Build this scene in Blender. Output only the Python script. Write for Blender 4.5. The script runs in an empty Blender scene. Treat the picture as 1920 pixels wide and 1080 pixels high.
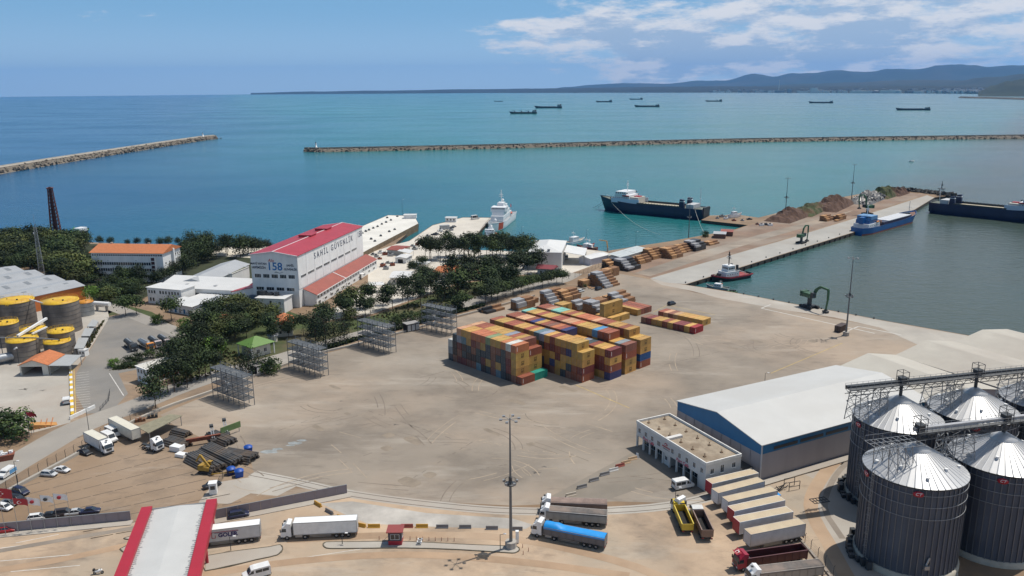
import bpy,bmesh,math,random
from math import sin,cos,pi,radians,sqrt,atan2,hypot
from mathutils import Vector,Matrix
from mathutils.geometry import tessellate_polygon
random.seed(7)
S=bpy.context.scene
COL=S.collection
# ---------------------------------------------------------------- camera
FPX,PITCH,ROLL,CAMH=1513.2,.2435,-.0075,95.1
cam=bpy.data.cameras.new('camera');cam.sensor_width=36;cam.lens=FPX/1920*36
cam.clip_start=1;cam.clip_end=120000
co=bpy.data.objects.new('camera',cam);COL.objects.link(co);S.camera=co
_f=Vector((0,cos(PITCH),-sin(PITCH)));_u0=Vector((0,sin(PITCH),cos(PITCH)));_r0=Vector((1,0,0))
_r=_r0*cos(ROLL)+_u0*sin(ROLL);_u=_u0*cos(ROLL)-_r0*sin(ROLL)
co.matrix_world=Matrix(((_r.x,_u.x,-_f.x,0),(_r.y,_u.y,-_f.y,0),(_r.z,_u.z,-_f.z,CAMH),(0,0,0,1)))
# ---------------------------------------------------------------- sun, sky, exposure
SUN_AZ,SUN_EL=radians(61.5),radians(66) # azimuth measured from +Y towards +X
sun=bpy.data.lights.new('sun','SUN');sun.energy=4.25;sun.angle=radians(.53);sun.color=(1,.945,.86)
so=bpy.data.objects.new('sun',sun);COL.objects.link(so)
sdir=Vector((sin(SUN_AZ)*cos(SUN_EL),cos(SUN_AZ)*cos(SUN_EL),sin(SUN_EL)))
so.rotation_euler=sdir.to_track_quat('Z','Y').to_euler();so.location=sdir*400
W=bpy.data.worlds.new('World');S.world=W;W.use_nodes=True
SKY_STRENGTH=.06
def build_world():
    nt=W.node_tree;N=nt.nodes;L=nt.links
    for n in list(N):N.remove(n)
    out=N.new('ShaderNodeOutputWorld');bg=N.new('ShaderNodeBackground');bg.inputs['Strength'].default_value=SKY_STRENGTH
    L.new(bg.outputs[0],out.inputs['Surface'])
    sky=N.new('ShaderNodeTexSky');sky.sky_type='NISHITA';sky.sun_disc=False
    sky.sun_elevation=SUN_EL;sky.sun_rotation=SUN_AZ;sky.altitude=100;sky.air_density=1.0;sky.dust_density=.1;sky.ozone_density=3.
    tc=N.new('ShaderNodeTexCoord')
    sep=N.new('ShaderNodeSeparateXYZ');L.new(tc.outputs['Generated'],sep.inputs[0])
    def mth(op,a,b=None,clamp=False):
        n=N.new('ShaderNodeMath');n.operation=op;n.use_clamp=clamp
        for k,v in enumerate((a,b)):
            if v is None:continue
            if isinstance(v,(int,float)):n.inputs[k].default_value=v
            else:L.new(v,n.inputs[k])
        return n.outputs[0]
    def rng(v,a,b,c=0.,d=1.):
        n=N.new('ShaderNodeMapRange');n.interpolation_type='SMOOTHSTEP'
        L.new(v,n.inputs[0]);n.inputs[1].default_value=a;n.inputs[2].default_value=b;n.inputs[3].default_value=c;n.inputs[4].default_value=d
        return n.outputs[0]
    az=mth('ARCTAN2',sep.outputs[0],sep.outputs[1])
    el=mth('ARCSINE',sep.outputs[2])
    # a cloud layer seen nearly edge-on: bands shrink towards the horizon
    zz=mth('ADD',mth('MAXIMUM',sep.outputs[2],0.),.045)
    cx=mth('DIVIDE',sep.outputs[0],zz);cy=mth('DIVIDE',sep.outputs[1],zz)
    def noise(vx,vy,sc,det,rough,seed):
        c=N.new('ShaderNodeCombineXYZ');L.new(vx,c.inputs[0]);L.new(vy,c.inputs[1]);c.inputs[2].default_value=seed
        n=N.new('ShaderNodeTexNoise');L.new(c.outputs[0],n.inputs['Vector'])
        n.inputs['Scale'].default_value=sc;n.inputs['Detail'].default_value=det;n.inputs['Roughness'].default_value=rough
        return n.outputs[0]
    elb=mth('MULTIPLY',el,3.5)
    puff=noise(az,elb,19.,10.,.62,15.25)
    big=noise(az,elb,3.6,3.,.5,12.7)
    layer=noise(cx,cy,.55,6.,.55,1.3)
    cov=mth('ADD',rng(az,-.30,.34,-.22,.225),mth('MULTIPLY',mth('SUBTRACT',big,.5),1.05))
    cov=mth('ADD',cov,rng(el,.004,.04,-.16,0.))
    cov=mth('ADD',cov,rng(az,.9,2.4,0.,-.12))
    dens=mth('ADD',mth('MULTIPLY',puff,.75),mth('MULTIPLY',layer,.25))
    dens=mth('ADD',dens,cov)
    mask=rng(dens,.46,.66)
    # shaded undersides where the deck is thick
    under=noise(az,mth('ADD',elb,.04),19.,10.,.62,15.25)
    shade=rng(mth('ADD',mth('SUBTRACT',puff,under),mth('MULTIPLY',mth('SUBTRACT',dens,.62),-1.1)),-.16,.05)
    ccol=N.new('ShaderNodeMixRGB');L.new(shade,ccol.inputs[0])
    ccol.inputs[1].default_value=(7.0,9.0,11.6,1);ccol.inputs[2].default_value=(14.2,14.1,14.2,1)
    # thin veil of haze low over the horizon
    veil=N.new('ShaderNodeMixRGB');L.new(rng(el,0.,.75,.92,.0),veil.inputs[0]);L.new(sky.outputs[0],veil.inputs[1])
    vc=N.new('ShaderNodeMixRGB');L.new(rng(el,0.,.10),vc.inputs[0]);vc.inputs[1].default_value=(8.4,12.0,15.4,1);vc.inputs[2].default_value=(4.0,8.1,12.6,1);L.new(vc.outputs[0],veil.inputs[2])
    mix=N.new('ShaderNodeMixRGB');L.new(mth('MULTIPLY',mask,.93),mix.inputs[0]);L.new(veil.outputs[0],mix.inputs[1]);L.new(ccol.outputs[0],mix.inputs[2])
    L.new(mix.outputs[0],bg.inputs['Color'])
build_world()
S.view_settings.view_transform='Standard';S.view_settings.look='None';S.view_settings.gamma=1
S.view_settings.use_curve_mapping=False;S.view_settings.exposure=0.0
S.render.engine='CYCLES'
S.cycles.use_denoising=True;S.cycles.max_bounces=6;S.cycles.diffuse_bounces=2;S.cycles.glossy_bounces=3;S.cycles.transmission_bounces=3
S.cycles.volume_bounces=0;S.cycles.caustics_reflective=False;S.cycles.caustics_refractive=False
# ---------------------------------------------------------------- from a sight line to a place on the ground
def ray(px,py):
    a,b=px-960,py-540;c,s=cos(-ROLL),sin(-ROLL)
    u,v=(c*a-s*b)/FPX,-(s*a+c*b)/FPX
    return Vector((u,cos(PITCH)+v*sin(PITCH),-sin(PITCH)+v*cos(PITCH)))
def G(px,py,z=0.):
    r=ray(px,py);t=(z-CAMH)/r.z;return Vector((r.x*t,r.y*t,z))
RE=6371000.
SEA=-2.2
def seaz(x,y):return SEA-(x*x+y*y)/(2*RE)
def GS(px,py): # on the curved sea
    r=ray(px,py);z=SEA
    for _ in range(30):
        t=(z-CAMH)/min(r.z,-1e-4);x,y=r.x*t,r.y*t;z=max(seaz(x,y),-200)
    return Vector((x,y,z))
def hgt(b,t,z=0.):
    g=G(b[0],b[1],z);r=ray(*t);k=hypot(g.x,g.y)/hypot(r.x,r.y);return CAMH+r.z*k-z
def at_dist(px,py,d): # the point of a sight line d metres away over the ground
    r=ray(px,py);k=d/hypot(r.x,r.y);return Vector((r.x*k,r.y*k,CAMH+r.z*k))
# ---------------------------------------------------------------- materials
MATS={}
def mat(name,col,rough=.75,metal=0.,var=.18,scale=.6,bump=0.,bscale=None,objcol=False,world=False,streak=0.,col2=None,spec=.5,wave=None,detail=6.,blot=None):
    if name in MATS:return MATS[name]
    m=bpy.data.materials.new(name);m.use_nodes=True;nt=m.node_tree;N=nt.nodes;L=nt.links
    p=N['Principled BSDF'];p.inputs['Roughness'].default_value=rough;p.inputs['Metallic'].default_value=metal
    p.inputs['Specular IOR Level'].default_value=spec
    if world:
        g=N.new('ShaderNodeNewGeometry');vec=g.outputs['Position']
    else:
        g=N.new('ShaderNodeTexCoord');vec=g.outputs['Object']
    n1=N.new('ShaderNodeTexNoise');L.new(vec,n1.inputs['Vector']);n1.inputs['Scale'].default_value=scale;n1.inputs['Detail'].default_value=detail;n1.inputs['Roughness'].default_value=.62
    if streak:
        mp=N.new('ShaderNodeMapping');mp.inputs['Scale'].default_value=(1,1,streak);L.new(vec,mp.inputs[0]);L.new(mp.outputs[0],n1.inputs['Vector'])
    mr=N.new('ShaderNodeMapRange');mr.inputs[1].default_value=.28;mr.inputs[2].default_value=.72;mr.inputs[3].default_value=1-var;mr.inputs[4].default_value=1+var*.6
    L.new(n1.outputs[0],mr.inputs[0])
    mul=N.new('ShaderNodeMixRGB');mul.blend_type='MULTIPLY';mul.inputs[0].default_value=1
    if False:pass
    if objcol:
        oi=N.new('ShaderNodeObjectInfo');L.new(oi.outputs['Color'],mul.inputs[1])
    else:mul.inputs[1].default_value=(*col,1)
    src=mul
    cmb=N.new('ShaderNodeCombineXYZ')
    for k in range(3):L.new(mr.outputs[0],cmb.inputs[k])
    L.new(cmb.outputs[0],mul.inputs[2])
    last=mul.outputs[0]
    if col2:
        n2=N.new('ShaderNodeTexNoise');L.new(vec,n2.inputs['Vector']);n2.inputs['Scale'].default_value=scale*.37;n2.inputs['Detail'].default_value=5;n2.inputs['Roughness'].default_value=.6
        r2=N.new('ShaderNodeMapRange');r2.inputs[1].default_value=.46;r2.inputs[2].default_value=.64;L.new(n2.outputs[0],r2.inputs[0])
        mx=N.new('ShaderNodeMixRGB');L.new(r2.outputs[0],mx.inputs[0]);L.new(last,mx.inputs[1]);mx.inputs[2].default_value=(*col2,1);last=mx.outputs[0]
    if blot:
        for sc,st,lo,hi,sx in blot:
            mp=N.new('ShaderNodeMapping');mp.inputs['Rotation'].default_value=(0,0,.9);mp.inputs['Scale'].default_value=(sx,1,1);L.new(vec,mp.inputs[0])
            n3=N.new('ShaderNodeTexNoise');n3.inputs['Scale'].default_value=sc;n3.inputs['Detail'].default_value=7;n3.inputs['Roughness'].default_value=.66;L.new(mp.outputs[0],n3.inputs['Vector'])
            r3=N.new('ShaderNodeMapRange');r3.inputs[1].default_value=lo;r3.inputs[2].default_value=hi;r3.inputs[3].default_value=0;r3.inputs[4].default_value=abs(st);L.new(n3.outputs[0],r3.inputs[0])
            mb=N.new('ShaderNodeMixRGB');L.new(r3.outputs[0],mb.inputs[0]);L.new(last,mb.inputs[1]);mb.inputs[2].default_value=(.085,.068,.055,1) if st>0 else (.47,.43,.37,1);last=mb.outputs[0]
    L.new(last,p.inputs['Base Color'])
    if bump:
        b=N.new('ShaderNodeBump');b.inputs['Strength'].default_value=bump
        if wave:
            w=N.new('ShaderNodeTexWave');w.bands_direction=wave[0];w.inputs['Scale'].default_value=wave[1];w.inputs['Distortion'].default_value=0;L.new(vec,w.inputs['Vector']);L.new(w.outputs[1],b.inputs['Height']);b.inputs['Distance'].default_value=wave[2]
        else:
            nb=N.new('ShaderNodeTexNoise');nb.inputs['Scale'].default_value=bscale or scale*6;nb.inputs['Detail'].default_value=4;L.new(vec,nb.inputs['Vector']);L.new(nb.outputs[0],b.inputs['Height']);b.inputs['Distance'].default_value=.1
        L.new(b.outputs[0],p.inputs['Normal'])
    MATS[name]=m;return m
WHITE=mat('white_render',(.76,.76,.745),.8,var=.12,scale=.35,streak=.25)
WHITER=mat('white_metal_roof',(.60,.60,.59),.55,var=.07,scale=.15)
WPAINT=mat('white_vehicle_paint',(.78,.78,.77),.35,var=.05,scale=.8)
CREAM=mat('cream_render',(.60,.57,.50),.85,var=.14,scale=.4,streak=.3)
GREYW=mat('grey_wall_sheet',(.33,.31,.33),.6,var=.10,scale=.3,streak=.15)
GREY=mat('grey_metal',(.30,.31,.32),.45,.4,var=.15,scale=.8)
DARK=mat('dark_metal',(.055,.06,.065),.5,.3,var=.25,scale=1)
STEEL=mat('galvanised_steel',(.36,.38,.40),.42,.7,var=.18,scale=.8)
BLACK=mat('black_rubber',(.018,.018,.019),.8,var=.2)
GLASS=mat('dark_glass',(.025,.033,.042),.08,var=.2,spec=.8)
FRAME=mat('white_window_frame',(.7,.7,.69),.5,var=.05)
ORTILE=mat('orange_roof_tile',(.50,.17,.065),.8,var=.22,scale=1.1,bump=.5,wave=('X',1.6,.08))
REDROOF=mat('red_metal_roof',(.37,.035,.052),.5,var=.16,scale=.22,bump=.35,wave=('Y',.55,.08))
BRICKROOF=mat('brown_red_roof',(.27,.068,.048),.6,var=.18,scale=.25,bump=.35,wave=('Y',.8,.06))
GREYROOF=mat('grey_sheet_roof',(.40,.41,.42),.5,.2,var=.12,scale=.12,bump=.3,wave=('X',.8,.06))
REDP=mat('red_paint',(.37,.02,.036),.45,var=.10,scale=.35)
BLUEP=mat('blue_cladding',(.006,.14,.31),.45,var=.12,scale=.3)
CONC=mat('bare_concrete',(.40,.37,.33),.9,var=.28,scale=.5,bump=.3)
CONCD=mat('dark_wet_concrete',(.085,.075,.065),.9,var=.5,scale=.5,bump=.5)
PAINTC=mat('tinted_paint',(1,1,1),.4,var=.14,scale=.7,objcol=True)
RUSTY=mat('weathered_container_paint',(1,1,1),.55,var=.34,scale=.55,objcol=True,streak=.5)
YELLOWP=mat('yellow_paint',(.66,.42,.02),.5,var=.14)
GREENP=mat('green_machine_paint',(.035,.11,.05),.5,var=.2)
WOOD=mat('sawn_timber',(.47,.265,.125),.85,var=.25,scale=1.3)
WOODE=mat('sawn_timber_ends',(.33,.17,.09),.9,var=.4,scale=2.2)
WRAPW=mat('pale_plastic_wrap',(.33,.33,.34),.45,var=.22,scale=.8)
WRAPK=mat('black_plastic_wrap',(.03,.03,.033),.4,var=.3)
TRUNK=mat('tree_bark',(.10,.07,.05),.95,var=.3,scale=2)
ROCK=mat('breakwater_rock',(.16,.135,.105),.95,var=.5,scale=.22,bump=.8)
SOIL=mat('brown_soil',(.105,.06,.042),1.,var=.4,scale=.35,bump=.7)
# ---------------------------------------------------------------- mesh builder
class MB:
    def __init__(s):s.v=[];s.f=[];s.m=[];s.sm=[]
    def add(s,vs,fs,m=0,smooth=False):
        o=len(s.v);s.v+=[tuple(v) for v in vs]
        for f in fs:s.f.append([i+o for i in f]);s.m.append(m);s.sm.append(smooth)
    def box(s,x0,x1,y0,y1,z0,z1,m=0,top=None):
        s.add([(x0,y0,z0),(x1,y0,z0),(x1,y1,z0),(x0,y1,z0),(x0,y0,z1),(x1,y0,z1),(x1,y1,z1),(x0,y1,z1)],
              [(0,3,2,1),(0,1,5,4),(1,2,6,5),(2,3,7,6),(3,0,4,7)],m);s.add([(x0,y0,z1),(x1,y0,z1),(x1,y1,z1),(x0,y1,z1)],[(0,1,2,3)],m if top is None else top);return s
    def quad(s,*p,m=0):s.add(p,[tuple(range(len(p)))],m);return s
    def bar(s,p,q,w,h=None,m=0): # a square bar from p to q
        h=h or w;p=Vector(p);q=Vector(q);d=(q-p)
        if d.length<1e-6:return s
        d.normalize();up=Vector((0,0,1)) if abs(d.z)<.95 else Vector((0,1,0))
        a=d.cross(up).normalized()*w/2;b=a.cross(d).normalized()*h/2
        vs=[p-a-b,p+a-b,p+a+b,p-a+b,q-a-b,q+a-b,q+a+b,q-a+b]
        s.add(vs,[(3,2,1,0),(4,5,6,7),(0,1,5,4),(1,2,6,5),(2,3,7,6),(3,0,4,7)],m);return s
    def cyl(s,p,q,r0,r1=None,n=12,m=0,cap=True,smooth=True):
        r1=r0 if r1 is None else r1;p=Vector(p);q=Vector(q);d=(q-p).normalized()
        up=Vector((0,0,1)) if abs(d.z)<.95 else Vector((1,0,0))
        a=d.cross(up).normalized();b=d.cross(a)
        vs=[p+(a*cos(2*pi*i/n)+b*sin(2*pi*i/n))*r0 for i in range(n)]+[q+(a*cos(2*pi*i/n)+b*sin(2*pi*i/n))*r1 for i in range(n)]
        s.add(vs,[((i+1)%n,i,n+i,n+(i+1)%n) for i in range(n)],m,smooth)
        if cap:s.add(vs[:n],[tuple(range(n))],m);s.add(vs[n:],[tuple(reversed(range(n)))],m)
        return s
    def lathe(s,prof,n=16,c=(0,0),m=0,smooth=True):
        vs=[];k=len(prof)
        for i in range(n):
            a=2*pi*i/n
            for r,z in prof:vs.append((c[0]+r*cos(a),c[1]+r*sin(a),z))
        s.add(vs,[(i*k+j,((i+1)%n)*k+j,((i+1)%n)*k+j+1,i*k+j+1) for i in range(n) for j in range(k-1)],m,smooth);return s
    def extx(s,prof,x0,x1,m=0,cap=True,cm=None): # closed (y, z) profile, anticlockwise seen from +x, extruded along x
        n=len(prof);vs=[(x0,y,z) for y,z in prof]+[(x1,y,z) for y,z in prof]
        s.add(vs,[(i,n+i,n+(i+1)%n,(i+1)%n)[::-1] for i in range(n)],m)
        if cap:s.add(vs[:n],[tuple(reversed(range(n)))],m if cm is None else cm);s.add(vs[n:],[tuple(range(n))],m if cm is None else cm)
        return s
    def exty(s,prof,y0,y1,m=0,cm=None): # closed (x, z) profile, anticlockwise seen from -y, extruded along y
        n=len(prof);vs=[(x,y0,z) for x,z in prof]+[(x,y1,z) for x,z in prof]
        s.add(vs,[(i,n+i,n+(i+1)%n,(i+1)%n) for i in range(n)][:],m)
        s.f[-n:]=[f[::-1] for f in s.f[-n:]]
        s.add(vs[:n],[tuple(range(n))],m if cm is None else cm);s.add(vs[n:],[tuple(reversed(range(n)))],m if cm is None else cm);return s
    def extz(s,poly,z0,z1,m=0,top=None): # polygon (x, y), anticlockwise, extruded upwards
        n=len(poly);vs=[(x,y,z0) for x,y in poly]+[(x,y,z1) for x,y in poly]
        s.add(vs,[(i,(i+1)%n,n+(i+1)%n,n+i) for i in range(n)],m)
        s.add(vs[:n],[tuple(reversed(range(n)))],m)
        for t in tessellate_polygon([[Vector((x,y,0)) for x,y in poly]]):
            a,b,c=(Vector((*poly[i],0)) for i in t)
            if (b-a).cross(c-a).z<0:t=t[::-1]
            s.add([(*poly[i],z1) for i in t],[(0,1,2)],m if top is None else top)
        return s
    def loft(s,secs,m=0,closed=True,cap=True,smooth=True):
        k=len(secs[0]);vs=[p for c in secs for p in c];e=k if closed else k-1
        s.add(vs,[(i*k+j,i*k+(j+1)%k,(i+1)*k+(j+1)%k,(i+1)*k+j) for i in range(len(secs)-1) for j in range(e)],m,smooth)
        if cap:s.add(secs[0],[tuple(reversed(range(k)))],m);s.add(secs[-1],[tuple(range(k))],m)
        return s
    def mesh(s,name,mats):
        me=bpy.data.meshes.new(name);me.from_pydata(s.v,[],s.f)
        for m in mats:me.materials.append(m)
        me.polygons.foreach_set('material_index',s.m);me.polygons.foreach_set('use_smooth',s.sm);me.update();return me
    def build(s,name,mats,parent=None,label=None,loc=None,rz=0.):
        if not isinstance(mats,(list,tuple)):mats=[mats]
        return put(s.mesh(name,mats),name,parent,label,loc,rz)
def put(me,name,parent=None,label=None,loc=None,rz=0.,col=None):
    o=bpy.data.objects.new(name,me);COL.objects.link(o)
    if parent is not None:o.parent=parent
    if loc is not None:o.location=loc
    if rz:o.rotation_euler=(0,0,rz)
    if label:o['label']=label
    if col:o.color=(*col,1)
    return o
def tag(o,label,cat,group=None,kind=None):
    o['label']=label;o['category']=cat
    if group:o['group']=group
    if kind:o['kind']=kind
    return o
def thing(name,label,cat,loc=(0,0,0),rz=0.,group=None):
    o=bpy.data.objects.new(name,None);COL.objects.link(o);o.location=loc;o.rotation_euler=(0,0,rz);o.empty_display_size=.5
    return tag(o,label,cat,group)
def setting(o):o['kind']='structure';return o
def stuff(o):o['kind']='stuff';return o
def dup(o,loc=None,rz=None,label=None,group=None,col=None,parent=None):
    c=o.copy();COL.objects.link(c)
    if parent is not None:c.parent=parent
    if loc is not None:c.location=loc
    if rz is not None:c.rotation_euler=(0,0,rz)
    if label:c['label']=label
    if group:c['group']=group
    for ch in list(o.children):
        d=dup(ch,parent=c)
        if col and ch.get('tint'):d.color=(*col,1)
    if col and (o.type=='MESH'):c.color=(*col,1)
    return c
def text_mesh(s,size,depth=.02,spacing=1.,shear=0.,bold=0.):
    cu=bpy.data.curves.new('lettering','FONT');cu.body=s;cu.size=size;cu.extrude=depth;cu.align_x='CENTER';cu.align_y='CENTER';cu.space_character=spacing;cu.shear=shear;cu.offset=bold;cu.resolution_u=3
    o=bpy.data.objects.new('lettering',cu);COL.objects.link(o);dg=bpy.context.evaluated_depsgraph_get()
    me=bpy.data.meshes.new_from_object(o.evaluated_get(dg));bpy.data.objects.remove(o);return me
def put_text(s,size,m,parent,p,u,n,name='lettering',**k): # centre p, reading direction u, facing n (parent space)
    me=text_mesh(s,size,**k);me.materials.clear();me.materials.append(m)
    o=put(me,name,parent);u=Vector(u).normalized();n=Vector(n).normalized();w=n.cross(u)
    o.matrix_local=Matrix(((u.x,w.x,n.x,p[0]),(u.y,w.y,n.y,p[1]),(u.z,w.z,n.z,p[2]),(0,0,0,1)));return o
def fr(A,B,z=0.,C=None): # frame of a building: A, B = its near edge (pixels) at height z, C = a far corner
    a,b=G(*A,z),G(*B,z);d=b-a;ang=atan2(d.y,d.x);Ln=d.length;D=None
    if C:c=G(*C,z)-b;D=-c.x*sin(ang)+c.y*cos(ang)
    return Vector((a.x,a.y,0)),ang,Ln,D
def loc2(px,z,o,ang):
    g=G(*px,z)-o;return (g.x*cos(ang)+g.y*sin(ang),-g.x*sin(ang)+g.y*cos(ang))
# windows: one shared mesh per size
_WIN={}
def win_mesh(w,h,mull=1,sill=True,dark=GLASS):
    k=(w,h,mull,sill,dark.name)
    if k not in _WIN:
        b=MB();b.box(-w/2,w/2,-.03,.05,0,h,1)
        t=.07
        for x in [-w/2-t,w/2]:b.box(x,x+t,-.07,.05,-t,h+t,0)
        b.box(-w/2,w/2,-.07,.05,h,h+t,0);b.box(-w/2,w/2,-.07,.05,-t,0,0)
        for i in range(mull):x=-w/2+w*(i+1)/(mull+1);b.box(x-.035,x+.035,-.06,-.03,0,h,0)
        if sill:b.box(-w/2-.15,w/2+.15,-.18,.0,-.16,-t,0)
        _WIN[k]=b.mesh('window',[FRAME,dark])
    return _WIN[k]
def windows(parent,me,p0,ang,us,zs,name='window'): # facade starts at p0 (x, y), runs along ang; outward is to its right-hand side
    for z in zs:
        for u in us:
            o=put(me,name,parent,None,(p0[0]+u*cos(ang),p0[1]+u*sin(ang),z),ang)
def lin(a,b,n):return [a+(b-a)*i/(n-1) for i in range(n)] if n>1 else [a]
# ================================================================ SETTING
def sea_material():
    m=bpy.data.materials.new('sea_water');m.use_nodes=True;nt=m.node_tree;N=nt.nodes;L=nt.links;p=N['Principled BSDF']
    g=N.new('ShaderNodeNewGeometry');sp=N.new('ShaderNodeSeparateXYZ');L.new(g.outputs['Position'],sp.inputs[0])
    def mth(op,a,b=0.):
        n=N.new('ShaderNodeMath');n.operation=op
        for k,v in enumerate((a,b)):
            if isinstance(v,(int,float)):n.inputs[k].default_value=v
            else:L.new(v,n.inputs[k])
        return n.outputs[0]
    def sm(v,a,b,c=0.,d=1.):
        n=N.new('ShaderNodeMapRange');n.interpolation_type='SMOOTHSTEP';L.new(v,n.inputs[0])
        for k,q in enumerate((a,b,c,d)):n.inputs[k+1].default_value=q
        return n.outputs[0]
    def nz(scale,det,sx=1.,sy=1.,rot=0.):
        mp=N.new('ShaderNodeMapping');mp.inputs['Scale'].default_value=(sx,sy,1);mp.inputs['Rotation'].default_value=(0,0,rot);L.new(g.outputs['Position'],mp.inputs[0])
        n=N.new('ShaderNodeTexNoise');n.inputs['Scale'].default_value=scale;n.inputs['Detail'].default_value=det;n.inputs['Roughness'].default_value=.55;L.new(mp.outputs[0],n.inputs['Vector']);return n.outputs[0]
    def mixc(f,a,b):
        n=N.new('ShaderNodeMixRGB')
        if isinstance(f,float):n.inputs[0].default_value=f
        else:L.new(f,n.inputs[0])
        for k,v in ((1,a),(2,b)):
            if isinstance(v,tuple):n.inputs[k].default_value=(*v,1)
            else:L.new(v,n.inputs[k])
        return n.outputs[0]
    x,y=sp.outputs[0],sp.outputs[1]
    s=mth('ADD',mth('ADD',x,mth('MULTIPLY',y,.35)),mth('MULTIPLY',mth('SUBTRACT',nz(.0016,4,.6,1.4,.4),.5),900.))
    silt=sm(s,-330.,520.)
    far=sm(y,2500.,12000.)
    basin=sm(mth('ADD',mth('SUBTRACT',mth('MULTIPLY',x,.8),mth('MULTIPLY',y,.55)),mth('MULTIPLY',mth('SUBTRACT',nz(.006,4),.5),120.)),-210.,-60.)
    c=mixc(silt,(.002,.062,.150),(.020,.155,.150))
    c=mixc(mth('MULTIPLY',silt,sm(x,200.,2500.,0.,.55)),c,(.085,.165,.175))
    c=mixc(basin,c,(.056,.074,.058))
    bands=sm(nz(.00042,5,.6,2.4,-.15),.48,.72)  # long dark streaks: cloud shadows painted into the far water colour
    c=mixc(mth('MULTIPLY',bands,mth('MULTIPLY',sm(y,1500.,3500.),.38)),c,(.010,.062,.13))
    patch=sm(nz(.010,5,.5,1.8,.3),.35,.7)
    c=mixc(mth('MULTIPLY',patch,.16),c,(.015,.07,.085))
    L.new(c,p.inputs['Base Color']);p.inputs['IOR'].default_value=1.33;p.inputs['Specular IOR Level'].default_value=.28
    L.new(sm(nz(.004,4,.7,1.2,.3),.35,.68,.14,.22),p.inputs['Roughness'])
    b1=N.new('ShaderNodeBump');b1.inputs['Strength'].default_value=.55;b1.inputs['Distance'].default_value=1.1;L.new(nz(.16,5,.8,1.5,.5),b1.inputs['Height'])
    b2=N.new('ShaderNodeBump');b2.inputs['Strength'].default_value=.4;b2.inputs['Distance'].default_value=.4;L.new(nz(.7,3,.8,1.3,.3),b2.inputs['Height']);L.new(b1.outputs[0],b2.inputs['Normal'])
    L.new(b2.outputs[0],p.inputs['Normal']);return m
def build_sea():
    b=MB();rs=[0]+[60*1.16**k for k in range(44)];rs=[r for r in rs if r<40000]+[40000.]
    na=64;A0,A1=radians(-105),radians(105)
    vs=[]
    for r in rs:
        for i in range(na+1):
            a=A0+(A1-A0)*i/na;x,y=r*sin(a),r*cos(a);vs.append((x,y,seaz(x,y)))
    k=na+1
    b.add(vs,[(i*k+j,i*k+j+1,(i+1)*k+j+1,(i+1)*k+j)[::-1] for i in range(len(rs)-1) for j in range(na)],0,True)
    setting(b.build('sea',sea_material()))
build_sea()
# ---- ground
YARD=mat('yard_concrete',(.235,.157,.095),.92,var=.30,scale=.035,world=True,blot=((.05,.62,.50,.70,.8),(.30,.5,.58,.74,.35),(.10,-.5,.56,.76,.22),(.9,.35,.60,.74,.12)),col2=(.29,.215,.15),bump=.15,bscale=1.5,detail=11)
PAVE=mat('grey_port_paving',(.262,.222,.178),.9,var=.32,scale=.03,world=True,blot=((.045,.42,.49,.68,.7),(.02,-.4,.52,.72,.5),(.30,.42,.57,.74,.35),(.10,-.5,.56,.76,.22),(.9,.34,.60,.74,.12)),col2=(.345,.272,.205),bump=.15,bscale=1.5,detail=11)
PALE=mat('pale_concrete',(.40,.37,.325),.9,var=.24,scale=.06,world=True,col2=(.35,.30,.25),detail=10)
APRON=mat('quay_apron_concrete',(.36,.345,.315),.9,var=.18,scale=.05,world=True,col2=(.32,.295,.26),detail=10)
NAVAL=mat('pale_quay_paving',(.56,.52,.455),.9,var=.16,scale=.06,world=True)
ASPH=mat('worn_asphalt',(.205,.195,.18),.92,blot=((.2,.5,.62,.78,1.),),var=.22,scale=.06,world=True,col2=(.25,.225,.195),detail=10)
ASPHL=mat('pale_worn_road',(.31,.285,.25),.92,var=.2,scale=.07,world=True,col2=(.27,.25,.225),detail=10)
DIRT=mat('red_dirt',(.235,.16,.115),1.,var=.35,scale=.05,world=True,col2=(.27,.225,.18),detail=10)
GRASS=mat('dry_grass',(.055,.075,.022),1.,var=.5,scale=.12,world=True,col2=(.10,.085,.045),bump=.6,bscale=2.)
WOODF=mat('woodland_floor',(.035,.042,.018),1.,var=.5,scale=.15,world=True)
MARKW=mat('white_road_paint',(.58,.56,.52),.8,var=.3,scale=.5,world=True)
MARKY=mat('faded_yellow_paint',(.45,.33,.12),.85,var=.35,scale=.4,world=True)
STAIN=mat('oil_stain',(.085,.075,.065),.8,var=.4,scale=.3,world=True)
JOINT=mat('dark_joint',(.12,.095,.075),1.,var=.4,scale=.5,world=True)
QUAYW=mat('quay_wall',(.055,.047,.038),.9,var=.5,scale=.35,world=True,bump=.5)
def pts(pxs,z=0.):
    return [G(*p,z) if not isinstance(p,Vector) else p for p in pxs]
def ccw(poly):
    a=sum(p[0]*q[1]-q[0]*p[1] for p,q in zip(poly,poly[1:]+poly[:1]));return poly if a>0 else poly[::-1]
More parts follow.
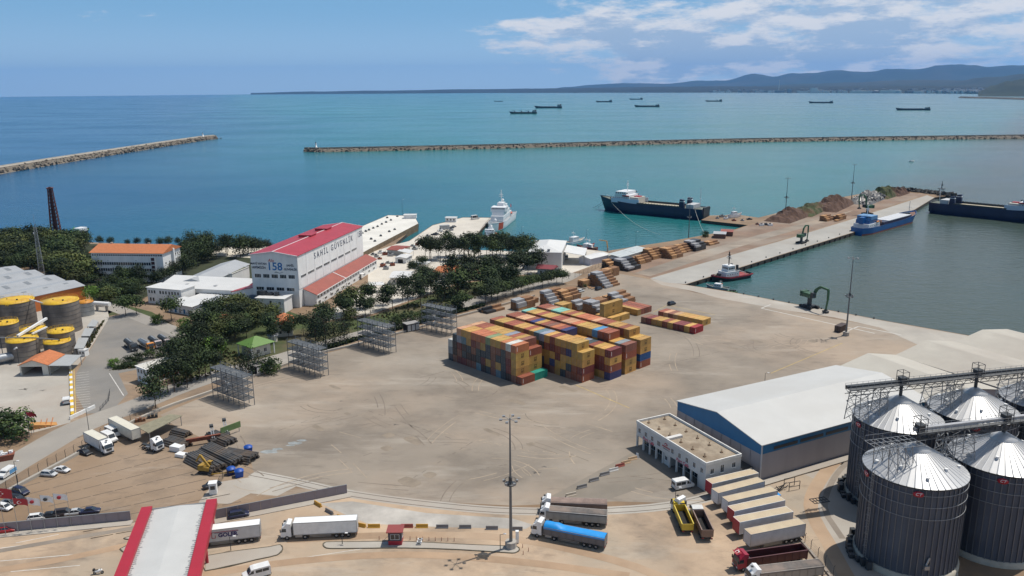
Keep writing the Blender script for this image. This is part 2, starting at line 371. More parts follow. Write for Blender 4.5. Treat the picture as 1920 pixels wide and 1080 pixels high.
def build_land():
    coast=[(-420,455),(0,449),(190,455),(300,459),(372,461.5),(520,461),(676,425),(727.5,403.3),(777,404.7),(785,420),(742,456),(748,460),(768,451),(811,422),(868,407.5),
             (922,408),(879,457),(868,468),(940,470),(985,472),(1070,464),(1135,471),(1201,460.5),(1258,452),(1330,439),(1378,430),(1402,422),(1314.7,412.5),(1331,404),(1386,402.8),
             (1422,408),(1470,396),(1545,376),(1620,362),(1678,354),(1714,357),(1784,366.5),(1753,370),(1714,394),(1598,436.5),(1420,491.7),(1285,533.5),(1380,548.6),(1480,568),(1564,583),(1653,600),(1698,608),(1920,647),(2400,735)]
    poly=[(p.x,p.y) for p in pts(coast)]+[(700,140),(700,-400),(-900,-400),(-900,560)]
    b=MB();b.extz(ccw(poly),-9,0,1,0);o=setting(b.build('ground',[YARD,QUAYW]))
build_land()
def sheet(name,pxs,k,m,stf=False):
    z=.004*k;b=MB();poly=ccw([(p.x,p.y) for p in pts(pxs)])
    for t in tessellate_polygon([[Vector((x,y,0)) for x,y in poly]]):
        a,c,d=(Vector((*poly[i],0)) for i in t)
        if (c-a).cross(d-a).z<0:t=t[::-1]
        b.add([(*poly[i],z) for i in t],[(0,1,2)])
    return setting(b.build(name,m))
def line(pxs,step=3.): # densified polyline on the ground
    P=pts(pxs);out=[]
    for p,q in zip(P,P[1:]):
        n=max(1,int((q-p).length/step))
        for i in range(n):out.append(p.lerp(q,i/n))
    return out+[P[-1]]
def smooth_line(pxs,step=4.):
    P=pts(pxs);out=[];Q=[P[0]*2-P[1]]+P+[P[-1]*2-P[-2]]
    for i in range(1,len(Q)-2):
        n=max(2,int((Q[i+1]-Q[i]).length/step))
        for j in range(n):
            t=j/n;a,b_,c,d=Q[i-1:i+3]
            out.append(.5*((2*b_)+(c-a)*t+(2*a-5*b_+4*c-d)*t*t+(3*b_-a-3*c+d)*t**3))
    return out+[P[-1]]
def ribbon_mb(P,w,z,b=None,h=0.,off=0.):
    b=b or MB();L_,R_=[],[]
    for i,p in enumerate(P):
        d=(P[min(i+1,len(P)-1)]-P[max(i-1,0)]);d.z=0;d.normalize();n=Vector((-d.y,d.x,0));c=p+n*off
        L_.append((c.x+n.x*w/2,c.y+n.y*w/2));R_.append((c.x-n.x*w/2,c.y-n.y*w/2))
    k=len(P);vs=[(*p,z+h) for p in L_]+[(*p,z+h) for p in R_]
    b.add(vs,[(k+i,k+i+1,i+1,i) for i in range(k-1)])
    if h:
        vs=[(*p,z+h) for p in L_]+[(*p,z) for p in L_]+[(*p,z+h) for p in R_]+[(*p,z) for p in R_]
        b.add(vs,[(i,i+1,k+i+1,k+i) for i in range(k-1)]+[(2*k+i,3*k+i,3*k+i+1,2*k+i+1) for i in range(k-1)]+[(0,k,3*k,2*k),(k-1,3*k-1,4*k-1,2*k-1)[::-1]])
    return b
def ribbon(name,pxs,w,k,m,h=0.,off=0.,sm=True):
    P=smooth_line(pxs) if sm else line(pxs);return setting(ribbon_mb(P,w,.004*k,None,h,off).build(name,m))
GATEP=mat('gate_paving_concrete',(.46,.34,.235),.92,var=.28,scale=.05,world=True,blot=((.05,.62,.50,.70,.8),(.30,.5,.58,.74,.35),(.10,-.5,.56,.76,.22),(.9,.35,.60,.74,.12)),col2=(.34,.285,.22),bump=.15,bscale=1.5,detail=11)
sheet('port_yard_paving',[(475,884),(560,901),(650,921),(800,940),(960,948),(1155,940),(1290,944),(1420,905),(1272,800),(1400,800),(1556,700),(1700,672),(1800,655),(1742,654),(1650,613),(1475,582),(1300,548),(1219,524),(1135,508),(1090,538),(922,579),(846,599),(760,624),(671,648),(597,666),(510,695),(400,736),(300,778),(330,800),(470,860)],1,PAVE)
sheet('quay_apron',[(1285,532.7),(1598,435.8),(1714,393),(1752,370.5),(1738,366),(1598,411),(1480,447),(1420,464),(1219,522),(1252,530)],3,APRON)
sheet('quay_edge_paving',[(1286,534.5),(1380,549.6),(1480,569),(1564,584),(1653,601),(1698,609),(1920,648),(2300,720),(2300,760),(1920,690),(1790,652),(1740,655),(1650,614),(1564,595),(1475,582),(1420,572),(1352,560),(1300,546),(1240,534),(1219,523)],2,PALE)
sheet('pier_dirt',[(1150,500),(1230,470),(1300,456),(1372,434),(1400,424),(1440,412),(1480,403),(1560,385),(1620,372),(1690,361),(1735,364),(1600,409),(1480,445),(1330,489),(1219,521)],1,DIRT)
sheet('pier_track',[(1190,512),(1300,476),(1420,441),(1520,415),(1600,394),(1560,412),(1420,452),(1219,518)],2,PAVE)
sheet('naval_paving',[(590,604),(640,570),(690,530),(690,475),(742,458),(768,452),(811,423),(868,408.2),(921,408.7),(878,457),(867,468.6),(940,470.6),(985,472.6),(1070,464.8),(1134,471.8),(1150,478),(1105,500),(1072,512),(960,516),(860,530),(700,588)],2,NAVAL)
def slip_quay():
    b=MB();poly=ccw([(p.x,p.y) for p in pts([(640,452),(676.5,425.4),(728,403.8),(776.5,405.2),(784,419),(742,441),(690,468),(676,476)],3.)]);b.extz(poly,-6,3.,1,0);setting(b.build('slip_quay',[SLIPM,mat('brown_quay_wall',(.17,.125,.075),.95,var=.4,scale=.3,world=True)]))
SLIPM=(mat('white_deck_concrete',(.64,.62,.57),.9,var=.16,scale=.06,world=True))
slip_quay()
sheet('beach',[(360,462.2),(520,461.6),(520,486),(440,482),(385,478)],2,mat('pale_sand',(.58,.53,.44),1.,var=.15,scale=.1,world=True))
sheet('woodland_ground',[(-420,458),(0,452),(190,458),(350,466),(470,484),(480,540),(430,560),(285,552),(200,590),(160,545),(60,500),(-420,560)],1,WOODF)
sheet('verge',[(190,560),(285,585),(340,620),(365,600),(470,560),(560,590),(600,606),(700,592),(860,533),(960,518),(1068,513),(1062,519),(980,537),(900,556),(850,572),(735,604),(671,632),(597,652),(500,690),(400,700),(330,730),(310,700),(345,655),(330,612),(250,585),(205,592)],1,GRASS)
sheet('tanker_yard',[(162,776),(140,735),(143,700),(162,668),(206,594),(250,586),(330,611),(345,645),(300,684),(222,700),(240,738),(208,772)],3,ASPH)
sheet('tank_farm_paving',[(-420,760),(-420,560),(0,520),(200,575),(205,596),(160,668),(132,700),(132,792),(60,812),(0,800)],2,PALE)
ribbon('harbour_road',[(-220,1010),(-60,920),(60,850),(150,800),(250,762),(340,726),(430,697),(520,674),(600,650),(700,622),(800,596),(900,562),(1000,538),(1050,525),(1075,512)],10.5,4,ASPHL)
ribbon('side_road',[(60,720),(185,566),(262,595),(330,622),(372,640)][1:],7,4,ASPHL)
ribbon('concrete_band',[(473,888),(560,905),(650,925),(800,945),(960,958),(1150,957),(1285,943),(1400,910),(1560,868),(1680,838)],3.6,3,PALE)
TRACK=mat('tracked_dirt',(.37,.255,.165),.95,var=.3,scale=.08,world=True,col2=(.42,.31,.215));TRACKD=mat('rubbered_lane',(.26,.22,.18),.9,var=.3,scale=.08,world=True)
for px,w,m in (([(-40,1075),(100,1052),(240,1022)],2.2,TRACK),([(-40,1040),(120,1012),(250,990)],1.6,TRACKD),([(380,1078),(560,1052),(760,1040),(960,1052),(1180,1080)],2.4,TRACK),([(540,1012),(760,1003),(960,1010),(1150,1050),(1260,1090)],2.6,TRACK),([(1590,842),(1545,890),(1520,950),(1560,1030),(1590,1085)],3.2,TRACK),([(1610,850),(1568,890),(1546,950),(1580,1010)],1.4,TRACKD)):ribbon('wheel_track',px,w,7,m)
for k,off in enumerate((-1.0,1.0)):ribbon('rail_groove',[(473,888),(560,905),(650,925),(800,945),(960,958),(1150,957),(1285,943),(1400,910),(1560,868),(1680,838)],.22,5,JOINT,off=off)
sheet('gate_paving',[(655,932),(800,951),(960,961),(1150,960),(1285,948),(1400,915),(1560,872),(1700,840),(1760,1200),(-300,1200),(-300,1045),(-60,1010),(246,978),(404,976),(651,928)],2,GATEP)
sheet('gate_patch',[(600,944),(660,940),(800,962),(960,972),(1000,984),(985,992),(820,988),(690,982),(655,968)],3,mat('patched_white_concrete',(.44,.41,.37),.9,var=.35,scale=.12,world=True,col2=(.27,.25,.22)))
sheet('concrete_patch',[(372,942),(402,905),(480,893),(555,912),(520,930),(470,925),(430,945)],2,PALE)
sheet('silo_road',[(1500,885),(1590,860),(1760,830),(1800,1100),(1590,1085),(1535,985),(1520,935),(1540,905)],3,PALE)
sheet('asphalt_patch',[(1190,846),(1262,893),(1140,937),(1010,943)],2,mat('dark_worn_paving',(.225,.195,.158),.92,var=.25,scale=.06,world=True,col2=(.25,.21,.165),detail=10))
# faint expansion joints across the lorry park
def joints():
    b=MB()
    for i in range(9):
        y0=880+i*14;p,q=G(40+i*16,y0+34-i*2),G(300+i*22,y0-38)
        for s_ in range(7):
            a,c=p.lerp(q,(s_+random.uniform(.0,.08))/7),p.lerp(q,(s_+random.uniform(.85,1.))/7);b.add(ribbon_mb([a,c],.26,.008).v,[(2,3,1,0)])
    for p,q in (((690,770),(905,842)),((760,905),(900,820)),((900,880),(1010,860)),((500,815),(700,745)),((1240,790),(1420,706)),((640,870),(830,800)),((1180,700),(1470,630))):
        a,c=G(*p),G(*q)
        for s_ in range(10):
            if random.random()<.7:b.add(ribbon_mb([a.lerp(c,s_/10),a.lerp(c,(s_+random.uniform(.4,.9))/10)],.14,.008).v,[(2,3,1,0)])
    setting(b.build('expansion_joint',JOINT))
joints()
def tyre_marks():
    rnd=random.Random(12);D_=[mat('tyre_rubber',(.20,.163,.128),.9,var=.3,scale=.4,world=True),mat('scraped_concrete',(.36,.29,.215),.9,var=.3,scale=.4,world=True),mat('patched_slab',(.245,.20,.152),.9,var=.25,scale=.25,world=True,detail=9),mat('faded_blue_paint',(.27,.29,.29),.9,var=.4,scale=.6,world=True)]
    for k in range(3):
        b=MB()
        if k<2:
            for _ in range(46 if k==0 else 26):
                c=G(rnd.uniform(420,1250),rnd.uniform(700,915)) if rnd.random()<.7 else G(rnd.uniform(1180,1600),rnd.uniform(600,690));R=rnd.choice((9,14,24,60,150))*rnd.uniform(.8,1.3);a0=rnd.random()*6.28;da=min(1.9,rnd.uniform(8,26)/R);o=Vector((cos(a0),sin(a0),0))*R;n=max(4,int(da*R/1.5))
                for off in (0,2.1):
                    P=[c-o+Vector((cos(a0+da*i/n),sin(a0+da*i/n),0))*(R+off) for i in range(n+1)]
                    i0=0
                    while i0<n-1:i1=min(n,i0+rnd.randint(2,6));ribbon_mb(P[i0:i1+1],rnd.uniform(.16,.34),.0125+.001*k,b) if rnd.random()<.7 else 0;i0=i1
        else:
            for _ in range(16):
                c=G(rnd.uniform(420,1250),rnd.uniform(690,915)) if rnd.random()<.75 else G(rnd.uniform(1180,1560),rnd.uniform(600,690));an=AZ0+rnd.choice((0,0,.05));w,d=rnd.uniform(1.,4.5),rnd.uniform(.8,2.6);u,v=Vector((cos(an),sin(an),0)),Vector((-sin(an),cos(an),0));P=[]
                for i in range(20):t=i/20*2*pi;k1=1/max(abs(cos(t)),abs(sin(t)))**.8;rr=k1*(.8+.12*rnd.random());P.append(c+u*w*cos(t)*rr+v*d*sin(t)*rr+Vector((0,0,.0105)))
                b.add(P,[tuple(range(20))])
        setting(b.build(('tyre_marks','scrape_marks','repair_patches')[k],D_[k]))
    b=MB()
    for px,py,w in ((505,847,1.6),(520,842,1.),(552,831,1.4),(566,826,1.),(545,835,.8)):c=G(px,py);b.add([c+Vector((w*rnd.uniform(.8,1.3)*cos(t)*1.4,w*rnd.uniform(.5,.9)*sin(t),.0145)) for t in lin(0,5.9,14)],[tuple(range(14))])
    setting(b.build('paint_spills',D_[3]));b=MB()
    for p,q in (((800,805),(880,822)),((890,826),(960,838)),((975,842),(1010,850)),((1018,846),(1065,856)),((900,824),(940,834))):
        A_,C_=G(*p),G(*q)
        for i in range(9):t=i/9;P=[A_.lerp(C_,t)+Vector((0,rnd.uniform(-.5,.5),0)),A_.lerp(C_,t+rnd.uniform(.05,.12))+Vector((0,rnd.uniform(-.5,.5),0))];ribbon_mb(P,.22,.016,b)
    setting(b.build('chalky_streaks',D_[1]))
AZ0=-.8036
tyre_marks()
def marks():
    b=MB()
    for p,q,w in (((0,1028),(178,1005),.22),((0,1052),(160,1038),.2),((30,1018),(110,1002),.2),((560,1047),(700,1026),.16),((20,1072),(150,1060),.2)):
        b.add(ribbon_mb([G(*p),G(*q)],w,.016).v,[(2,3,1,0)])
    for p,q,w in (((1427,578),(1445,571),.5),((1427,578),(1640,625),.5),((1590,620),(1610,612),.5),((1610,612),(1690,628),.5)):b.add(ribbon_mb([G(*p),G(*q)],w,.016).v,[(2,3,1,0)])
    for i in range(16):
        p=G(143+i*.0,700+i*4.6);q=G(167+i*.2,697+i*4.6);b.add(ribbon_mb([p,q],.16,.02).v,[(2,3,1,0)])
    for k in range(14):
        p=G(205,700).lerp(G(232,742),k/14);q=G(205,700).lerp(G(232,742),(k+1)/14);b.add(ribbon_mb([p,q],.25,.02).v,[(2,3,1,0)])
    setting(b.build('white_markings',MARKW))
    b=MB()
    for p,q in (((1445,700),(1580,643)),((1080,722),(1180,765)),((1225,585),(1252,572)),((1252,572),(1340,590))):b.add(ribbon_mb([G(*p),G(*q)],.3,.016).v,[(2,3,1,0)])
    setting(b.build('yellow_markings',MARKY))
    b=MB();rnd=random.Random(5)
    for (px,py,r) in ((45,730,1.3),(80,732,.8),(190,738,1.3),(216,742,1.4),(78,836,.7),(248,618,.7),(1005,886,.9),(1020,875,.6),(742,796,.7),(640,752,.5),(1260,610,.5)):
        c=G(px,py);n=26;ph=rnd.random()*6;r*=.8;jj=[.55+.35*sin(3*i*2*pi/26+ph)+.2*sin(7*i*2*pi/26+2*ph)+rnd.uniform(-.12,.12) for i in range(26)]
        b.add([(c.x+r*1.9*jj[i]*cos(i*2*pi/n),c.y+r*jj[i]*sin(i*2*pi/n),.0105) for i in range(n)],[tuple(range(n))])
    setting(b.build('oil_stains',STAIN))
marks()
# ---- hills and the coast across the bay
HILLM=mat('forested_hill',(.018,.03,.018),1.,var=.4,scale=.0012,world=True,col2=(.035,.038,.025))
def ridge(name,prof,d0,d1,m,rough=.08,flat=False):
    # prof: (pixel x, pixel y of the crest, distance of the crest); hills rise from the shore side to the crest and fall behind it
    b=MB();rnd=random.Random(len(prof));n=260;secs=[]
    xs=lin(prof[0][0],prof[-1][0],n);ph=[rnd.random()*6 for _ in range(8)]
    for i,x in enumerate(xs):
        for (xa,ya,da),(xb,yb,db) in zip(prof,prof[1:]):
            if xa<=x<=xb:t=(x-xa)/(xb-xa);t2=t*t*(3-2*t);y=ya+(yb-ya)*t2;d=da+(db-da)*t;break
        top=at_dist(x,y,d);hz=top.z-seaz(top.x,top.y)
        dirx,diry=top.x/d,top.y/d;sec=[]
        for j in range(13):
            u=j/12;dd=d+d0+(d1-d0)*u
            k=(u/.5 if u<.5 else (1-u)/.5);k=k**(.45 if flat else 1.15)
            w=sum(sin(i*.11*(q+1)**1.25+j*(.9+.4*q)+ph[q])/(q+1.6) for q in range(8))*rough
            h=hz*k*(1+w*(.35 if abs(u-.5)<.05 else 1));xx,yy=dirx*dd,diry*dd
            sec.append((xx,yy,seaz(xx,yy)-2+max(h,0)))
        secs.append(sec)
    b.loft(secs,0,closed=False,cap=False);return setting(b.build(name,m))
ridge('far_mountains',[(1015,171,34500),(1060,163,34500),(1120,158.5,34000),(1180,156,34000),(1250,157,34000),(1310,151,33500),(1360,150,33000),(1415,138.5,32000),(1450,144,31000),(1480,138.5,31000),(1520,137.5,31000),(1580,132,31000),(1620,134,30500),(1680,128.5,30000),(1720,130,30000),(1765,121.5,30000),(1800,122.5,30000),(1850,126,30000),(1890,123,30000),(1930,122,30000),(2100,118,30000),(2500,125,28000)],-5000,4500,HILLM,.10)
ridge('middle_hills',[(1330,168,21000),(1420,161,21000),(1500,157,20500),(1600,155,20000),(1680,150,19500),(1740,149,19000),(1800,151,18000),(1860,144,17000),(1930,138,16000),(2100,132,16000),(2500,138,16000)],-3500,3500,HILLM,.12)
ridge('wooded_headland',[(1835,171,9000),(1862,160,9000),(1890,151,9000),(1925,145,9000),(1990,140,9000),(2150,142,9000),(2400,150,9000)],-1000,1600,mat('wooded_headland',(.016,.03,.016),1.,var=.5,scale=.004,world=True,col2=(.035,.04,.02)),.12)
PLAINM=mat('coastal_woods',(.012,.02,.014),1.,var=.5,scale=.002,world=True)
ridge('coastal_plain',[(470,173.9,27500),(580,171.4,26000),(700,169.4,24000),(900,166.8,22000),(1000,165.6,20000),(1100,163.8,18500),(1250,161.8,16500),(1400,161.2,15000),(1550,160.5,13200),(1700,160.5,12000),(1850,162,10800),(1925,163,10300),(2200,166,9500)],-260,5200,PLAINM,.10,flat=True)
FARW=mat('far_white_building',(.62,.62,.60),.8,var=.1,scale=.01)
FARG=mat('far_grey_building',(.28,.27,.27),.8,var=.2,scale=.01)
def plain_d(x):
    P=[(1000,20000),(1100,18500),(1250,16500),(1400,15000),(1550,13200),(1700,12000),(1850,10800),(1925,10300),(2200,9500)]
    for (a,b_),(c,d) in zip(P,P[1:]):
        if a<=x<=c:return b_+(d-b_)*(x-a)/(c-a)
    return P[-1][1]
def far_shed(px,py,w,h,dep,d,label,m=FARW,cat='factory',group=None,name='factory_shed',chimney=None):
    g=at_dist(px,py,plain_d(px)-330);zb=seaz(g.x,g.y)+5;r=thing(name,label,cat,(g.x,g.y,zb),-atan2(g.x,g.y),group)
    b=MB();b.box(-w/2,w/2,-dep/2,dep/2,-8,h*.8,0);b.build('wall',m,r)
    b=MB();b.exty([(-w/2-1,h*.8),(w/2+1,h*.8),(w/2-w*.04,h),(-w/2+w*.04,h)],-dep/2-1,dep/2+1,0);b.build('roof',WHITER if m is FARW else GREYROOF,r)
    if chimney:b=MB();b.cyl((chimney[0],0,0),(chimney[0],0,chimney[1]),chimney[2],chimney[2]*.7,10);b.build('chimney',FARW,r)
for a in ((1353,166,110,18,60,14600,'small white shed on the far shore west of the factory with the tall chimney'),(1462,166,150,34,70,13700,'far waterfront factory with a tall thin chimney below the hazy hills',FARG,'factory',None,'factory_shed',(-12,190,4.5)),
          (1480,164,60,55,40,13600,'grey plant tower right beside the chimney of the far factory',FARG),(1527,161,110,70,60,13300,'tall white plant building standing alone east of the far chimney'),(1507,166,160,20,50,13500,'low pale shed between the far chimney and the tall white plant'),
          (1623,162.5,380,24,120,12800,'very long low white shed across the bay, longer of the two'),(1671,161,250,34,120,12700,'long white shed across the bay, shorter and taller of the two'),(1722,164,100,22,60,12000,'white block on the far shore right of the two long sheds'),(1868,168,110,26,60,10300,'white waterfront block below the wooded headland'),(1846,170,80,18,50,10200,'pale low block at the water just before the wooded headland')):
    far_shed(*a[:7],*(a[7:]))
def far_town():
    b=MB();rnd=random.Random(11)
    for i in range(420):
        x=rnd.choice([rnd.uniform(1700,1930),rnd.uniform(1330,1700),rnd.uniform(1760,1930)]);q=rnd.uniform(0,1)**2;d=plain_d(x)-300+q*900
        g=at_dist(x,165,d);z=seaz(g.x,g.y)-2+34*q**.6;w=rnd.uniform(8,34);h=rnd.uniform(8,22);e=rnd.uniform(8,20);b.box(g.x-w,g.x+w,g.y-e,g.y+e,z,z+h+12,rnd.choice((0,0,1)))
    tag(stuff(b.build('town_houses',[FARW,FARG])),'specks of pale town houses along the far shore','town',None,'stuff')
far_town()
# ---- breakwaters: rubble mounds with a walkway
def breakwater(name,pxs,w,h,label,seed,crest=4.,wall=True):
    P0=[GS(*p) for p in pxs];rnd=random.Random(seed);root=thing(name,label,'breakwater',(P0[0].x,P0[0].y,0));O=Vector((P0[0].x,P0[0].y,0))
    P=[]
    for p,q in zip(P0,P0[1:]):
        n=max(2,int((q-p).length/9));P+=[p.lerp(q,i/n) for i in range(n)]
    P.append(P0[-1]);secs=[];N2=[]
    for i,p in enumerate(P):
        d=P[min(i+1,len(P)-1)]-P[max(i-1,0)];d.z=0;d.normalize();n=Vector((-d.y,d.x,0));N2.append(n);e=min(1.,.45+.55*min(i,len(P)-1-i)/2.) if i<3 else 1.
        row=[]
        for k,(u,z) in enumerate(((-w/2-3,-5),(-w/2,-2.1),(-w/3.1,h*.45-1),(-crest/2-1,h-.8),(-crest/2,h),(crest/2,h),(crest/2+1,h-.8),(w/3.1,h*.45-1),(w/2,-2.1),(w/2+3,-5))):
            j=0 if k in (4,5) else rnd.uniform(-.8,.8);c=p+n*(u*e+j)-O;row.append((c.x,c.y,z+(0 if k in (4,5) else rnd.uniform(-.5,.5))+p.z-SEA))
        secs.append(row)
    b=MB();b.loft(secs,0,closed=False,smooth=False);b.build('core',ROCK,root)
    b=MB();b.add([c for s_ in secs for c in (s_[4],s_[5])],[(2*i,2*i+1,2*i+3,2*i+2) for i in range(len(secs)-1)]);b.v=[(x,y,z+.06) for x,y,z in b.v];b.build('crest_walkway',mat('crest_concrete',(.40,.36,.30),.9,var=.3,scale=.05),root)
    b=MB();nr=min(5200,int(len(P)*14))
    for _ in range(nr):
        i=rnd.randrange(len(P)-1);c=P[i].lerp(P[i+1],rnd.random());sd=rnd.choice((-1,1));t=rnd.random();u=sd*(crest/2+.6+t*(w/2-crest/2));z=h-.5-t*(h+1.8);r=rnd.uniform(.7,1.7)
        c=c+N2[i]*u-O;R=Matrix.Rotation(rnd.random()*6,3,Vector((rnd.random()-.5,rnd.random()-.5,rnd.random()+.01)).normalized())
        vs=[Vector((a,e_,f)) for a in (-1,1) for e_ in (-1,1) for f in (-1,1)];vs=[R@Vector((v.x*r*rnd.uniform(.6,1.1),v.y*r*rnd.uniform(.6,1),v.z*r*.7))+Vector((c.x,c.y,z+P[i].z-SEA)) for v in vs]
        b.add(vs,[(0,1,3,2),(4,6,7,5),(0,4,5,1),(2,3,7,6),(0,2,6,4),(1,5,7,3)],2 if z<rnd.uniform(-.6,.8) else (0 if rnd.random()<.6 else 1))
    stuff(b.build('armour_rock',[ROCK,mat('pale_rock',(.27,.24,.19),.95,var=.4,scale=.3),mat('wet_rock',(.035,.034,.03),.7,var=.4,scale=.3)],root))
    if wall:
        b=MB();vs=[]
        for s_ in secs:
            p,q=Vector(s_[4]),Vector(s_[5]);n=(p-q).normalized();vs+=[p,p+Vector((0,0,1.1)),p+n*.8+Vector((0,0,1.1)),p+n*.8]
        b.add(vs,[(4*i+k,4*i+k+1,4*i+k+5,4*i+k+4) for i in range(len(secs)-1) for k in range(3)]);b.build('parapet',CONC,root)
    return root
breakwater('breakwater',[(404,259.5),(380,262),(300,274),(200,290),(100,306),(0,323),(-160,352)],30,4.2,'shorter rubble breakwater running in from the side with a pale walkway and small light',2,9)
breakwater('breakwater',[(572,284),(600,284.3),(800,280.5),(1000,276),(1200,270.5),(1400,266),(1600,263),(1800,260.5),(1920,259),(2300,256)],26,3.6,'long straight rubble breakwater across the harbour mouth',3,4)
breakwater('breakwater',[(1800,183.6),(1860,185),(1925,187),(2100,190)],40,9,'far dark mole beyond the anchored ships near the headland',4,5,False)
def beacon(px,py,z0,h,label):
    g=GS(px,py);r=thing('harbour_light',label,'lighthouse',(g.x,g.y,z0+g.z-SEA))
    b=MB();b.lathe([(2.6,0),(2.6,1.2),(1.5,1.25),(1.1,h*.7)],14);b.build('tower',WHITE,r)
    b=MB();b.lathe([(0,h*.7),(1.7,h*.7),(1.7,h*.7+.25),(0,h*.7+.25)],14);b.build('gallery',WPAINT,r)
    b=MB();b.lathe([(.8,h*.7+.25),(.8,h*.9),(0,h)],12);b.build('lantern',GLASS,r)
    b=MB();b.bar((0,0,h),(0,0,h+2.5),.15);b.build('mast',DARK,r)
beacon(381,262,4,8.5,'white light tower on the head of the shorter breakwater');beacon(593,284,3.6,9.5,'white light tower on the head of the long breakwater')
# ---- haze: one closed box of thin pale air
def haze():
    m=bpy.data.materials.new('haze');m.use_nodes=True;N=m.node_tree.nodes;L=m.node_tree.links
    for n in list(N):
        if n.type=='BSDF_PRINCIPLED':N.remove(n)
    v=N.new('ShaderNodeVolumePrincipled');v.inputs['Color'].default_value=(.17,.47,1.,1);v.inputs['Density'].default_value=2.3e-5;v.inputs['Anisotropy'].default_value=.2
    out=[n for n in N if n.type=='OUTPUT_MATERIAL'][0];L.new(v.outputs[0],out.inputs['Volume'])
    b=MB();b.box(-41500,41500,-12000,41500,-140,1150);o=b.build('haze',m);o['kind']='stuff';o['label']='thin blue haze over the bay'
haze()
# ================================================================ BUILDINGS
def roof_mb(L,D,h,kind,rise,ov=.35,t=.16):
    b=MB();x0,x1,y0,y1=-ov,L+ov,-ov,D+ov
    if kind=='gx': # ridge along x
        b.extx([(y0,h),(y1,h),(y1,h+t),(D/2,h+rise+t),(y0,h+t)],x0,x1)
    elif kind=='gy':b.exty([(x0,h),(x1,h),(x1,h+t),(L/2,h+rise+t),(x0,h+t)],y0,y1)
    elif kind=='hip':
        k=min(L,D)/2+ov;A=[(x0,y0,h+t),(x1,y0,h+t),(x1,y1,h+t),(x0,y1,h+t)]
        r=[(x0+k,D/2,h+rise+t),(x1-k,D/2,h+rise+t)] if L>=D else [(L/2,y0+k,h+rise+t),(L/2,y1-k,h+rise+t)]
        b.box(x0,x1,y0,y1,h,h+t)
        v=A+r
        b.add(v,[(0,1,5,4),(1,2,5),(2,3,4,5),(3,0,4)] if L>=D else [(0,1,4),(1,2,5,4),(2,3,5),(3,0,4,5)])
    elif kind=='mono':b.extx([(y0,h),(y1,h+rise),(y1,h+rise+t),(y0,h+t)],x0,x1)
    elif kind=='monox':b.exty([(x0,h),(x1,h+rise),(x1,h+rise+t),(x0,h+t)],y0,y1)
    elif kind=='flat':b.box(x0,x1,y0,y1,h,h+t)
    return b
def house(name,label,cat,o,ang,L,D,h,kind,rise,wm,rm,ov=.35,group=None,parapet=0.):
    r=thing(name,label,cat,o,ang,group);b=MB();b.box(0,L,0,D,0,h)
    if kind=='gx':
        for x in (0,L):b.add([(x,0,h),(x,D,h),(x,D/2,h+rise)],[(0,1,2) if x else (0,2,1)])
    if kind=='gy':
        for y in (0,D):b.add([(0,y,h),(L,y,h),(L/2,y,h+rise)],[(0,1,2) if not y else (0,2,1)])
    if kind=='mono':b.add([(0,0,h),(0,D,h),(0,D,h+rise),(L,0,h),(L,D,h),(L,D,h+rise)],[(0,2,1),(3,4,5),(1,2,5,4)])
    if kind=='monox':b.add([(0,0,h),(0,D,h),(L,D,h),(L,0,h),(L,0,h+rise),(L,D,h+rise)],[(0,3,4),(1,5,2),(3,2,5,4)])
    b.build('wall',wm,r)
    roof_mb(L,D,h+.002,kind,rise,ov).build('roof',rm,r)
    if parapet:
        b=MB();t=.25;z0=h+.17
        b.box(-ov,L+ov,-ov,-ov+t,z0,z0+parapet);b.box(-ov,L+ov,D+ov-t,D+ov,z0,z0+parapet);b.box(-ov,-ov+t,-ov+t,D+ov-t,z0,z0+parapet);b.box(L+ov-t,L+ov,-ov+t,D+ov-t,z0,z0+parapet);b.build('parapet',wm,r)
    return r
def front(r,L,n,zs,w=1.1,h=1.3,mull=1,a=.0,b=None,sill=True,dark=GLASS):windows(r,win_mesh(w,h,mull,sill,dark),(0,0),0,lin(a or L/(n+1)*.8,b or L-(a or L/(n+1)*.8),n),zs)
def side(r,L,D,n,zs,w=1.1,h=1.3,mull=1,a=0.,b=None,sill=True,dark=GLASS):windows(r,win_mesh(w,h,mull,sill,dark),(L,0),pi/2,lin(a or D/(n+1)*.8,b or D-(a or D/(n+1)*.8),n),zs)
def left(r,D,n,zs,w=1.1,h=1.3,mull=1,a=0.,b=None):windows(r,win_mesh(w,h,mull),(0,D),-pi/2,lin(a or D/(n+1)*.8,b or D-(a or D/(n+1)*.8),n),zs)
def door(r,p,ang,w,h,m=DARK,label=None):
    b=MB();b.box(-w/2,w/2,-.05,.06,0.02,h,0);b.box(-w/2-.1,-w/2,-.09,.06,0.02,h+.1,1);b.box(w/2,w/2+.1,-.09,.06,0.02,h+.1,1);b.box(-w/2,w/2,-.09,.06,h,h+.1,1);b.box(w/2-.2,w/2-.1,-.1,-.05,h*.45,h*.5,1)
    return b.build('door',[m,FRAME],r,label,p,ang)
def ac_unit(r,p,ang=0.):
    b=MB();b.box(-.45,.45,-.35,0,0,.6,0);b.cyl((0,-.36,.3),(0,-.34,.3),.22,n=10,m=1);b.build('air_conditioner',[WPAINT,DARK],r,None,p,ang)
def roof_stub(r,p,h=1.,w=.5,m=CONC):
    b=MB();b.box(p[0]-w/2,p[0]+w/2,p[1]-w/2,p[1]+w/2,p[2],p[2]+h);b.box(p[0]-w*.7,p[0]+w*.7,p[1]-w*.7,p[1]+w*.7,p[2]+h,p[2]+h+.12);b.build('chimney',m,r)

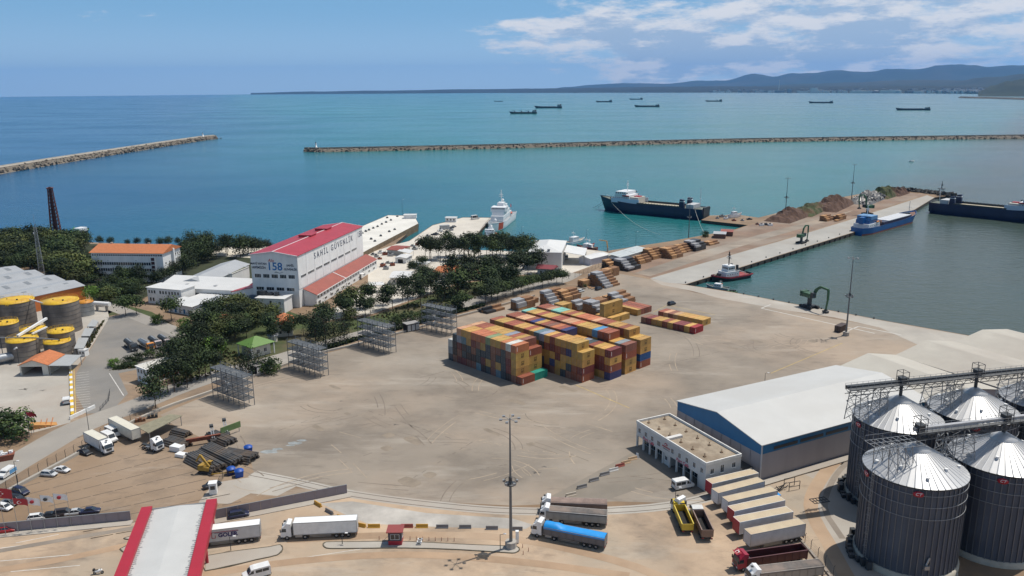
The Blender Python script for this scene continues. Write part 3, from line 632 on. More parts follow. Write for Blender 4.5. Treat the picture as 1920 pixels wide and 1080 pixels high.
# ---- coast guard hall with its brown-red lean-to
def coast_guard():
    o,ang,L,D=fr((468.8,477.8),(556,480.7),23.5,(676,425));D=79.;h=23.5;ri=1.7
    r=thing('coast_guard_hall','large white hall with red metal roof and giant lettering along its long side','hall',o,ang)
    b=MB();b.box(0,L,0,D,0,h)
    for y in (0,D):b.add([(0,y,h),(L,y,h),(L/2,y,h+ri)],[(0,1,2)])
    b.build('wall',WHITE,r)
    for s in (0,1): # two roof slopes
        b=MB();x0,x1=((-.5,L/2),(L/2,L+.5))[s];z0,z1=(h,h+ri) if s==0 else (h+ri,h)
        b.exty([(x0,z0+.02),(x1,z1+.02),(x1,z1+.25),(x0,z0+.25)],-.6,D+.6);b.build('roof',REDROOF,r)
    b=MB();b.bar((L/2,-.65,h+ri+.3),(L/2,D+.65,h+ri+.3),.35,.12); 
    for y in (-.62,D+.62):
        b.bar((-.5,y,h+.18),(L/2,y,h+ri+.18),.3,.25);b.bar((L+.5,y,h+.18),(L/2,y,h+ri+.18),.3,.25)
    b.build('roof_trim',WPAINT,r)
    for y in (37,56): # roof monitors
        b=MB();b.box(L/2-5.2,L/2+1.2,y,y+6,h+ri-.3,h+ri+.75);b.box(L/2-5.5,L/2+1.5,y-.3,y+6.3,h+ri+.75,h+ri+.92);b.build('roof_vent',REDROOF,r)
    n=9 # facade sheets of the long side with open joints
    for i in range(n):
        y0,y1=D*i/n+.12,D*(i+1)/n-.12;b=MB();b.box(L+.004,L+.16,y0,y1,8.4,h-.12);b.build('wall_panel',WHITE,r)
    wm=win_mesh(1.15,1.0,0,False)
    for i in range(8):
        for j in range(5):
            if (i,j) not in ((0,0),):windows(r,wm,(L+.18,0),pi/2,[D*i/n+1.8+j*1.36],[13.2])
    for i in range(5):windows(r,win_mesh(2.9,1.6,3,False),(0,0),0,[3.0+i*4.05],[13.3])
    for i in range(4):windows(r,win_mesh(3.6,1.4,2,False),(0,0),0,[3.6+i*4.9],[7.6])
    # lettering on the long side and the gable
    ink=mat('navy_lettering',(.02,.03,.07),.6,var=.05);blue=mat('blue_numerals',(.02,.16,.40),.5,var=.05);rd=mat('red_script',(.45,.03,.03),.5,var=.05)
    put_text('S A H İ L   G Ü V E N L İ K',4.1,ink,r,(L+.2,D*.52,19.9),(0,1,0),(1,0,0),spacing=1.0,bold=.03)
    put_text('158',4.3,ink,r,(L+.2,D*.945,20.2),(0,1,0),(1,0,0),bold=.06)
    b=MB();b.box(L+.16,L+.185,D*.903,D*.988,16.8,23.2);b.build('banner',WPAINT,r)
    put_text('MAVİ VATAN',1.28,ink,r,(3.7,-.05,19.6),(1,0,0),(0,-1,0),bold=.03);put_text('HEPİMİZİN',1.28,ink,r,(3.7,-.05,17.8),(1,0,0),(0,-1,0),bold=.03)
    put_text('158',5.0,blue,r,(11.4,-.05,18.4),(1,0,0),(0,-1,0),bold=.08)
    put_text('Alo',2.,rd,r,(9.8,-.08,21.2),(1,0,0),(0,-1,0),shear=.2)
    put_text('SAHİL',1.28,ink,r,(18.9,-.05,19.2),(1,0,0),(0,-1,0),bold=.03);put_text('GÜVENLİK',1.28,ink,r,(18.9,-.05,17.4),(1,0,0),(0,-1,0),bold=.03)
    b=MB() # small swoosh emblem under the numerals
    for k in range(8):b.bar((11.2+k*.5,-.06,15.9+.25*sin(k)),(11.8+k*.5,-.06,15.75+.2*sin(k+1.2)),.05,.35-.03*k)
    b.build('emblem',GREY,r)
    # lean-to on the long side
    x1,y0,yb=L+6.2,4.,82.
    r2=thing('lean_to','long two storey white annex with brown red roof along the coast guard hall','annex',o,ang)
    W2=x1-L;ya,ybk=y0,yb
    b=MB();b.exty([(L+.2,0),(x1,0),(x1,5.1),(L+.2,7.7)],ya,ybk);b.build('wall',WHITE,r2)
    for k,(p,q) in enumerate(((ya-.4,ya+(ybk-ya)*.42),(ya+(ybk-ya)*.42+.5,ybk+.4))):
        b=MB();b.exty([(L+.2,7.75),(x1+.6,5.05),(x1+.6,5.25),(L+.2,7.95)],p,q);b.build('roof',BRICKROOF,r2)
    b=MB();ym=ya+(ybk-ya)*.42+.25;b.bar((L+.3,ym,7.95),(x1+.6,ym,5.25),.45,.3);b.bar((x1+.65,ya-.4,5.12),(x1+.65,ybk+.4,5.12),.15,.3);b.build('roof_trim',WPAINT,r2)
    nn=22
    for i in range(nn):
        y=ya+2+(ybk-ya-4)*i/(nn-1)
        if i not in (15,):windows(r2,win_mesh(1.5,1.15,1,False),(x1,0),pi/2,[y],[3.3])
        if i%2==0:windows(r2,win_mesh(2.4,.95,2,False),(x1,0),pi/2,[y+1],[.9])
    door(r2,(x1,ya+(ybk-ya)*.69,0),pi/2,1.8,2.6);b=MB();b.box(x1,x1+2,ya+(ybk-ya)*.69-1.6,ya+(ybk-ya)*.69+1.6,2.75,2.95);b.build('door_canopy',WPAINT,r2)
    for k in (.2,.45,.75):ac_unit(r2,(x1,ya+(ybk-ya)*k,2.1),pi/2)
    # red roofed lean-to on the other side of the gable
    r3=thing('lean_to','low annex with red roof tucked against the shaded gable of the coast guard hall','annex',o,ang)
    b=MB();b.exty([(-11,0),(-.2,0),(-.2,8.2),(-11,5.8)],1,16);b.build('wall',WHITE,r3)
    globals().update(CGO=o,CGA=ang)
    b=MB();b.exty([(-11.5,5.7),(-.2,8.25),(-.2,8.45),(-11.5,5.9)],.5,16.5);b.build('roof',REDROOF,r3)
coast_guard()
# ---- four storey office with orange tiled roof
def office():
    o,ang,L,D=fr((170,474),(304.2,475.6),14.8,(339,462));D=18
    h=14.8;r=house('office_block','four storey white office block with orange tiled roof among dark pines','office',o,ang,L,D,h,'gx',3.,WHITE,ORTILE,.7)
    for z in (2.2,5.4,8.6):front(r,L,26,[z],1.,1.5,0,1.2,L*.84)
    front(r,L,30,[13.4],.9,.7,0,1.,L*.98,False)
    b=MB();b.box(L*.845,L*.90,-1.1,-.004,0,13.4);b.build('stair_tower',WHITE,r);b=MB()
    for k in range(6):b.box(L*.850,L*.895,-1.16,-1.104,1.2+k*2,2.8+k*2)
    b.build('stair_window',mat('dark_red_glazing',(.06,.02,.02),.3),r)
    b=MB();b.box(L+.004,L+1.2,D*.5,D*.56,0,h+1);b.build('downpipe_shaft',WHITE,r)
    for z in (2.4,5.6,8.8,11.6):side(r,L,D,4,[z],.9,1.2,0,D*.62,D*.93)
    side(r,L,D,2,[5.6,8.8],.9,1.1,0,D*.14,D*.35)
    for x,z in ((6.8,4.3),(13.1,7.6),(20,4.4),(24,10.8),(9,10.8),(28,7.6)):ac_unit(r,(x,-.01,z))
    roof_stub(r,(6,9.5,h+2.3),1.3,.8);roof_stub(r,(L-12,9.5,h+2.3),1.2,.8)
office()
# ---- factory with parallel low gables
def factory():
    o,ang,L,_=fr((65,556),(157.5,536),7);ext=45;d=Vector((cos(ang),sin(ang),0));o=o-d*ext;L+=ext;R1=23.5;off=Vector((-sin(ang),cos(ang),0))
    r=thing('factory','factory with parallel grey metal roofs and an orange end wall behind the yellow tanks','factory',o,ang)
    bays=[(0,18),(18,39),(39,58),(58,76)]
    for k,(y0,y1) in enumerate(bays):
        x1=L+(0,1.5,3.3,3.5)[k];ym=y0+(y1-y0)*(.44 if k else .44)
        b=MB();b.extx([(y0,0),(y1,0),(y1,7),(ym,8.6),(y0,7)],0,x1-.01*k);b.build('wall',CREAM if k else mat('orange_cladding',(.52,.15,.035),.6,var=.1,scale=.3),r)
        for s,(ya,yb,za,zb) in enumerate(((y0,ym,7,8.6),(ym,y1,8.6,7))):
            ov=.5 if (k==0 and s==0) else 0
            b=MB();b.extx([(ya-ov,za+.02),(yb,zb+.02),(yb,zb+.2),(ya-ov,za+.2)],-.3,x1+.4);b.build('roof',GREYROOF,r)
        for q in range(6):
            x=x1-6-q*9.5;zc=7+1.6*.5
            b=MB();b.add([(x,y0+(ym-y0)*.38,7+1.6*.38+.23),(x+2.2,y0+(ym-y0)*.38,7+1.6*.38+.23),(x+2.2,y0+(ym-y0)*.86,7+1.6*.86+.23),(x,y0+(ym-y0)*.86,7+1.6*.86+.23)],[(0,1,2,3)]);b.build('skylight',mat('dusty_skylight',(.22,.23,.24),.35,var=.2),r)
factory()
def tank(c,R,h,label,roofm,wallm,rail=True,group='yellow roofed storage tanks',slope=.05):
    r=thing('storage_tank',label,'tank',(c[0],c[1],0),0,group);n=40
    b=MB();b.lathe([(R,0),(R,h)],n);b.build('shell',wallm,r)
    b=MB();b.lathe([(R+.12,h-.25),(R+.12,h+.04),(R*.5,h+R*slope*.6),(0,h+R*slope)],n);b.build('roof',roofm,r)
    nh=max(3,int(h/1.8))
    for k in range(1,nh):b=MB();b.lathe([(R+.004,h*k/nh-.05),(R+.05,h*k/nh-.05),(R+.05,h*k/nh+.05),(R+.004,h*k/nh+.05)],n);b.build('shell_seam',DARK,r)
    if rail:
        b=MB();pr=None
        for k in range(21):
            a=2*pi*k/20;p=Vector((R*.97*cos(a),R*.97*sin(a),h));q=p+Vector((0,0,1.));b.bar(p,q,.05)
            if pr is not None:b.bar(pr,q,.05);b.bar(pr-Vector((0,0,.5)),q-Vector((0,0,.5)),.04)
            pr=q
        b.build('railing',YELLOWP,r)
        b=MB();b.cyl((R*.3,-R*.2,h),(R*.3,-R*.2,h+.7),.35,n=10);b.build('hatch',DARK,r);b=MB();b.cyl((-R*.4,.1,h),(-R*.4,.1,h+.5),.25,n=8);b.build('hatch',DARK,r)
    return r
TROOF=mat('yellow_tank_roof',(.68,.43,.025),.55,var=.16,scale=.5,col2=(.52,.27,.03));TSHELL=mat('sooty_tank_shell',(.14,.12,.105),.7,var=.55,scale=.25,streak=.12,col2=(.24,.21,.18))
def tanks():
    def tc(px,z):g=G(*px,z);return (g.x,g.y)
    T=[((112,563),12.6,6.9,'tall soot streaked tank with plain bright yellow roof nearest the orange factory wall',TSHELL),((26,562),12.6,7.2,'tall tank with railed yellow roof and yellow stair at the picture edge',TSHELL),
         ((10,604),9.,4.4,'medium tank with yellow roof below the yellow stair',TSHELL),((61,616),7.5,4.4,'half hidden tank whose roof carries the white pipe bridge',TSHELL),
         ((41,635),7.5,5.2,'tank with pipework crossing its yellow roof beside the lorry shed',TSHELL),((113.3,618.8),8.,4.5,'round tank with weathered ochre roof in front of the tallest tank',TSHELL),((106.7,638.7),5.6,4.5,'lowest tank with pipe along its ochre roof behind the orange tiled shed',TSHELL)]
    for px,h,R,lab,w in T:tank(tc(px,h),R,h,lab,TROOF,w)
    r=tank(tc((158,561),7.),3.3,6.,'small silver tank with orange cap beyond the tall yellow tank',mat('orange_tank_cap',(.6,.25,.03),.5),STEEL,True,None,.25)
    # pipe bridges and stairs
    def pipe(name,label,P,w,m=WPAINT,cat='pipe',legs=True):
        rr=thing(name,label,cat,(P[0].x,P[0].y,0));O=Vector((P[0].x,P[0].y,0));b=MB()
        for p,q in zip(P,P[1:]):b.bar(p-O,q-O,w)
        b.build('pipe_run',m,rr)
        if legs:
            b=MB()
            for p in P:b.bar((p.x-O.x,p.y-O.y,0),p-O,.18)
            b.build('support_post',DARK,rr)
    pipe('pipe_bridge','long white pipe bridge rising over the low yellow tanks',[G(33,630,8.3),G(87,597,9.)],.8);pipe('pipe_bridge','short white pipe sloping down beside the ochre tank roof',[G(60,626,8.2),G(88,613,8.6)],.5)
    pipe('roof_pipe','grey pipe laid level across two yellow tank roofs',[G(0,633,8.2),G(60,633,8.),G(110,637,6.4)],.35,GREY);pipe('feed_pipe','white pipe from the tall tank roof down to the ground',[G(55,561,12.9),G(80,568,12.9),G(84,598,2)],.35)
    pipe('steel_chute','white chute by the lorry shed at the foot of the tanks',[G(17,661,3.),G(31,652,6)],.5)
    g=G(8,597,0);r=thing('tank_stair','yellow steel stair climbing the tall tank at the picture edge','stairs',G(4,605));b=MB();p,q=G(4,592,6.)-r.location,G(13,572,12.4)-r.location
    for s in (-.5,.5):b.bar(p+Vector((s,0,0)),q+Vector((s,0,0)),.12,.25);b.bar(p+Vector((s,0,1)),q+Vector((s,0,1)),.07)
    b.build('stringer',YELLOWP,r)
    for k in range(14):pp=p.lerp(q,k/13);t=MB();t.box(pp.x-.5,pp.x+.5,pp.y-.13,pp.y+.13,pp.z,pp.z+.05);t.build('tread',YELLOWP,r)
    # white vessel and pipe rack beside the silver tank
    g=G(186,582);r=thing('storage_vessel','white horizontal pressure vessel beside the silver tank','tank',g,radians(-15));b=MB();b.cyl((-2,0,3.2),(6,0,3.2),1.0,n=14);b.lathe([(0,0)],3);b.build('vessel_body',WPAINT,r);b=MB()
    for x in (-1,4):b.box(x,x+.4,-.7,.7,0,2.3)
    b.build('saddle',CONC,r)
    g=G(28,678);r=thing('silver_vessel','grey horizontal vessel beside the lorry shed at the tank farm','tank',g,radians(40));b=MB();b.cyl((-8,0,2.2),(3.5,0,2.2),1.6,n=16);b.build('vessel_body',STEEL,r);b=MB()
    for x in (-6,1.5):b.box(x,x+.5,-1.1,1.1,0,1.2)
    b.build('saddle',CONC,r)
tanks()
def open_canopy(name,label,corners,z,m,cat='canopy',t=.18,post=.18,group=None,ribs=0):
    P=[G(*p,z) for p in corners];c=sum(P,Vector())/len(P);r=thing(name,label,cat,(c.x,c.y,0),0,group);pl=ccw([(p.x-c.x,p.y-c.y) for p in P])
    b=MB();b.extz(pl,z-t,z);b.build('roof',m,r)
    for x,y in pl:b=MB();b.bar((x*.92,y*.92,0),(x*.92,y*.92,z-t),post);b.build('post',GREY,r)
    return r
def misc_left():
    A=lambda x,y:(x/6,540+y/6)
    for k,q in enumerate((((1040,350),(1105,372),(1075,432),(978,432)),((955,450),(1058,450),(1010,540),(912,540)),((885,558),(997,558),(940,680),(832,680)))):
        open_canopy('carport',('grey carport roof highest up the slope, below the silver tank','middle grey carport roof beside the tall tank','lowest grey carport roof, ribbed, by the white hut')[k],[A(*p) for p in q],2.8,mat('grey_carport_sheet',(.36,.37,.37),.6,var=.1,scale=.6),group='carports beside the tank farm')
    o,ang,L,D=fr((35.8,685),(89,684),3.7,(115,664));r=thing('lorry_shed','open fronted shed with orange tiled gable roof by the tanks','shed',o,ang)
    D=11;b=MB()
    for x0,x1 in ((0,.5),(L-2,L)):b.box(x0,x1,0,.25,0,3.7)
    b.box(0,.25,.25,D,0,3.7);b.box(L-.25,L,.25,D,0,3.7);b.box(.25,L-.25,D-.25,D,0,3.7)
    b.add([(0,0,3.7),(L,0,3.7),(L/2,0,5.4)],[(0,1,2)]);b.add([(0,.25,3.7),(L,.25,3.7),(L/2,.25,5.4)],[(0,2,1)]);b.box(.5,L-2,.0,.25,3.1,3.7);b.build('wall',CREAM,r)
    for s in (0,1):x0,x1=((-.4,L/2),(L/2,L+.4))[s];z0,z1=((3.6,5.5),(5.5,3.6))[s];b=MB();b.exty([(x0,z0),(x1,z1),(x1,z1+.15),(x0,z0+.15)],-.5,D+.3);b.build('roof',ORTILE,r)
    open_canopy('steel_canopy','grey sheet canopy joined to the orange tiled lorry shed',[(115.5,664.5),(153,665.5),(131.7,685.5),(90,685.5)],3.5,mat('grey_carport_sheet',(.4,.4,.4)))
    g=G(148,668);r=house('guard_hut','tiny white hut at the end of the carport row','hut',g,radians(-10),2.6,2.2,2.3,'flat',0,WHITE,WHITER,.15);front(r,2.6,2,[1.],.7,.8,0)
    # guard building with its red band
    o,ang,L,D=fr((255,684.7),(273.6,691.7),5.6,(327.8,671.7));h=5.2
    r=house('guard_building','two storey white gate building with red band and flat roof on the tanker yard','building',o,ang,L,D,h,'flat',0,WHITE,mat('pale_flat_roof',(.56,.54,.49),.9,var=.12,scale=.4),.35,None,.12)
    front(r,L,3,[3.3],1.,1.3,0);front(r,L,2,[.9],1.3,1.2,1);side(r,L,D,3,[3.4],.8,.9,0,D*.45,D*.9);b=MB();b.box(L+.004,L+.06,D*.15,D*.95,.9,1.9,0);b.build('red_band',REDP,r);ac_unit(r,(L,D*.33,3.3),pi/2);door(r,(L+.0,D*.06,0),pi/2,1.,2.1)
    # white complex between the office and the coast guard hall
    o,ang,L,D=fr((275,538),(339,543.5),7.6,(357,537));D=9
    r=house('white_office','two storey white flat roofed block at the road end of the white works','building',o,ang,L,D,7.4,'flat',0,WHITE,WHITER,.4);front(r,L,3,[4.9],.9,1.4,0,1.2,4.2);front(r,L,3,[4.9],.9,1.4,0,7.4,10.6);front(r,L,4,[4.9],.9,1.4,0,12.4,17.3);front(r,L,2,[1.2],.9,1.6,0,1.6,3.2);front(r,L,3,[1.2],1.1,1.5,1,7.,12.);door(r,(L*.48,0,0),0,1.4,2.2)
    o2=o+Vector((cos(ang),sin(ang),0))*-1+Vector((-sin(ang),cos(ang),0))*8.2
    r=house('works_hall','long white roofed works hall sloping down towards the road','hall',o2,ang+radians(6),43,13,5.6,'mono',2.6,WHITE,WHITER,.5);front(r,43,8,[2.6],2.2,1.2,2,20,42,False)
    for x in (12,27):b=MB();b.box(x,x+1.4,3,6.2,6.55,6.75);b.build('roof_vent',GREYROOF,r)
    o3,a3,L3,D3=fr((315,567),(360,575),4.2,(375,565));r=house('store_building','low white building with plain white roof beside the road pine','building',o3,a3,L3,8.5,4,'mono',.7,WHITE,WHITER,.4);side(r,L3,8.5,2,[1.2],1.,1.2)
    for k in range(5):b=MB();b.box(L3*(.08+.18*k),L3*(.08+.18*k)+1.2,-.06,-.005,.3,2.3);b.build('door',(BLUEP if k%2 else GREY),r)
    o4,a4,L4,_=fr((383,573),(414,572),4.6);r=house('blue_gable_store','pale blue gabled store with grey roof at the end of the white works','building',o4,a4,7,15,4.2,'gy',1.2,mat('pale_blue_wall',(.33,.42,.60),.8,var=.1),GREYROOF,.3);front(r,7,2,[1.6],1.,1.3,0)
    o5=o+Vector((cos(ang),sin(ang),0))*14+Vector((-sin(ang),cos(ang),0))*1.5;r=house('flat_link','low flat white roofed link between the works hall and the two storey block','building',o5+Vector((7,-3,0)),ang,20,9,3.6,'flat',0,WHITE,WHITER,.3)
    o6,a6,L6,D6=fr((331.7,521),(388,522.5),8.5);r=house('grey_roof_shed','long shed with grey metal roof running back towards the beach','shed',o6,a6,15.3,43,6,'gy',2.2,WHITE,GREYROOF,.6)
    o7,a7,L7,D7=fr((402,513),(435,514.5),6.,(451,510));r=house('olive_roof_block','white block with flat olive roof behind the works hall','building',o7,a7,L7,16,6,'flat',0,WHITE,mat('olive_flat_roof',(.13,.13,.08),.9,var=.15),.1,None,.3);front(r,L7,2,[2.5],1.,1.)
    o8,a8,L8,D8=fr((447,528),(473,531),5.2);r=house('olive_roof_annex','small white annex with dark olive roof next to the red lean-to','building',o8,a8,9,9,4,'gx',1.4,WHITE,mat('olive_flat_roof',(.13,.13,.08)),.4)
    o,ang,L,D=fr((480,558),(532,560),6.7,(545,554));D=8;r=house('entrance_block','white block with outside stair in front of the coast guard gable','building',o,ang,L,D,6.5,'flat',0,WHITE,WHITER,.5);windows(r,win_mesh(1.,1.2,1),(0,0),0,[L*.84],[3.9]);door(r,(L*.52,0,3.4),0,1.,2.1)
    b=MB();b.bar((L*.45,-1,3.3),(L*.62,-1,3.3),1.4,.15)
    b.build('landing',CONC,r);b=MB();b.bar((L*.62,-1.6,4.2),(L*.98,-1.6,1.),.06);b.bar((L*.62,-1.6,3.2),(L*.98,-1.6,.1),.12,.3);b.bar((L*.45,-1.6,4.3),(L*.62,-1.6,4.3),.06);b.build('stair_railing',GREY,r)
    for k in range(12):t=MB();x=L*.63+k*L*.029;t.box(x,x+.32,-1.6,-.4,3.1-k*.26,3.2-k*.26);t.build('tread',CONC,r)
    o9,a9,L9,_=fr((458,556),(484,557),5.6);r=house('dark_roof_hut','little white hut with dark blue roof left of the outside stair','hut',o9,a9,6.2,6,4.6,'hip',1.,WHITE,mat('slate_blue_roof',(.06,.09,.12),.6),.5);front(r,6.2,3,[2.4],.9,1.1,0)
    g=G(520,552,0);r=thing('rooftop_plant','dark boxes of machinery on the terrace before the coast guard gable','machinery',CGO+Vector((5*cos(CGA)+6*sin(CGA),5*sin(CGA)-6*cos(CGA),6.7)),CGA);b=MB();b.box(0,4,0,2,0,1.8);b.box(4.3,7,.2,2.4,0,1.2);b.box(8.5,10,0,1.5,0,1.6);b.build('housing',DARK,r);b=MB();b.box(-.5,10.5,-.3,2.8,-.25,-.01);b.build('base_plate',CONC,r)
    for k in range(4):b=MB();b.cyl((1+k*2.2,1,1.8 if k<2 else 1.2),(1+k*2.2,1,2.1 if k<2 else 1.5),.5,n=12);b.build('fan',GREY,r)
    b=MB();b.box(0,10,.2,2.2,-6.7,-.26);b.build('terrace',WHITE,r)
    o,ang,L,D=fr((516,606.7),(539,605),5.6,(541,591));r=house('orange_roof_house','small house with bright orange tiled roof half hidden by dark trees','house',o,ang,6.4,10,5.2,'gy',1.6,CREAM,ORTILE,.6);front(r,6.4,2,[1.2,3.3],.9,1.2,0)
    g=G(512,640);r=thing('round_kiosk','small round grey kiosk below the orange roofed house','kiosk',g);b=MB();b.lathe([(1.7,0),(1.7,2.6)],14);b.build('wall',CREAM,r);b=MB();b.lathe([(2.2,2.5),(2.2,2.65),(0,3.6)],14);b.build('roof',GREYROOF,r)
    o,ang,L,D=fr((443.6,644),(471,653),4.4,(514,640));r=thing('green_roof_lodge','gate lodge with green pyramid roof beside slim cypresses','lodge',o,ang);D=10
    b=MB();b.box(1.2,L-1.2,1.2,D-1.2,0,4.3);b.build('wall',CREAM,r);roof_mb(L,D,4.3,'hip',2.5,.2).build('roof',mat('green_roof_sheet',(.10,.20,.035),.6,var=.12,scale=.4),r)
    for x,y in ((.3,.3),(L-.3,.3),(L-.3,D-.3),(.3,D-.3)):b=MB();b.bar((x,y,0),(x,y,4.3),.3);b.build('post',WPAINT,r)
    windows(r,win_mesh(1.2,1.4),(0,1.2),0,[L*.35,L*.65],[1.3]);windows(r,win_mesh(1.2,1.4),(L-1.2,0),pi/2,[D*.35,D*.65],[1.3])
    # black cabins with white panels
    for k,(A_,B_,base,lab) in enumerate((((479.9,687),(509.7,677),(480,705),'black cabin with three white panels beside the green roofed lodge'),((763,608.5),(786,604),(763,620),'black cabin with three pale panels between two steel racks'))):
        o,ang,L,D=fr(A_,B_,3.3);r=thing('panel_cabin',lab,'cabin',o,ang,'black panel cabins along the wall');b=MB();b.box(0,L,0,3.4,0,3.1);b.build('wall',BLACK,r);b=MB();b.box(-.15,L+.15,-.2,3.6,3.1,3.3);b.build('roof',mat('grey_cabin_roof',(.30,.29,.28),.8),r)
        for i in range(3):b=MB();w=L/3;b.box(w*i+.25,w*(i+1)-.12,-.07,-.004,.35,2.75);b.build('panel',WPAINT if k==0 else mat('pale_grey_panel',(.45,.46,.46),.6),r)
    # naval base buildings behind the pines
    o,ang,L,D=fr((731.7,519.7),(766.7,519.7),3.6,(785,507.5));r=house('white_workshop','white workshop with ribbed pale roof behind the roadside pines','building',o,ang,9.6,14,3.3,'gx',.9,CREAM,WHITER,.6);front(r,9.6,3,[1.1],1.1,1.1)
    o,ang,L,D=fr((741,483),(761,484),3.,(767,478));r=house('white_garage','white garage with a black doorway near the naval slip','garage',o,ang,6.5,9,2.9,'gy',.5,WHITE,WHITER,.4);b=MB();b.box(1.6,4.6,-.05,-.004,0,2.2);b.build('door',BLACK,r)
    o,ang,L,D=fr((726,467),(750,468.5),3.4,(755,463));house('red_roof_store','low store with red roof beside the naval slip','store',o,ang,8.5,13,3.,'gx',.9,CREAM,BRICKROOF,.5)
    open_canopy('white_canopy','white sheet canopy in front of the red roofed store',[(745,470),(754,465),(776,469),(768,475)],3.4,WHITER)
    r=open_canopy('gate_canopy','square white gate canopy at the end of the coast guard annex',[(691,529),(718,528),(722,534),(693,535)],4.,WHITER)
    o,ang,L,D=fr((812,509),(890,511),4.,(900,496));r=house('orange_hip_house','long single storey building with orange hipped roof among tall pines','building',o,ang,24,13,3.6,'hip',2.6,CREAM,ORTILE,.7);front(r,24,7,[1.2],1.2,1.2)
    o,ang,L,D=fr((770,494),(795,495),2.8);house('grey_flat_hut','low pale hut with flat roof beside the round pine','hut',o,ang,9,7,2.6,'flat',0,CREAM,WHITER,.3)
    # white boat hall with canopy and the red roofed kiosk before it
    o,ang,L,D=fr((990.8,471.7),(1050,473),9.6,(1067.5,450.8));L=17.5;D=34;h=9.2
    r=thing('boat_hall','big white hall with shallow hipped white roof beside the basin','hall',o,ang);b=MB();b.box(0,L,0,D,0,h);b.build('wall',mat('warm_white_wall',(.58,.56,.53),.85,var=.08),r)
    b=MB();x0,x1,y0,y1=-.4,L+.4,-.4,D+.4;b.box(x0,x1,y0,y1,h,h+.3);b.add([(x0,y0,h+.3),(x1,y0,h+.3),(x1,y1,h+.3),(x0,y1,h+.3),(L/2,9,h+2.6),(L/2,D-9,h+2.6)],[(0,1,4),(1,2,5,4),(2,3,5),(3,0,4,5)]);b.build('roof',WHITER,r)
    b=MB()
    for k in range(3):b.box(L*.45+k*.75,L*.45+k*.75+.3,-.05,-.004,h*.52,h*.70)
    b.build('vent_slot',DARK,r)
    for x in (L*.42,L*.62):roof_stub(r,(x,1.2,h+.3),1.3,1.2,GREY)
    for y in (.6,2.,3.4):b=MB();b.box(L+.004,L+.3,y,y+.5,0,h);b.build('pilaster',WPAINT,r)
    r=thing('hall_canopy','white lean-to canopy over parked vans on the basin side of the boat hall','canopy',o,ang);b=MB();b.exty([(L+.5,7.0),(L+12,5.2),(L+12,5.4),(L+.5,7.2)],13,34);b.build('roof',WHITER,r)
    for y in (13.5,20,27,33.5):b=MB();b.bar((L+11.5,y,0),(L+11.5,y,5.2),.3);b.build('post',GREY,r)
    o,ang,L,D=fr((1007.5,503),(1038,505),3.4,(1044,500));r=house('red_roof_kiosk','small pale kiosk with dark red gable roof in front of the boat hall','kiosk',o,ang,8.6,6.5,3.3,'gx',1.5,mat('pale_blue_white_wall',(.52,.56,.62),.8),mat('dark_red_roof',(.22,.035,.045),.6,var=.15),.8);door(r,(2,0,0),0,1,2.1);windows(r,win_mesh(2.6,1.6,2),(0,0),0,[5.6],[1.])
    # timber quay sheds
    o,ang,L,D=fr((1107,486),(1141,478),3.6);r=house('ribbed_store','white ribbed store at the head of the timber quay','store',o,ang,15.8,8,3.6,'gx',.8,mat('lilac_white_sheet',(.52,.53,.60),.6,var=.08),WHITER,.4)
    for k in range(12):b=MB();b.box(.6+k*1.25,.7+k*1.25,-.06,-.004,0,3.6);b.build('rib',WPAINT,r)
    P=[G(*p,4.2) for p in ((1141,477),(1195,462),(1204,467),(1148,483))];d=P[1]-P[0];ang=atan2(d.y,d.x);o=Vector((P[0].x,P[0].y,0));L=d.length
    for k in range(2):
        oo=o+Vector((cos(ang),sin(ang),0))*(L/2+.3)*k;r=thing('glazed_shed',('pale translucent roofed shed nearest the ribbed store on the timber quay','pale translucent roofed shed farther along the timber quay')[k],'shed',oo,ang,'translucent sheds on the timber quay');b=MB();b.box(0,L/2,-8,0,0,3.4);b.build('wall',CREAM,r)
        for j in range(5):b=MB();w=L/10;b.extx([(-8.4,3.45),(.4,4.4),(.4,4.5),(-8.4,3.55)],w*j+.08,w*(j+1)-.08);b.build('roof_panel',mat('translucent_sheet',(.50,.53,.52),.35,var=.12),r)
    o,ang,L,D=fr((1338,438),(1361,439),3.); 
    for k in range(2):
        oo=o+Vector((cos(.87),sin(.87),0))*10.5*k;r=house('quay_shed',('grey roofed brown shed at the root of the ship berth','brown roofed shed behind the grey roofed one at the berth')[k],'shed',oo,ang,7.5,9.5,2.8,'gx',.6,mat('brown_sheet_wall',(.13,.07,.05),.7),GREYROOF if k==0 else BRICKROOF,.3)
misc_left()
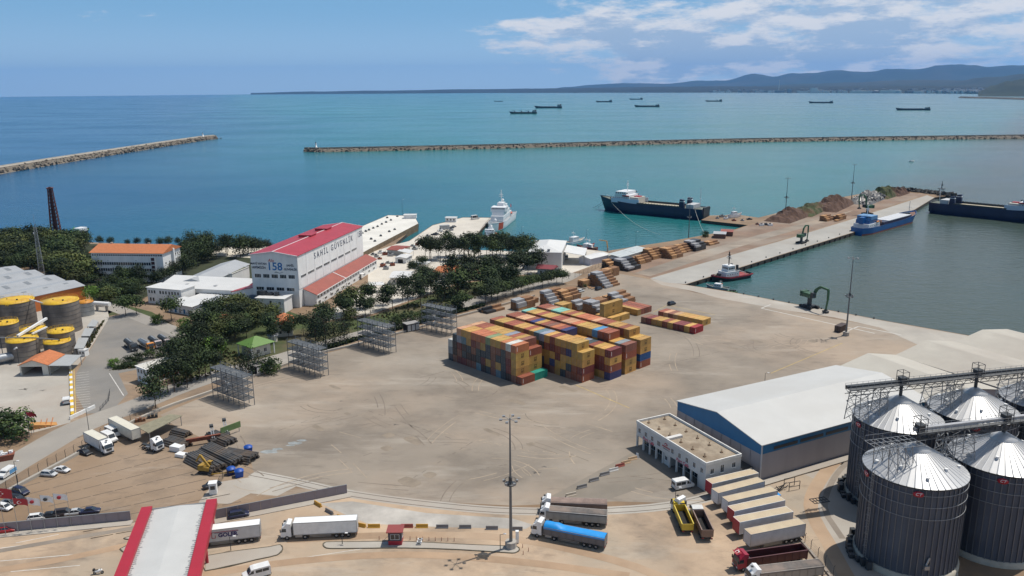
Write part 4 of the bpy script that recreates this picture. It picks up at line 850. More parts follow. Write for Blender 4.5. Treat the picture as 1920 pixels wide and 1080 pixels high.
# ---- blue trimmed warehouse and the two pale ones behind
def warehouse():
    h=9.7;c,l,fl=G(1425,835.5,h),G(1271.7,752.8,h),G(1556,689,h);ux=(l-c).normalized();vy=(fl-l).normalized()
    ang=atan2(-ux.y,-ux.x);L=(l-c).length;D=62.
    # local x runs from the far-left corner (l) to the near corner (c), local y along the shed
    o=Vector((l.x,l.y,0));ang=atan2((c-l).y,(c-l).x);vang=atan2((fl-l).y,(fl-l).x);ri=2.7
    r=thing('warehouse','big warehouse with white roof and bright blue gable trim behind the cafe','warehouse',o,vang-pi/2)
    b=MB();b.exty([(0,0),(L,0),(L,h-2.5),(0,h-2.5)],0,D);b.build('wall',GREYW,r)
    b=MB();b.exty([(-.12,h-2.5),(L+.12,h-2.5),(L+.12,h),(L/2,h+ri),(-.12,h)],-.12,D+.12);b.build('gable_trim',BLUEP,r)
    for s in (0,1):
        x0,x1=((-.45,L/2),(L/2,L+.45))[s];z0,z1=((h-.05,h+ri),(h+ri,h-.05))[s];b=MB();b.exty([(x0,z0+.01),(x1,z1+.01),(x1,z1+.2),(x0,z0+.2)],-.4,D+.4);b.build('roof',mat('white_membrane_roof',(.50,.50,.485),.6,var=.07,scale=.12,col2=(.465,.46,.44)),r)
    for k in range(6):b=MB();y=4+k*(D-8)/6;b.box(L+.125,L+.2,y,y+8,h-2.0,h-1.2);b.build('clerestory',DARK,r)
    for y in (0,D):b=MB();b.bar((L+.25,y-.05 if y==0 else y,0),(L+.25,y-.05 if y==0 else y,h),.28);b.build('downpipe',mat('pale_pipe',(.5,.5,.52),.5),r)
    b=MB();b.box(L+.3,L+2.6,-1,D,.002,.35);b.build('loading_kerb',PALE,r)
    for k in range(10):b=MB();x=L*k/9;b.bar((x,-.14,.1),(x,-.14,h-2.6),.12);b.build('facade_rib',GREYW,r)
    g=Vector((cos(vang-pi/2),sin(vang-pi/2),0))
    # W2 and W3: ridges square to the first
    pm=mat('pale_beige_roof',(.45,.425,.37),.75,var=.10,scale=.10,col2=(.41,.38,.33));pm3=mat('pale_beige_roof_worn',(.43,.40,.345),.75,var=.15,scale=.08,col2=(.36,.325,.28))
    e2,e3,e4=G(1571.4,690.3,h),G(1682,667,h),G(1788,641,h)
    for (p,q,m,lab,dep,trim) in ((e2,e3,pm,'pale beige gable roof behind the white roofed warehouse',34,False),(e3,e4,pm3,'streaked beige warehouse roof nearest the quay wall with blue end trim',40,True)):
        a2=atan2((q-p).y,(q-p).x);LL=(q-p).length;rr=thing('warehouse',lab,'warehouse',(p.x,p.y,0),a2);b=MB();b.exty([(0,0),(LL-.05,0),(LL-.05,h),(LL/2,h+2.6),(0,h)],-dep,0);b.build('wall',GREYW,rr)
        for s in (0,1):
            x0,x1=((-.2,LL/2),(LL/2,LL+.1))[s];z0,z1=((h,h+2.6),(h+2.6,h))[s];b=MB();b.exty([(x0,z0+.01),(x1,z1+.01),(x1,z1+.2),(x0,z0+.2)],-dep-.4,.4);b.build('roof',m,rr)
        if trim:b=MB();b.exty([(-.1,h-2.5),(LL+.1,h-2.5),(LL+.1,h-.02),(LL/2,h+2.55),(-.1,h-.02)],-dep-.3,-dep+.2);b.build('gable_trim',BLUEP,rr)
    # a lean low shed under the silos, blue trimmed, past the beige roofs
    q=e4;a2=atan2((e4-e3).y,(e4-e3).x)
    rr=thing('warehouse','blue trimmed warehouse end glimpsed between the silos at the picture edge','warehouse',(e4.x+1.2,e4.y+.6,0),a2);b=MB();b.exty([(0,0),(30,0),(30,h-.5),(15,h+1.6),(0,h-.5)],-40,0);b.build('wall',GREYW,rr);b=MB();b.exty([(-.1,h-2.9),(30.1,h-2.9),(30.1,h-.5),(15,h+1.62),(-.1,h-.5)],-40.3,-39.8);b.build('gable_trim',BLUEP,rr)
    for s in (0,1):x0,x1=((-.2,15),(15,30.2))[s];z0,z1=((h-.5,h+1.6),(h+1.6,h-.5))[s];b=MB();b.exty([(x0,z0+.01),(x1,z1+.01),(x1,z1+.2),(x0,z0+.2)],-40.4,.4);b.build('roof',pm3,rr)
warehouse()
# ---- cafe
def cafe():
    a,b_=G(1194.2,787.8,7.5),G(1324.4,867.5,7.5);ang=atan2((b_-a).y,(b_-a).x);L=(b_-a).length;D=10.9;h=6.7;o=Vector((a.x,a.y,0))
    r=thing('cafe_building','two storey white cafe with open arcade and dusty flat roof behind a parapet','cafe',o,ang);cw=mat('cafe_wall',(.60,.585,.56),.85,var=.08,scale=.5)
    n=10;bays=[0,1,2,3,5,6,7,8];bw=L/n
    b=MB();b.box(0,L,2.6,D,0,3.2);b.box(0,L,0,D,3.2,h);b.box(4*bw+.1,5*bw-.1,.3,2.6,0,3.2);b.box(9*bw+.3,L,.0,2.6,0,3.2);b.build('wall',cw,r)
    for k in range(10):
        if k in (0,1,2,3,4,5,6,7,8,9):p=MB();x=bw*k;p.box(x,x+.45,.0,.45,0,3.2);p.build('column',cw,r)
    p=MB();z=h
    p.box(-.1,L+.1,-.1,.2,z,z+.75);p.box(-.1,L+.1,D-.2,D+.1,z,z+.75);p.box(-.1,.2,.2,D-.2,z,z+.75);p.box(L-.2,L+.1,.2,D-.2,z,z+.75);p.build('parapet',mat('parapet_white',(.70,.69,.66),.8),r)
    p=MB();p.box(.2,L-.2,.2,D-.2,z,z+.12);p.build('roof',mat('dusty_roof_screed',(.33,.27,.20),.95,var=.3,scale=.5,col2=(.22,.17,.12)),r)
    p=MB();p.box(L*.43,L*.47,.25,D*.45,z+.12,z+.8);p.build('roof_divider',cw,r)
    rnd=random.Random(3)
    for k in range(12): # starter bar stubs left on the roof
        x,y=(1.8+(k%6)*L/6.2,(2.6,D-3.)[k // 6]);s=MB();s.box(x-.3,x+.3,y-.3,y+.3,z+.12,z+.35)
        for q in range(4):s.bar((x+.2*(q%2)-.1,y+.2*(q // 2)-.1,z+.35),(x+.2*(q%2)-.1+rnd.uniform(-.1,.1),y+.2*(q // 2)-.1,z+1.1),.04)
        s.build('roof_stub',mat('rusty_stub',(.2,.13,.08),.9),r)
    for k in range(10):
        if k==3:windows(r,win_mesh(1.25,1.35,2),(0,0),0,[bw*3.5],[4.1]);continue
        if k==4:continue
        windows(r,win_mesh(.9,1.25,1),(0,0),0,[bw*(k+.5)],[4.4 if k!=9 else 4.2])
    windows(r,win_mesh(.9,1.1,1),(0,.3),0,[bw*4.5],[1.3])
    for k,z_ in ((1.9,4.2),(5.,3.9),(8.6,4.4)):windows(r,win_mesh(1.0,1.25 if k!=5. else 1.9,1),(L,0),pi/2,[k],[z_])
    windows(r,win_mesh(2.,2.1,2,False),(L,0),pi/2,[1.7],[.3]);windows(r,win_mesh(.95,1.1,1),(L,0),pi/2,[4.9],[1.1]);door(r,(L,7.4,0),pi/2,1.,2.2);windows(r,win_mesh(1.9,.4,2),(L,0),pi/2,[9.2],[2.2])
    glass=MB()
    for k in bays:
        g=MB();g.box(bw*k+.5,bw*(k+1)-.05,2.5,2.59,.2,2.9,0);g.box(bw*k+bw/2,bw*k+bw/2+.08,2.46,2.6,.2,2.9,1);g.build('shop_window',[GLASS,FRAME],r)
    mg=mat('magenta_lettering',(.48,.03,.10),.5,var=.03);rd=mat('red_lettering',(.5,.03,.03),.5,var=.03);ink=mat('grey_lettering',(.10,.10,.12),.5,var=.03)
    for x in (bw*1.9,bw*6.9):put_text('Port Cafe',1.25,mg,r,(x,-.05,3.65),(1,0,0),(0,-1,0),shear=.25,bold=.02)
    s=MB();s.lathe([(0,0),(.62,0),(.62,.06),(0,.06)],18);e=s.build('emblem',rd,r,None,(bw*4.55,-.03,5.75));e.rotation_euler=(pi/2,0,0);e.scale=(1,.55,1)
    s=MB();s.lathe([(0,0),(.36,0),(.36,.03),(0,.03)],14);e=s.build('emblem',WPAINT,r,None,(bw*4.55,-.1,5.75));e.rotation_euler=(pi/2,0,0);e.scale=(1,.4,1)
    s=MB(); 
    put_text('SAMSUNPORT',.52,rd,r,(bw*4.6,-.05,4.98),(1,0,0),(0,-1,0),bold=.012);put_text('Uluslararası Limanı',.36,ink,r,(bw*4.6,-.05,4.45),(1,0,0),(0,-1,0))
    # back annex
    e=Vector((cos(ang),sin(ang),0))*(L-4)+Vector((-sin(ang),cos(ang),0))*(D+.15)+o;rr=house('cafe_annex','low grey annex squeezed between the cafe and the warehouse','annex',e,ang,4,3.6,3,'flat',0,CREAM,mat('dark_flat_roof',(.06,.06,.06),.9),.1);windows(rr,win_mesh(.9,1.),(4,0),pi/2,[1.,2.4],[1.3])
    g=o+Vector((cos(ang),sin(ang),0))*(L+1)+Vector((-sin(ang),cos(ang),0))*(D+3);rr=thing('low_wall','low pale wall at the corner of warehouse and cafe','wall',g,ang+pi/2-.5);b=MB();b.box(0,.3,-3,3,0,1.4);b.build('wall_face',CREAM,rr)
cafe()
# ---- gate canopy: white roof between two broad red bands
def gate():
    z=7.;A,B_,C=G(265,953,z),G(406.7,936,z),G(375,1077,z);ux=(B_-A).normalized();ang=atan2(ux.y,ux.x);W_=(B_-A).length;D=46
    vy=(C-B_).normalized();va=atan2(vy.y,vy.x);r=thing('gate_canopy','large gate canopy with white sheet roof between two broad red bands','canopy',(A.x,A.y,0),va+pi/2)
    # local -y runs along the canopy towards the viewer
    b=MB();b.exty([(2.2,6.2),(W_-2.2,6.2),(W_-2.2,6.45),(W_/2,6.75),(2.2,6.45)],-D,-.3);b.build('roof',mat('canopy_white_sheet',(.50,.50,.485),.5,var=.07,scale=.2),r)
    for x0,x1 in ((0,2.2),(W_-2.2,W_)):
        b=MB();b.exty([(x0,5.7),(x1,5.7),(x1,7.15),(x0,7.15)],-D,.2);b.build('fascia_band',REDP,r)
    b=MB();n=60
    for k in range(n):
        y=-.8-k*(D-1.2)/n;ln=random.uniform(.3,1.1);b.box(2.25,2.25+ln*.8,y-.14,y+.14,6.47,6.53);b.box(W_-2.25-ln,W_-2.25,y-.14,y+.14,6.47,6.53)
    stuff(b.build('gutter_strap',GREY,r));b=MB();b.box(2.2,W_-2.2,-.3,-.05,5.9,6.7);b.build('end_beam',GREY,r)
    for y in (-1.5,-14,-27,-40):
        for x in (1.1,W_-1.1):b=MB();b.cyl((x,y,0),(x,y,5.7),.35,n=12);b.build('column',REDP,r)
    return r
gate()
# ---- sheet pile screens either side of the gate
def screen(pa,pb,label,h=2.3):
    a,b_=G(*pa),G(*pb);d=b_-a;n=int(d.length/2.5);r=thing('screen_wall',label,'wall',a,atan2(d.y,d.x));w=d.length/n;me=None
    m=mat('mauve_grey_sheet',(.25,.215,.235),.7,var=.10,scale=.4)
    for k in range(n):
        if me is None:b=MB();b.box(.02,w-.02,-.06,.06,0,h);b.box(.02,.14,-.12,-.06,0,h);b.box(w-.14,w-.02,-.12,-.06,0,h);me=b.mesh('wall_panel',[m])
        put(me,'wall_panel',r,None,(w*k,0,0))
    b=MB();b.box(0,d.length,-.1,.1,h,h+.1);b.build('coping',GREY,r)
    b=MB();b.box(-.5,d.length+.5,-2.3,-.13,.003,.16);b.build('plinth',PALE,r)
screen((-60,1004.8),(246,975.6),'long grey sheet wall behind the flagpoles, with a pale kerb');screen((404,973.4),(651,925),'grey sheet wall running from the gate canopy to the yard corner')
def booth():
    o,ang,L,D=fr((729,997),(752,997),3.2,(757,982));r=thing('weigh_booth','small booth with dark red roof standing on the traffic island','booth',Vector((-26.9,154.6,0)),0)
    b=MB();b.box(0,2.9,0,2.6,.12,1.1);b.build('lower_wall',REDP,r);b=MB();b.box(.004,2.896,.004,2.596,1.1,3.1);b.build('upper_wall',mat('dark_blue_grey',(.05,.055,.08),.4),r);windows(r,win_mesh(1.,1.2,0,False),(2.9,0),pi/2,[1.3],[1.4]);windows(r,win_mesh(1.8,1.1,1,False),(0,0),0,[1.45],[1.5])
    b=MB();b.box(-.35,3.2,-.3,3.,3.1,3.3);b.build('roof',mat('maroon_roof',(.26,.055,.05),.6,var=.12),r)
    b=MB();b.bar((-1.2,.2,.1),(-.05,.2,1.2),.06);b.bar((-1.2,.2,1.0),(-.05,.2,2.1),.06);b.box(-1.2,-.02,.2,1.2,.1,.25);b.build('steps',GREY,r)
booth()
# ---- grain silos with conveyor bridges
def silo_kit():
    R,h,ap=9.55,20.2,25.6;n=44
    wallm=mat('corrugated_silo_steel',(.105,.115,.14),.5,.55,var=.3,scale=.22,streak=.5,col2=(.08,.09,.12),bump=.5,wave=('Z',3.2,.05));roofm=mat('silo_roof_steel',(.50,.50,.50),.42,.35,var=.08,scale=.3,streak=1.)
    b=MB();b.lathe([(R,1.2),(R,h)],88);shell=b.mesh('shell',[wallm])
    b=MB();b.box(-.09,.09,-.16,0.02,1.2,h-.1);stiff=b.mesh('stiffener',[mat('stiffener_steel',(.15,.16,.18),.5,.5,var=.1)])
    b=MB();a=pi/n
    prof=[(1.9,ap-1.05),(R+.25,h-.12)]
    vs=[]
    for r_,z in prof:vs+=[(r_*cos(-a),r_*sin(-a),z),(r_*cos(-a+.012),r_*sin(-a+.012),z+.10),(r_*cos(-a+.03),r_*sin(-a+.03),z),(r_*cos(a),r_*sin(a),z)]
    b.add(vs,[(k,k+4,k+5,k+1)[::-1] for k in range(3)]);panel=b.mesh('roof_panel',[roofm])
    b=MB();b.lathe([(2.6,ap-1.5),(2.6,ap-1.32),(.7,ap-.2),(0,ap-.2)],28);cap=b.mesh('cap',[roofm])
    b=MB();b.lathe([(R+.5,0),(R+.5,1.1),(R,1.25)],60);base=b.mesh('plinth',[mat('silo_plinth',(.42,.38,.31),.9,var=.25,scale=.4)])
    b=MB();b.lathe([(R+.2,h-.35),(R+.32,h-.35),(R+.32,h-.12),(R+.2,h-.12)],60);eave=b.mesh('eave_ring',[DARK])
    b=MB();b.cyl((0,0,0),(0,0,.45),.28,n=10);b.cyl((0,0,.45),(0,0,.6),.36,n=10);vent=b.mesh('roof_vent',[WPAINT])
    b=MB();b.lathe([(R+.18,-.05),(R+.26,-.05),(R+.26,.05),(R+.18,.05)],60);ring=b.mesh('wind_ring',[GREY])
    return R,h,ap,n,shell,stiff,panel,cap,base,eave,vent,ring
def silos():
    R,h,ap,n,shell,stiff,panel,cap,base,eave,vent,ring=silo_kit();rnd=random.Random(8)
    C=[((81.2,149.5),'front silo nearest the parked trailers, red oval emblem under its eave'),((101.3,154.1),'front row silo cut by the picture edge, second from the parked trailers'),((89.6,174.9),'rear silo beside the blue trimmed warehouse wall'),((109.6,179.4),'rear silo in the middle of the back conveyor bridge'),((130.6,185.5),'rear silo at the far end of the back conveyor, mostly out of frame')]
    lg=mat('red_oval_emblem',(.42,.02,.035),.5,var=.05)
    for i,((x,y),lab) in enumerate(C):
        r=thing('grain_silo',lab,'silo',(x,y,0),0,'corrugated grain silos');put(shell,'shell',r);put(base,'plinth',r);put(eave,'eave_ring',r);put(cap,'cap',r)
        for k in range(n):put(panel,'roof_panel',r,None,None,2*pi*k/n+.03)
        for k in range(52):
            a=2*pi*k/52;put(stiff,'stiffener',r,None,(R*cos(a),R*sin(a),0),a+pi/2)
        for z in (13.6,16.2,18.6)[:]:put(ring,'wind_ring',r,None,(0,0,z))
        for k in range(9):
            a=2*pi*k/9+.35+i*.2;q=6.4 if k%2 else 7.8;put(vent,'roof_vent',r,None,(q*cos(a),q*sin(a),h+(R-q)/R*(ap-h)-.15))
        b=MB() # roof stair with hand rails, from eave to cap
        a=radians(150);p,q=Vector((R*cos(a),R*sin(a),h+.1)),Vector((2.4*cos(a),2.4*sin(a),ap-1.1));t=Vector((-sin(a),cos(a),0))
        for s in (-.4,.4):b.bar(p+t*s+Vector((0,0,.25)),q+t*s+Vector((0,0,.25)),.08);b.bar(p+t*s+Vector((0,0,1.2)),q+t*s+Vector((0,0,1.2)),.05)
        for k in range(18):c=p.lerp(q,k/17);b.bar(c+t*.4+Vector((0,0,.25)),c-t*.4+Vector((0,0,.25)),.1,.05)
        b.build('roof_ladder',DARK,r)
        b=MB();a=radians(200 if i!=0 else 196);p=Vector((cos(a)*(R+.45),sin(a)*(R+.45),0));t=Vector((-sin(a),cos(a),0)) # caged ladder
        for s in (-.3,.3):b.bar(p+t*s,p+t*s+Vector((0,0,h+.8)),.07)
        for k in range(34):b.bar(p+t*.3+Vector((0,0,.6*k)),p-t*.3+Vector((0,0,.6*k)),.05)
        for k in range(3,14):c=p+Vector((cos(a)*.7,sin(a)*.7,1.4*k));b.bar(p+t*.35+Vector((0,0,1.4*k)),c,.05);b.bar(p-t*.35+Vector((0,0,1.4*k)),c,.05)
        b.build('ladder',GREY,r)
        dr=(Vector((0,0))-Vector((x,y)));fa=atan2(dr.y,dr.x)
        for off in ((.12,-1.05) if i==0 else ((-.95,) if i==2 else (.1,))):
            a=fa+off;s=MB();s.lathe([(0,0),(1.,0),(1.,.05),(0,.05)],20);e=s.build('emblem',lg,r);nrm=Vector((cos(a),sin(a),0));u=Vector((-sin(a),cos(a),0));w=Vector((0,0,1));pc=nrm*(R+.2)
            e.matrix_local=Matrix(((u.x*1.,w.x*.62,nrm.x,pc.x),(u.y*1.,w.y*.62,nrm.y,pc.y),(u.z,w.z*.62,nrm.z,h-1.35),(0,0,0,1)))
            put_text('CT',.85,WPAINT,r,(nrm.x*(R+.27),nrm.y*(R+.27),h-1.38),u,nrm,shear=.3)
        if i==0:
            b=MB();a=fa+.42;p=Vector((cos(a),sin(a),0))*(R+.3);b.box(p.x-.5,p.x+.5,p.y-.5,p.y+.5,3.2,4.0);b.cyl(p+Vector((0,0,4)),p+Vector((.5,0,5.6)),.22);b.build('fan_unit',STEEL,r)
        b=MB() # clutter of ducts round the foot
        for k in range(16):
            a=fa-.6-k*.14;p=Vector((cos(a),sin(a),0))*(R+1.2+rnd.uniform(-.2,.5));b.box(p.x-.5,p.x+.5,p.y-.5,p.y+.5,0,rnd.uniform(.6,1.9))
        b.build('aeration_duct',DARK,r)
    # conveyor bridges: gangway, belt casing, rails, towers over each silo
    def conveyor(A,B,z,label,heads,legs,casing):
        d=(B-A);d.z=0;Ln=d.length;ang=atan2(d.y,d.x);r=thing('conveyor_bridge',label,'conveyor',(A.x,A.y,0),ang)
        b=MB();b.box(0,Ln,-.35,.45,z+.12,z+.75);b.build('belt_casing',casing,r)
        b=MB();b.box(0,Ln,-1.4,-.36,z,z+.1);b.build('gangway',mat('gangway_grating',(.12,.125,.13),.6,.4),r)
        b=MB();k=int(Ln/1.5)
        for i in range(k+1):
            x=Ln*i/k
            for y in (-1.4,.5):b.bar((x,y,z),(x,y,z+1.15),.05)
        for y in (-1.4,.5):
            for zz in (.6,1.15):b.bar((0,y,z+zz),(Ln,y,z+zz),.05)
        b.build('hand_rail',GREY,r)
        b=MB();k=int(Ln/2.2)
        for y in (-1.2,.4):
            b.bar((0,y,z-.1),(Ln,y,z-.1),.16);b.bar((0,y,z-1.25),(Ln,y,z-1.25),.12)
            for i in range(k):x=Ln*i/k;b.bar((x,y,z-.1),(x+Ln/k/2,y,z-1.25),.08);b.bar((x+Ln/k/2,y,z-1.25),(x+Ln/k,y,z-.1),.08)
        b.build('truss',DARK,r)
        for x in heads:
            b=MB();t=MB()
            for sx in (-.85,.85):
                for sy in (-1.1,.9):t.bar((x+sx,sy,z),(x+sx,sy,z+2.9),.1)
            for zz in (1.5,2.9):
                for sy in (-1.1,.9):t.bar((x-.85,sy,z+zz),(x+.85,sy,z+zz),.09)
                for sx in (-.85,.85):t.bar((x+sx,-1.1,z+zz),(x+sx,.9,z+zz),.09)
            t.build('head_frame',DARK,r);b.box(x-.7,x+.7,-.8,.7,z+.1,z+1.5);b.cyl((x,0,z+.1),(x,0,ap-.3),.38,n=10);b.build('discharge_spout',DARK,r)
        for (x,w) in legs: # lattice trestles standing on the silo roofs and beside them
            b=MB();zb=h
            for sx in (-w,w):
                for sy in (-1.3,1.):b.bar((x+sx,sy*1.4,zb+.2),(x+sx*.75,sy,z-1.2),.14)
            for q in range(3):
                za,zc=zb+.4+(z-1.6-zb)*q/3,zb+.4+(z-1.6-zb)*(q+1)/3
                for sy in (-1.6,1.2):b.bar((x-w,sy,za),(x+w,sy,zc),.08);b.bar((x+w,sy,za),(x-w,sy,zc),.08);b.bar((x-w,sy,zc),(x+w,sy,zc),.08)
                for sx in (-w,w):b.bar((x+sx,-1.6,za),(x+sx,1.2,zc),.08);b.bar((x+sx,1.2,za),(x+sx,-1.6,zc),.08)
            b.build('trestle',GREY,r)
    u=Vector((cos(radians(13.5)),sin(radians(13.5)),0))
    c3=Vector((89.6,174.9,0));conveyor(c3-u*14.5,c3+u*62,28.4,'back conveyor bridge with lattice trestles over the rear silos',[14.5,35.1,56.4],[(3.2,2.),(9,1.2),(24.2,3.2),(29,1.2),(45.5,3.2),(50,1.)],DARK)
    c1=Vector((81.2,149.5,0));conveyor(c1+u*-1.2,c1+u*44,27.9,'front conveyor with bright casing over the nearer silos',[1.2,21.8,42],[(11.2,2.6),(7.5,1.),(31.5,2.6)],mat('bright_casing',(.42,.42,.43),.45,.4))
    # gangway frame hanging out at the near end of the front conveyor, on its own trestle
    r=thing('access_platform','light steel lattice platform at the near end of the front conveyor','platform',(c1.x,c1.y,0),radians(13.5));b=MB();z=26.6
    for x in lin(-11.5,-1.5,9):b.bar((x,-3.6,z),(x,1.2,z),.08)
    for y in (-3.6,-2.,-.4,1.2):b.bar((-11.5,y,z),(-1.2,y,z),.09);b.bar((-11.5,y,z+1.1),(-1.2,y,z+1.1),.045) if y in (-3.6,1.2) else None
    for x in lin(-11.5,-1.5,6):
        for y in (-3.6,1.2):b.bar((x,y,z),(x,y,z+1.1),.045)
    b.build('deck_frame',STEEL,r);b=MB()
    for x in (-9.3,-7.3,-5.6,-4):
        for y in (-3.2,1.):b.bar((x,y,z),(x+.3,y*1.1,h-.0 if abs(x)>8.6 else h+(9.55-abs(x))*.5),.13)
    for x0,x1 in ((-9.3,-7.3),(-7.3,-5.6),(-5.6,-4)):
        for y in (-3.2,1.):b.bar((x0,y,z),(x1,y,h+2),.08);b.bar((x1,y,z),(x0,y,h+.6),.08)
    b.build('trestle',GREY,r)
silos()
# ================================================================ CONTAINERS
TH=.8036;AX=Vector((cos(TH),-sin(TH),0));BX=Vector((sin(TH),cos(TH),0));OC=Vector((-19.65,273.05,0));AANG=atan2(AX.y,AX.x)
PITCHC=2.505;CH=2.59
def ab(a,b_,z=0.):return OC+AX*a+BX*b_+Vector((0,0,z))
def container_meshes(L,n):
    W_=2.438;b=MB();t=.03
    def wave(x,s): # corrugated long side
        vs=[];k=n*4;prof=(0,0,.035,.035)
        for i in range(k+1):
            y=.14+(L-.28)*i/k;d=prof[i%4];vs+=[(x-s*(.012+d),y,.16),(x-s*(.012+d),y,CH-.12)]
        b.add(vs,[(2*i,2*i+2,2*i+3,2*i+1) for i in range(k)])
    wave(W_,1);wave(0,-1)
    vs=[] # corrugated far end
    for i in range(17):x=.12+(W_-.24)*i/16;d=(0,0,.03,.03)[i%4];vs+=[(x,L-.012-d,.16),(x,L-.012-d,CH-.12)]
    b.add(vs,[(2*i,2*i+2,2*i+3,2*i+1) for i in range(16)])
    for x in (0,W_-.14): # corner posts, rails
        for y in (0,L-.14):b.box(x,x+.14,y,y+.14,0,CH)
        b.box(x,x+.14,.14,L-.14,0,.16);b.box(x,x+.14,.14,L-.14,CH-.12,CH)
    for y in (0,L-.14):b.box(.14,W_-.14,y,y+.14,0,.16);b.box(.14,W_-.14,y,y+.14,CH-.12,CH)
    k=int(n*.8)
    for i in range(k):y0=.14+(L-.28)*i/k;y1=y0+(L-.28)/k;ym=(y0+y1)/2;b.add([(.14,y0,CH-.05),(W_-.14,y0,CH-.05),(W_-.14,ym,CH-.025),(.14,ym,CH-.025),(W_-.14,y1,CH-.05),(.14,y1,CH-.05)],[(0,1,2,3),(3,2,4,5)])
    b.quad((.14,.14,.1),(.14,L-.14,.1),(W_-.14,L-.14,.1),(W_-.14,.14,.1))
    body=b.mesh('container_body',[RUSTY])
    doors=[]
    for s in (0,1):
        d=MB();x0=.14+s*(W_/2-.14);x1=x0+W_/2-.15;d.box(x0+.01,x1,.03,.08,.17,CH-.13,0)
        for z in (.55,1.25,1.95):d.box(x0+.08,x1-.06,.022,.03,z,z+.09,0)
        for q in (.3,.72):x=x0+(x1-x0)*q;d.bar((x,-.005,.14),(x,-.005,CH-.1),.035,.035,1);d.bar((x,-.01,1.0),(x+.22,-.03,1.0),.05,.03,1)
        doors.append(d.mesh('door',[RUSTY,GREY]))
    return body,doors
K20=container_meshes(6.058,20);K40=container_meshes(12.19,38)
LOGOM=mat('dark_brown_print',(.10,.05,.02),.6,var=.1)
def logo_mesh():
    b=MB();b.box(-.62,.62,0,.01,-.02,.62,0);b.box(-.62,.62,0,.01,.72,1.36,0);b.box(-.16,.0,-.004,.012,.72,1.2,1);b.box(.16,.32,-.004,.012,.72,1.2,1);b.box(-.42,-.3,-.004,.012,.72,1.2,1);b.box(-.35,-.08,-.004,.012,.2,.34,1);b.box(.16,.45,-.004,.012,.2,.4,1);return b.mesh('logo',[LOGOM,mat('yellow_print',(.55,.36,.08),.6)])
LOGO=logo_mesh()
def strip_mesh():b=MB();b.box(-.08,.08,0,.01,.4,1.9,0);return b.mesh('white_code',[WPAINT])
STRIP=strip_mesh()
CC={'y':('yellow',(.54,.315,.09)),'p':('pale peach',(.60,.34,.19)),'o':('orange red',(.50,.17,.075)),'r':('rust red',(.32,.095,.05)),'d':('dark maroon',(.20,.045,.04)),'b':('brown',(.26,.11,.07)),'n':('navy blue',(.045,.055,.17)),'l':('light blue',(.09,.30,.52)),'g':('sage green',(.22,.30,.16)),'t':('turquoise',(.22,.50,.40)),'e':('blue grey',(.30,.33,.38)),'w':('white',(.62,.60,.57)),'u':('royal blue',(.02,.09,.25)),'G':('teal green',(.02,.26,.19)),'k':('dark slate',(.06,.075,.085)),'s':('steel blue',(.16,.25,.30)),'x':('dark brown',(.06,.035,.03)),'R':('bright red',(.38,.03,.035))}
ORD=['ground','first','second','third','fourth','fifth','sixth','seventh','eighth','ninth','tenth','eleventh','twelfth','thirteenth','fourteenth','fifteenth','sixteenth','seventeenth','eighteenth','nineteenth','twentieth','twenty first']
LAY=['on the ground','second layer up','third layer up','fourth layer up','top fifth layer']
CRND=random.Random(21);_ncont=[0]
def container(a,b_,z,code,label,kit=K20,L=6.058,logo=None,rot=0.,group='stacked shipping containers'):
    name,col=CC[code];j=lambda v:v*CRND.uniform(.86,1.1);k_=CRND.uniform(.8,1.08);col=tuple(min(.7,c*k_*CRND.uniform(.95,1.05)) for c in col)
    p=ab(a+CRND.uniform(-.02,.02),b_+CRND.uniform(-.05,.05),z);o=put(kit[0],'shipping_container',None,None,p,AANG+rot,col);tag(o,label.format(c=name),'container',group);_ncont[0]+=1
    for d in kit[1]:put(d,'door',o,None,None,0,col)
    if logo is None:logo=code=='y'
    if logo:put(LOGO,'logo',o,None,(2.438+.012,L/2,.62),pi/2)
    elif code in 'rodR':put(STRIP,'white_code',o,None,(2.438+.012,L*.10,.2),pi/2)
    return o
HIDDEN=MB();HCOL=[]
def hide(a,b_,z,L=6.06):HIDDEN.add([tuple(ab(a+x,b_+y,z+q)) for q in (0,CH-.02) for x,y in ((0,0),(2.44,0),(2.44,L),(0,L))],[(0,3,2,1),(0,1,5,4),(1,2,6,5),(2,3,7,6),(3,0,4,7),(4,5,6,7)],CRND.choice((0,0,1,1,2)))
ROWS=[ # name, b offset, heights per column (first column index), top colours
    ('front row',0.0,-2,[3,4]+[5]*12,'wk'+'pyyooogyyowo'),('second row',6.1,-1,[4]+[5]*11+[4],'y'+'prryyyyeryb'+'r'),('third row',15.85,0,[5]*17+[4],'ryyrryyryseyryyyy'+'y'),
    ('fourth row',24.05,0,[5]*12+[4]*8,'rrpprnyrborn'+'yyekryyd'),('fifth row',32.2,0,[5]*17+[4]*3,'tyyryyrrppoyyylrr'+'yeb'),('back row',40.4,0,[5]*18+[4]*2,'rrpttyryoooprryyry'+'yy')]
ENDS={('second row',11):'dyyr',('third row',16):'rryyy',('third row',17):'rdyy',('fourth row',19):'nryd',('fifth row',19):'yyrd',('fifth row',16):'yydyr',('back row',19):'ruyy',('back row',17):'yryyy',('front row',11):'byyyo',('fourth row',11):'kyryn'}
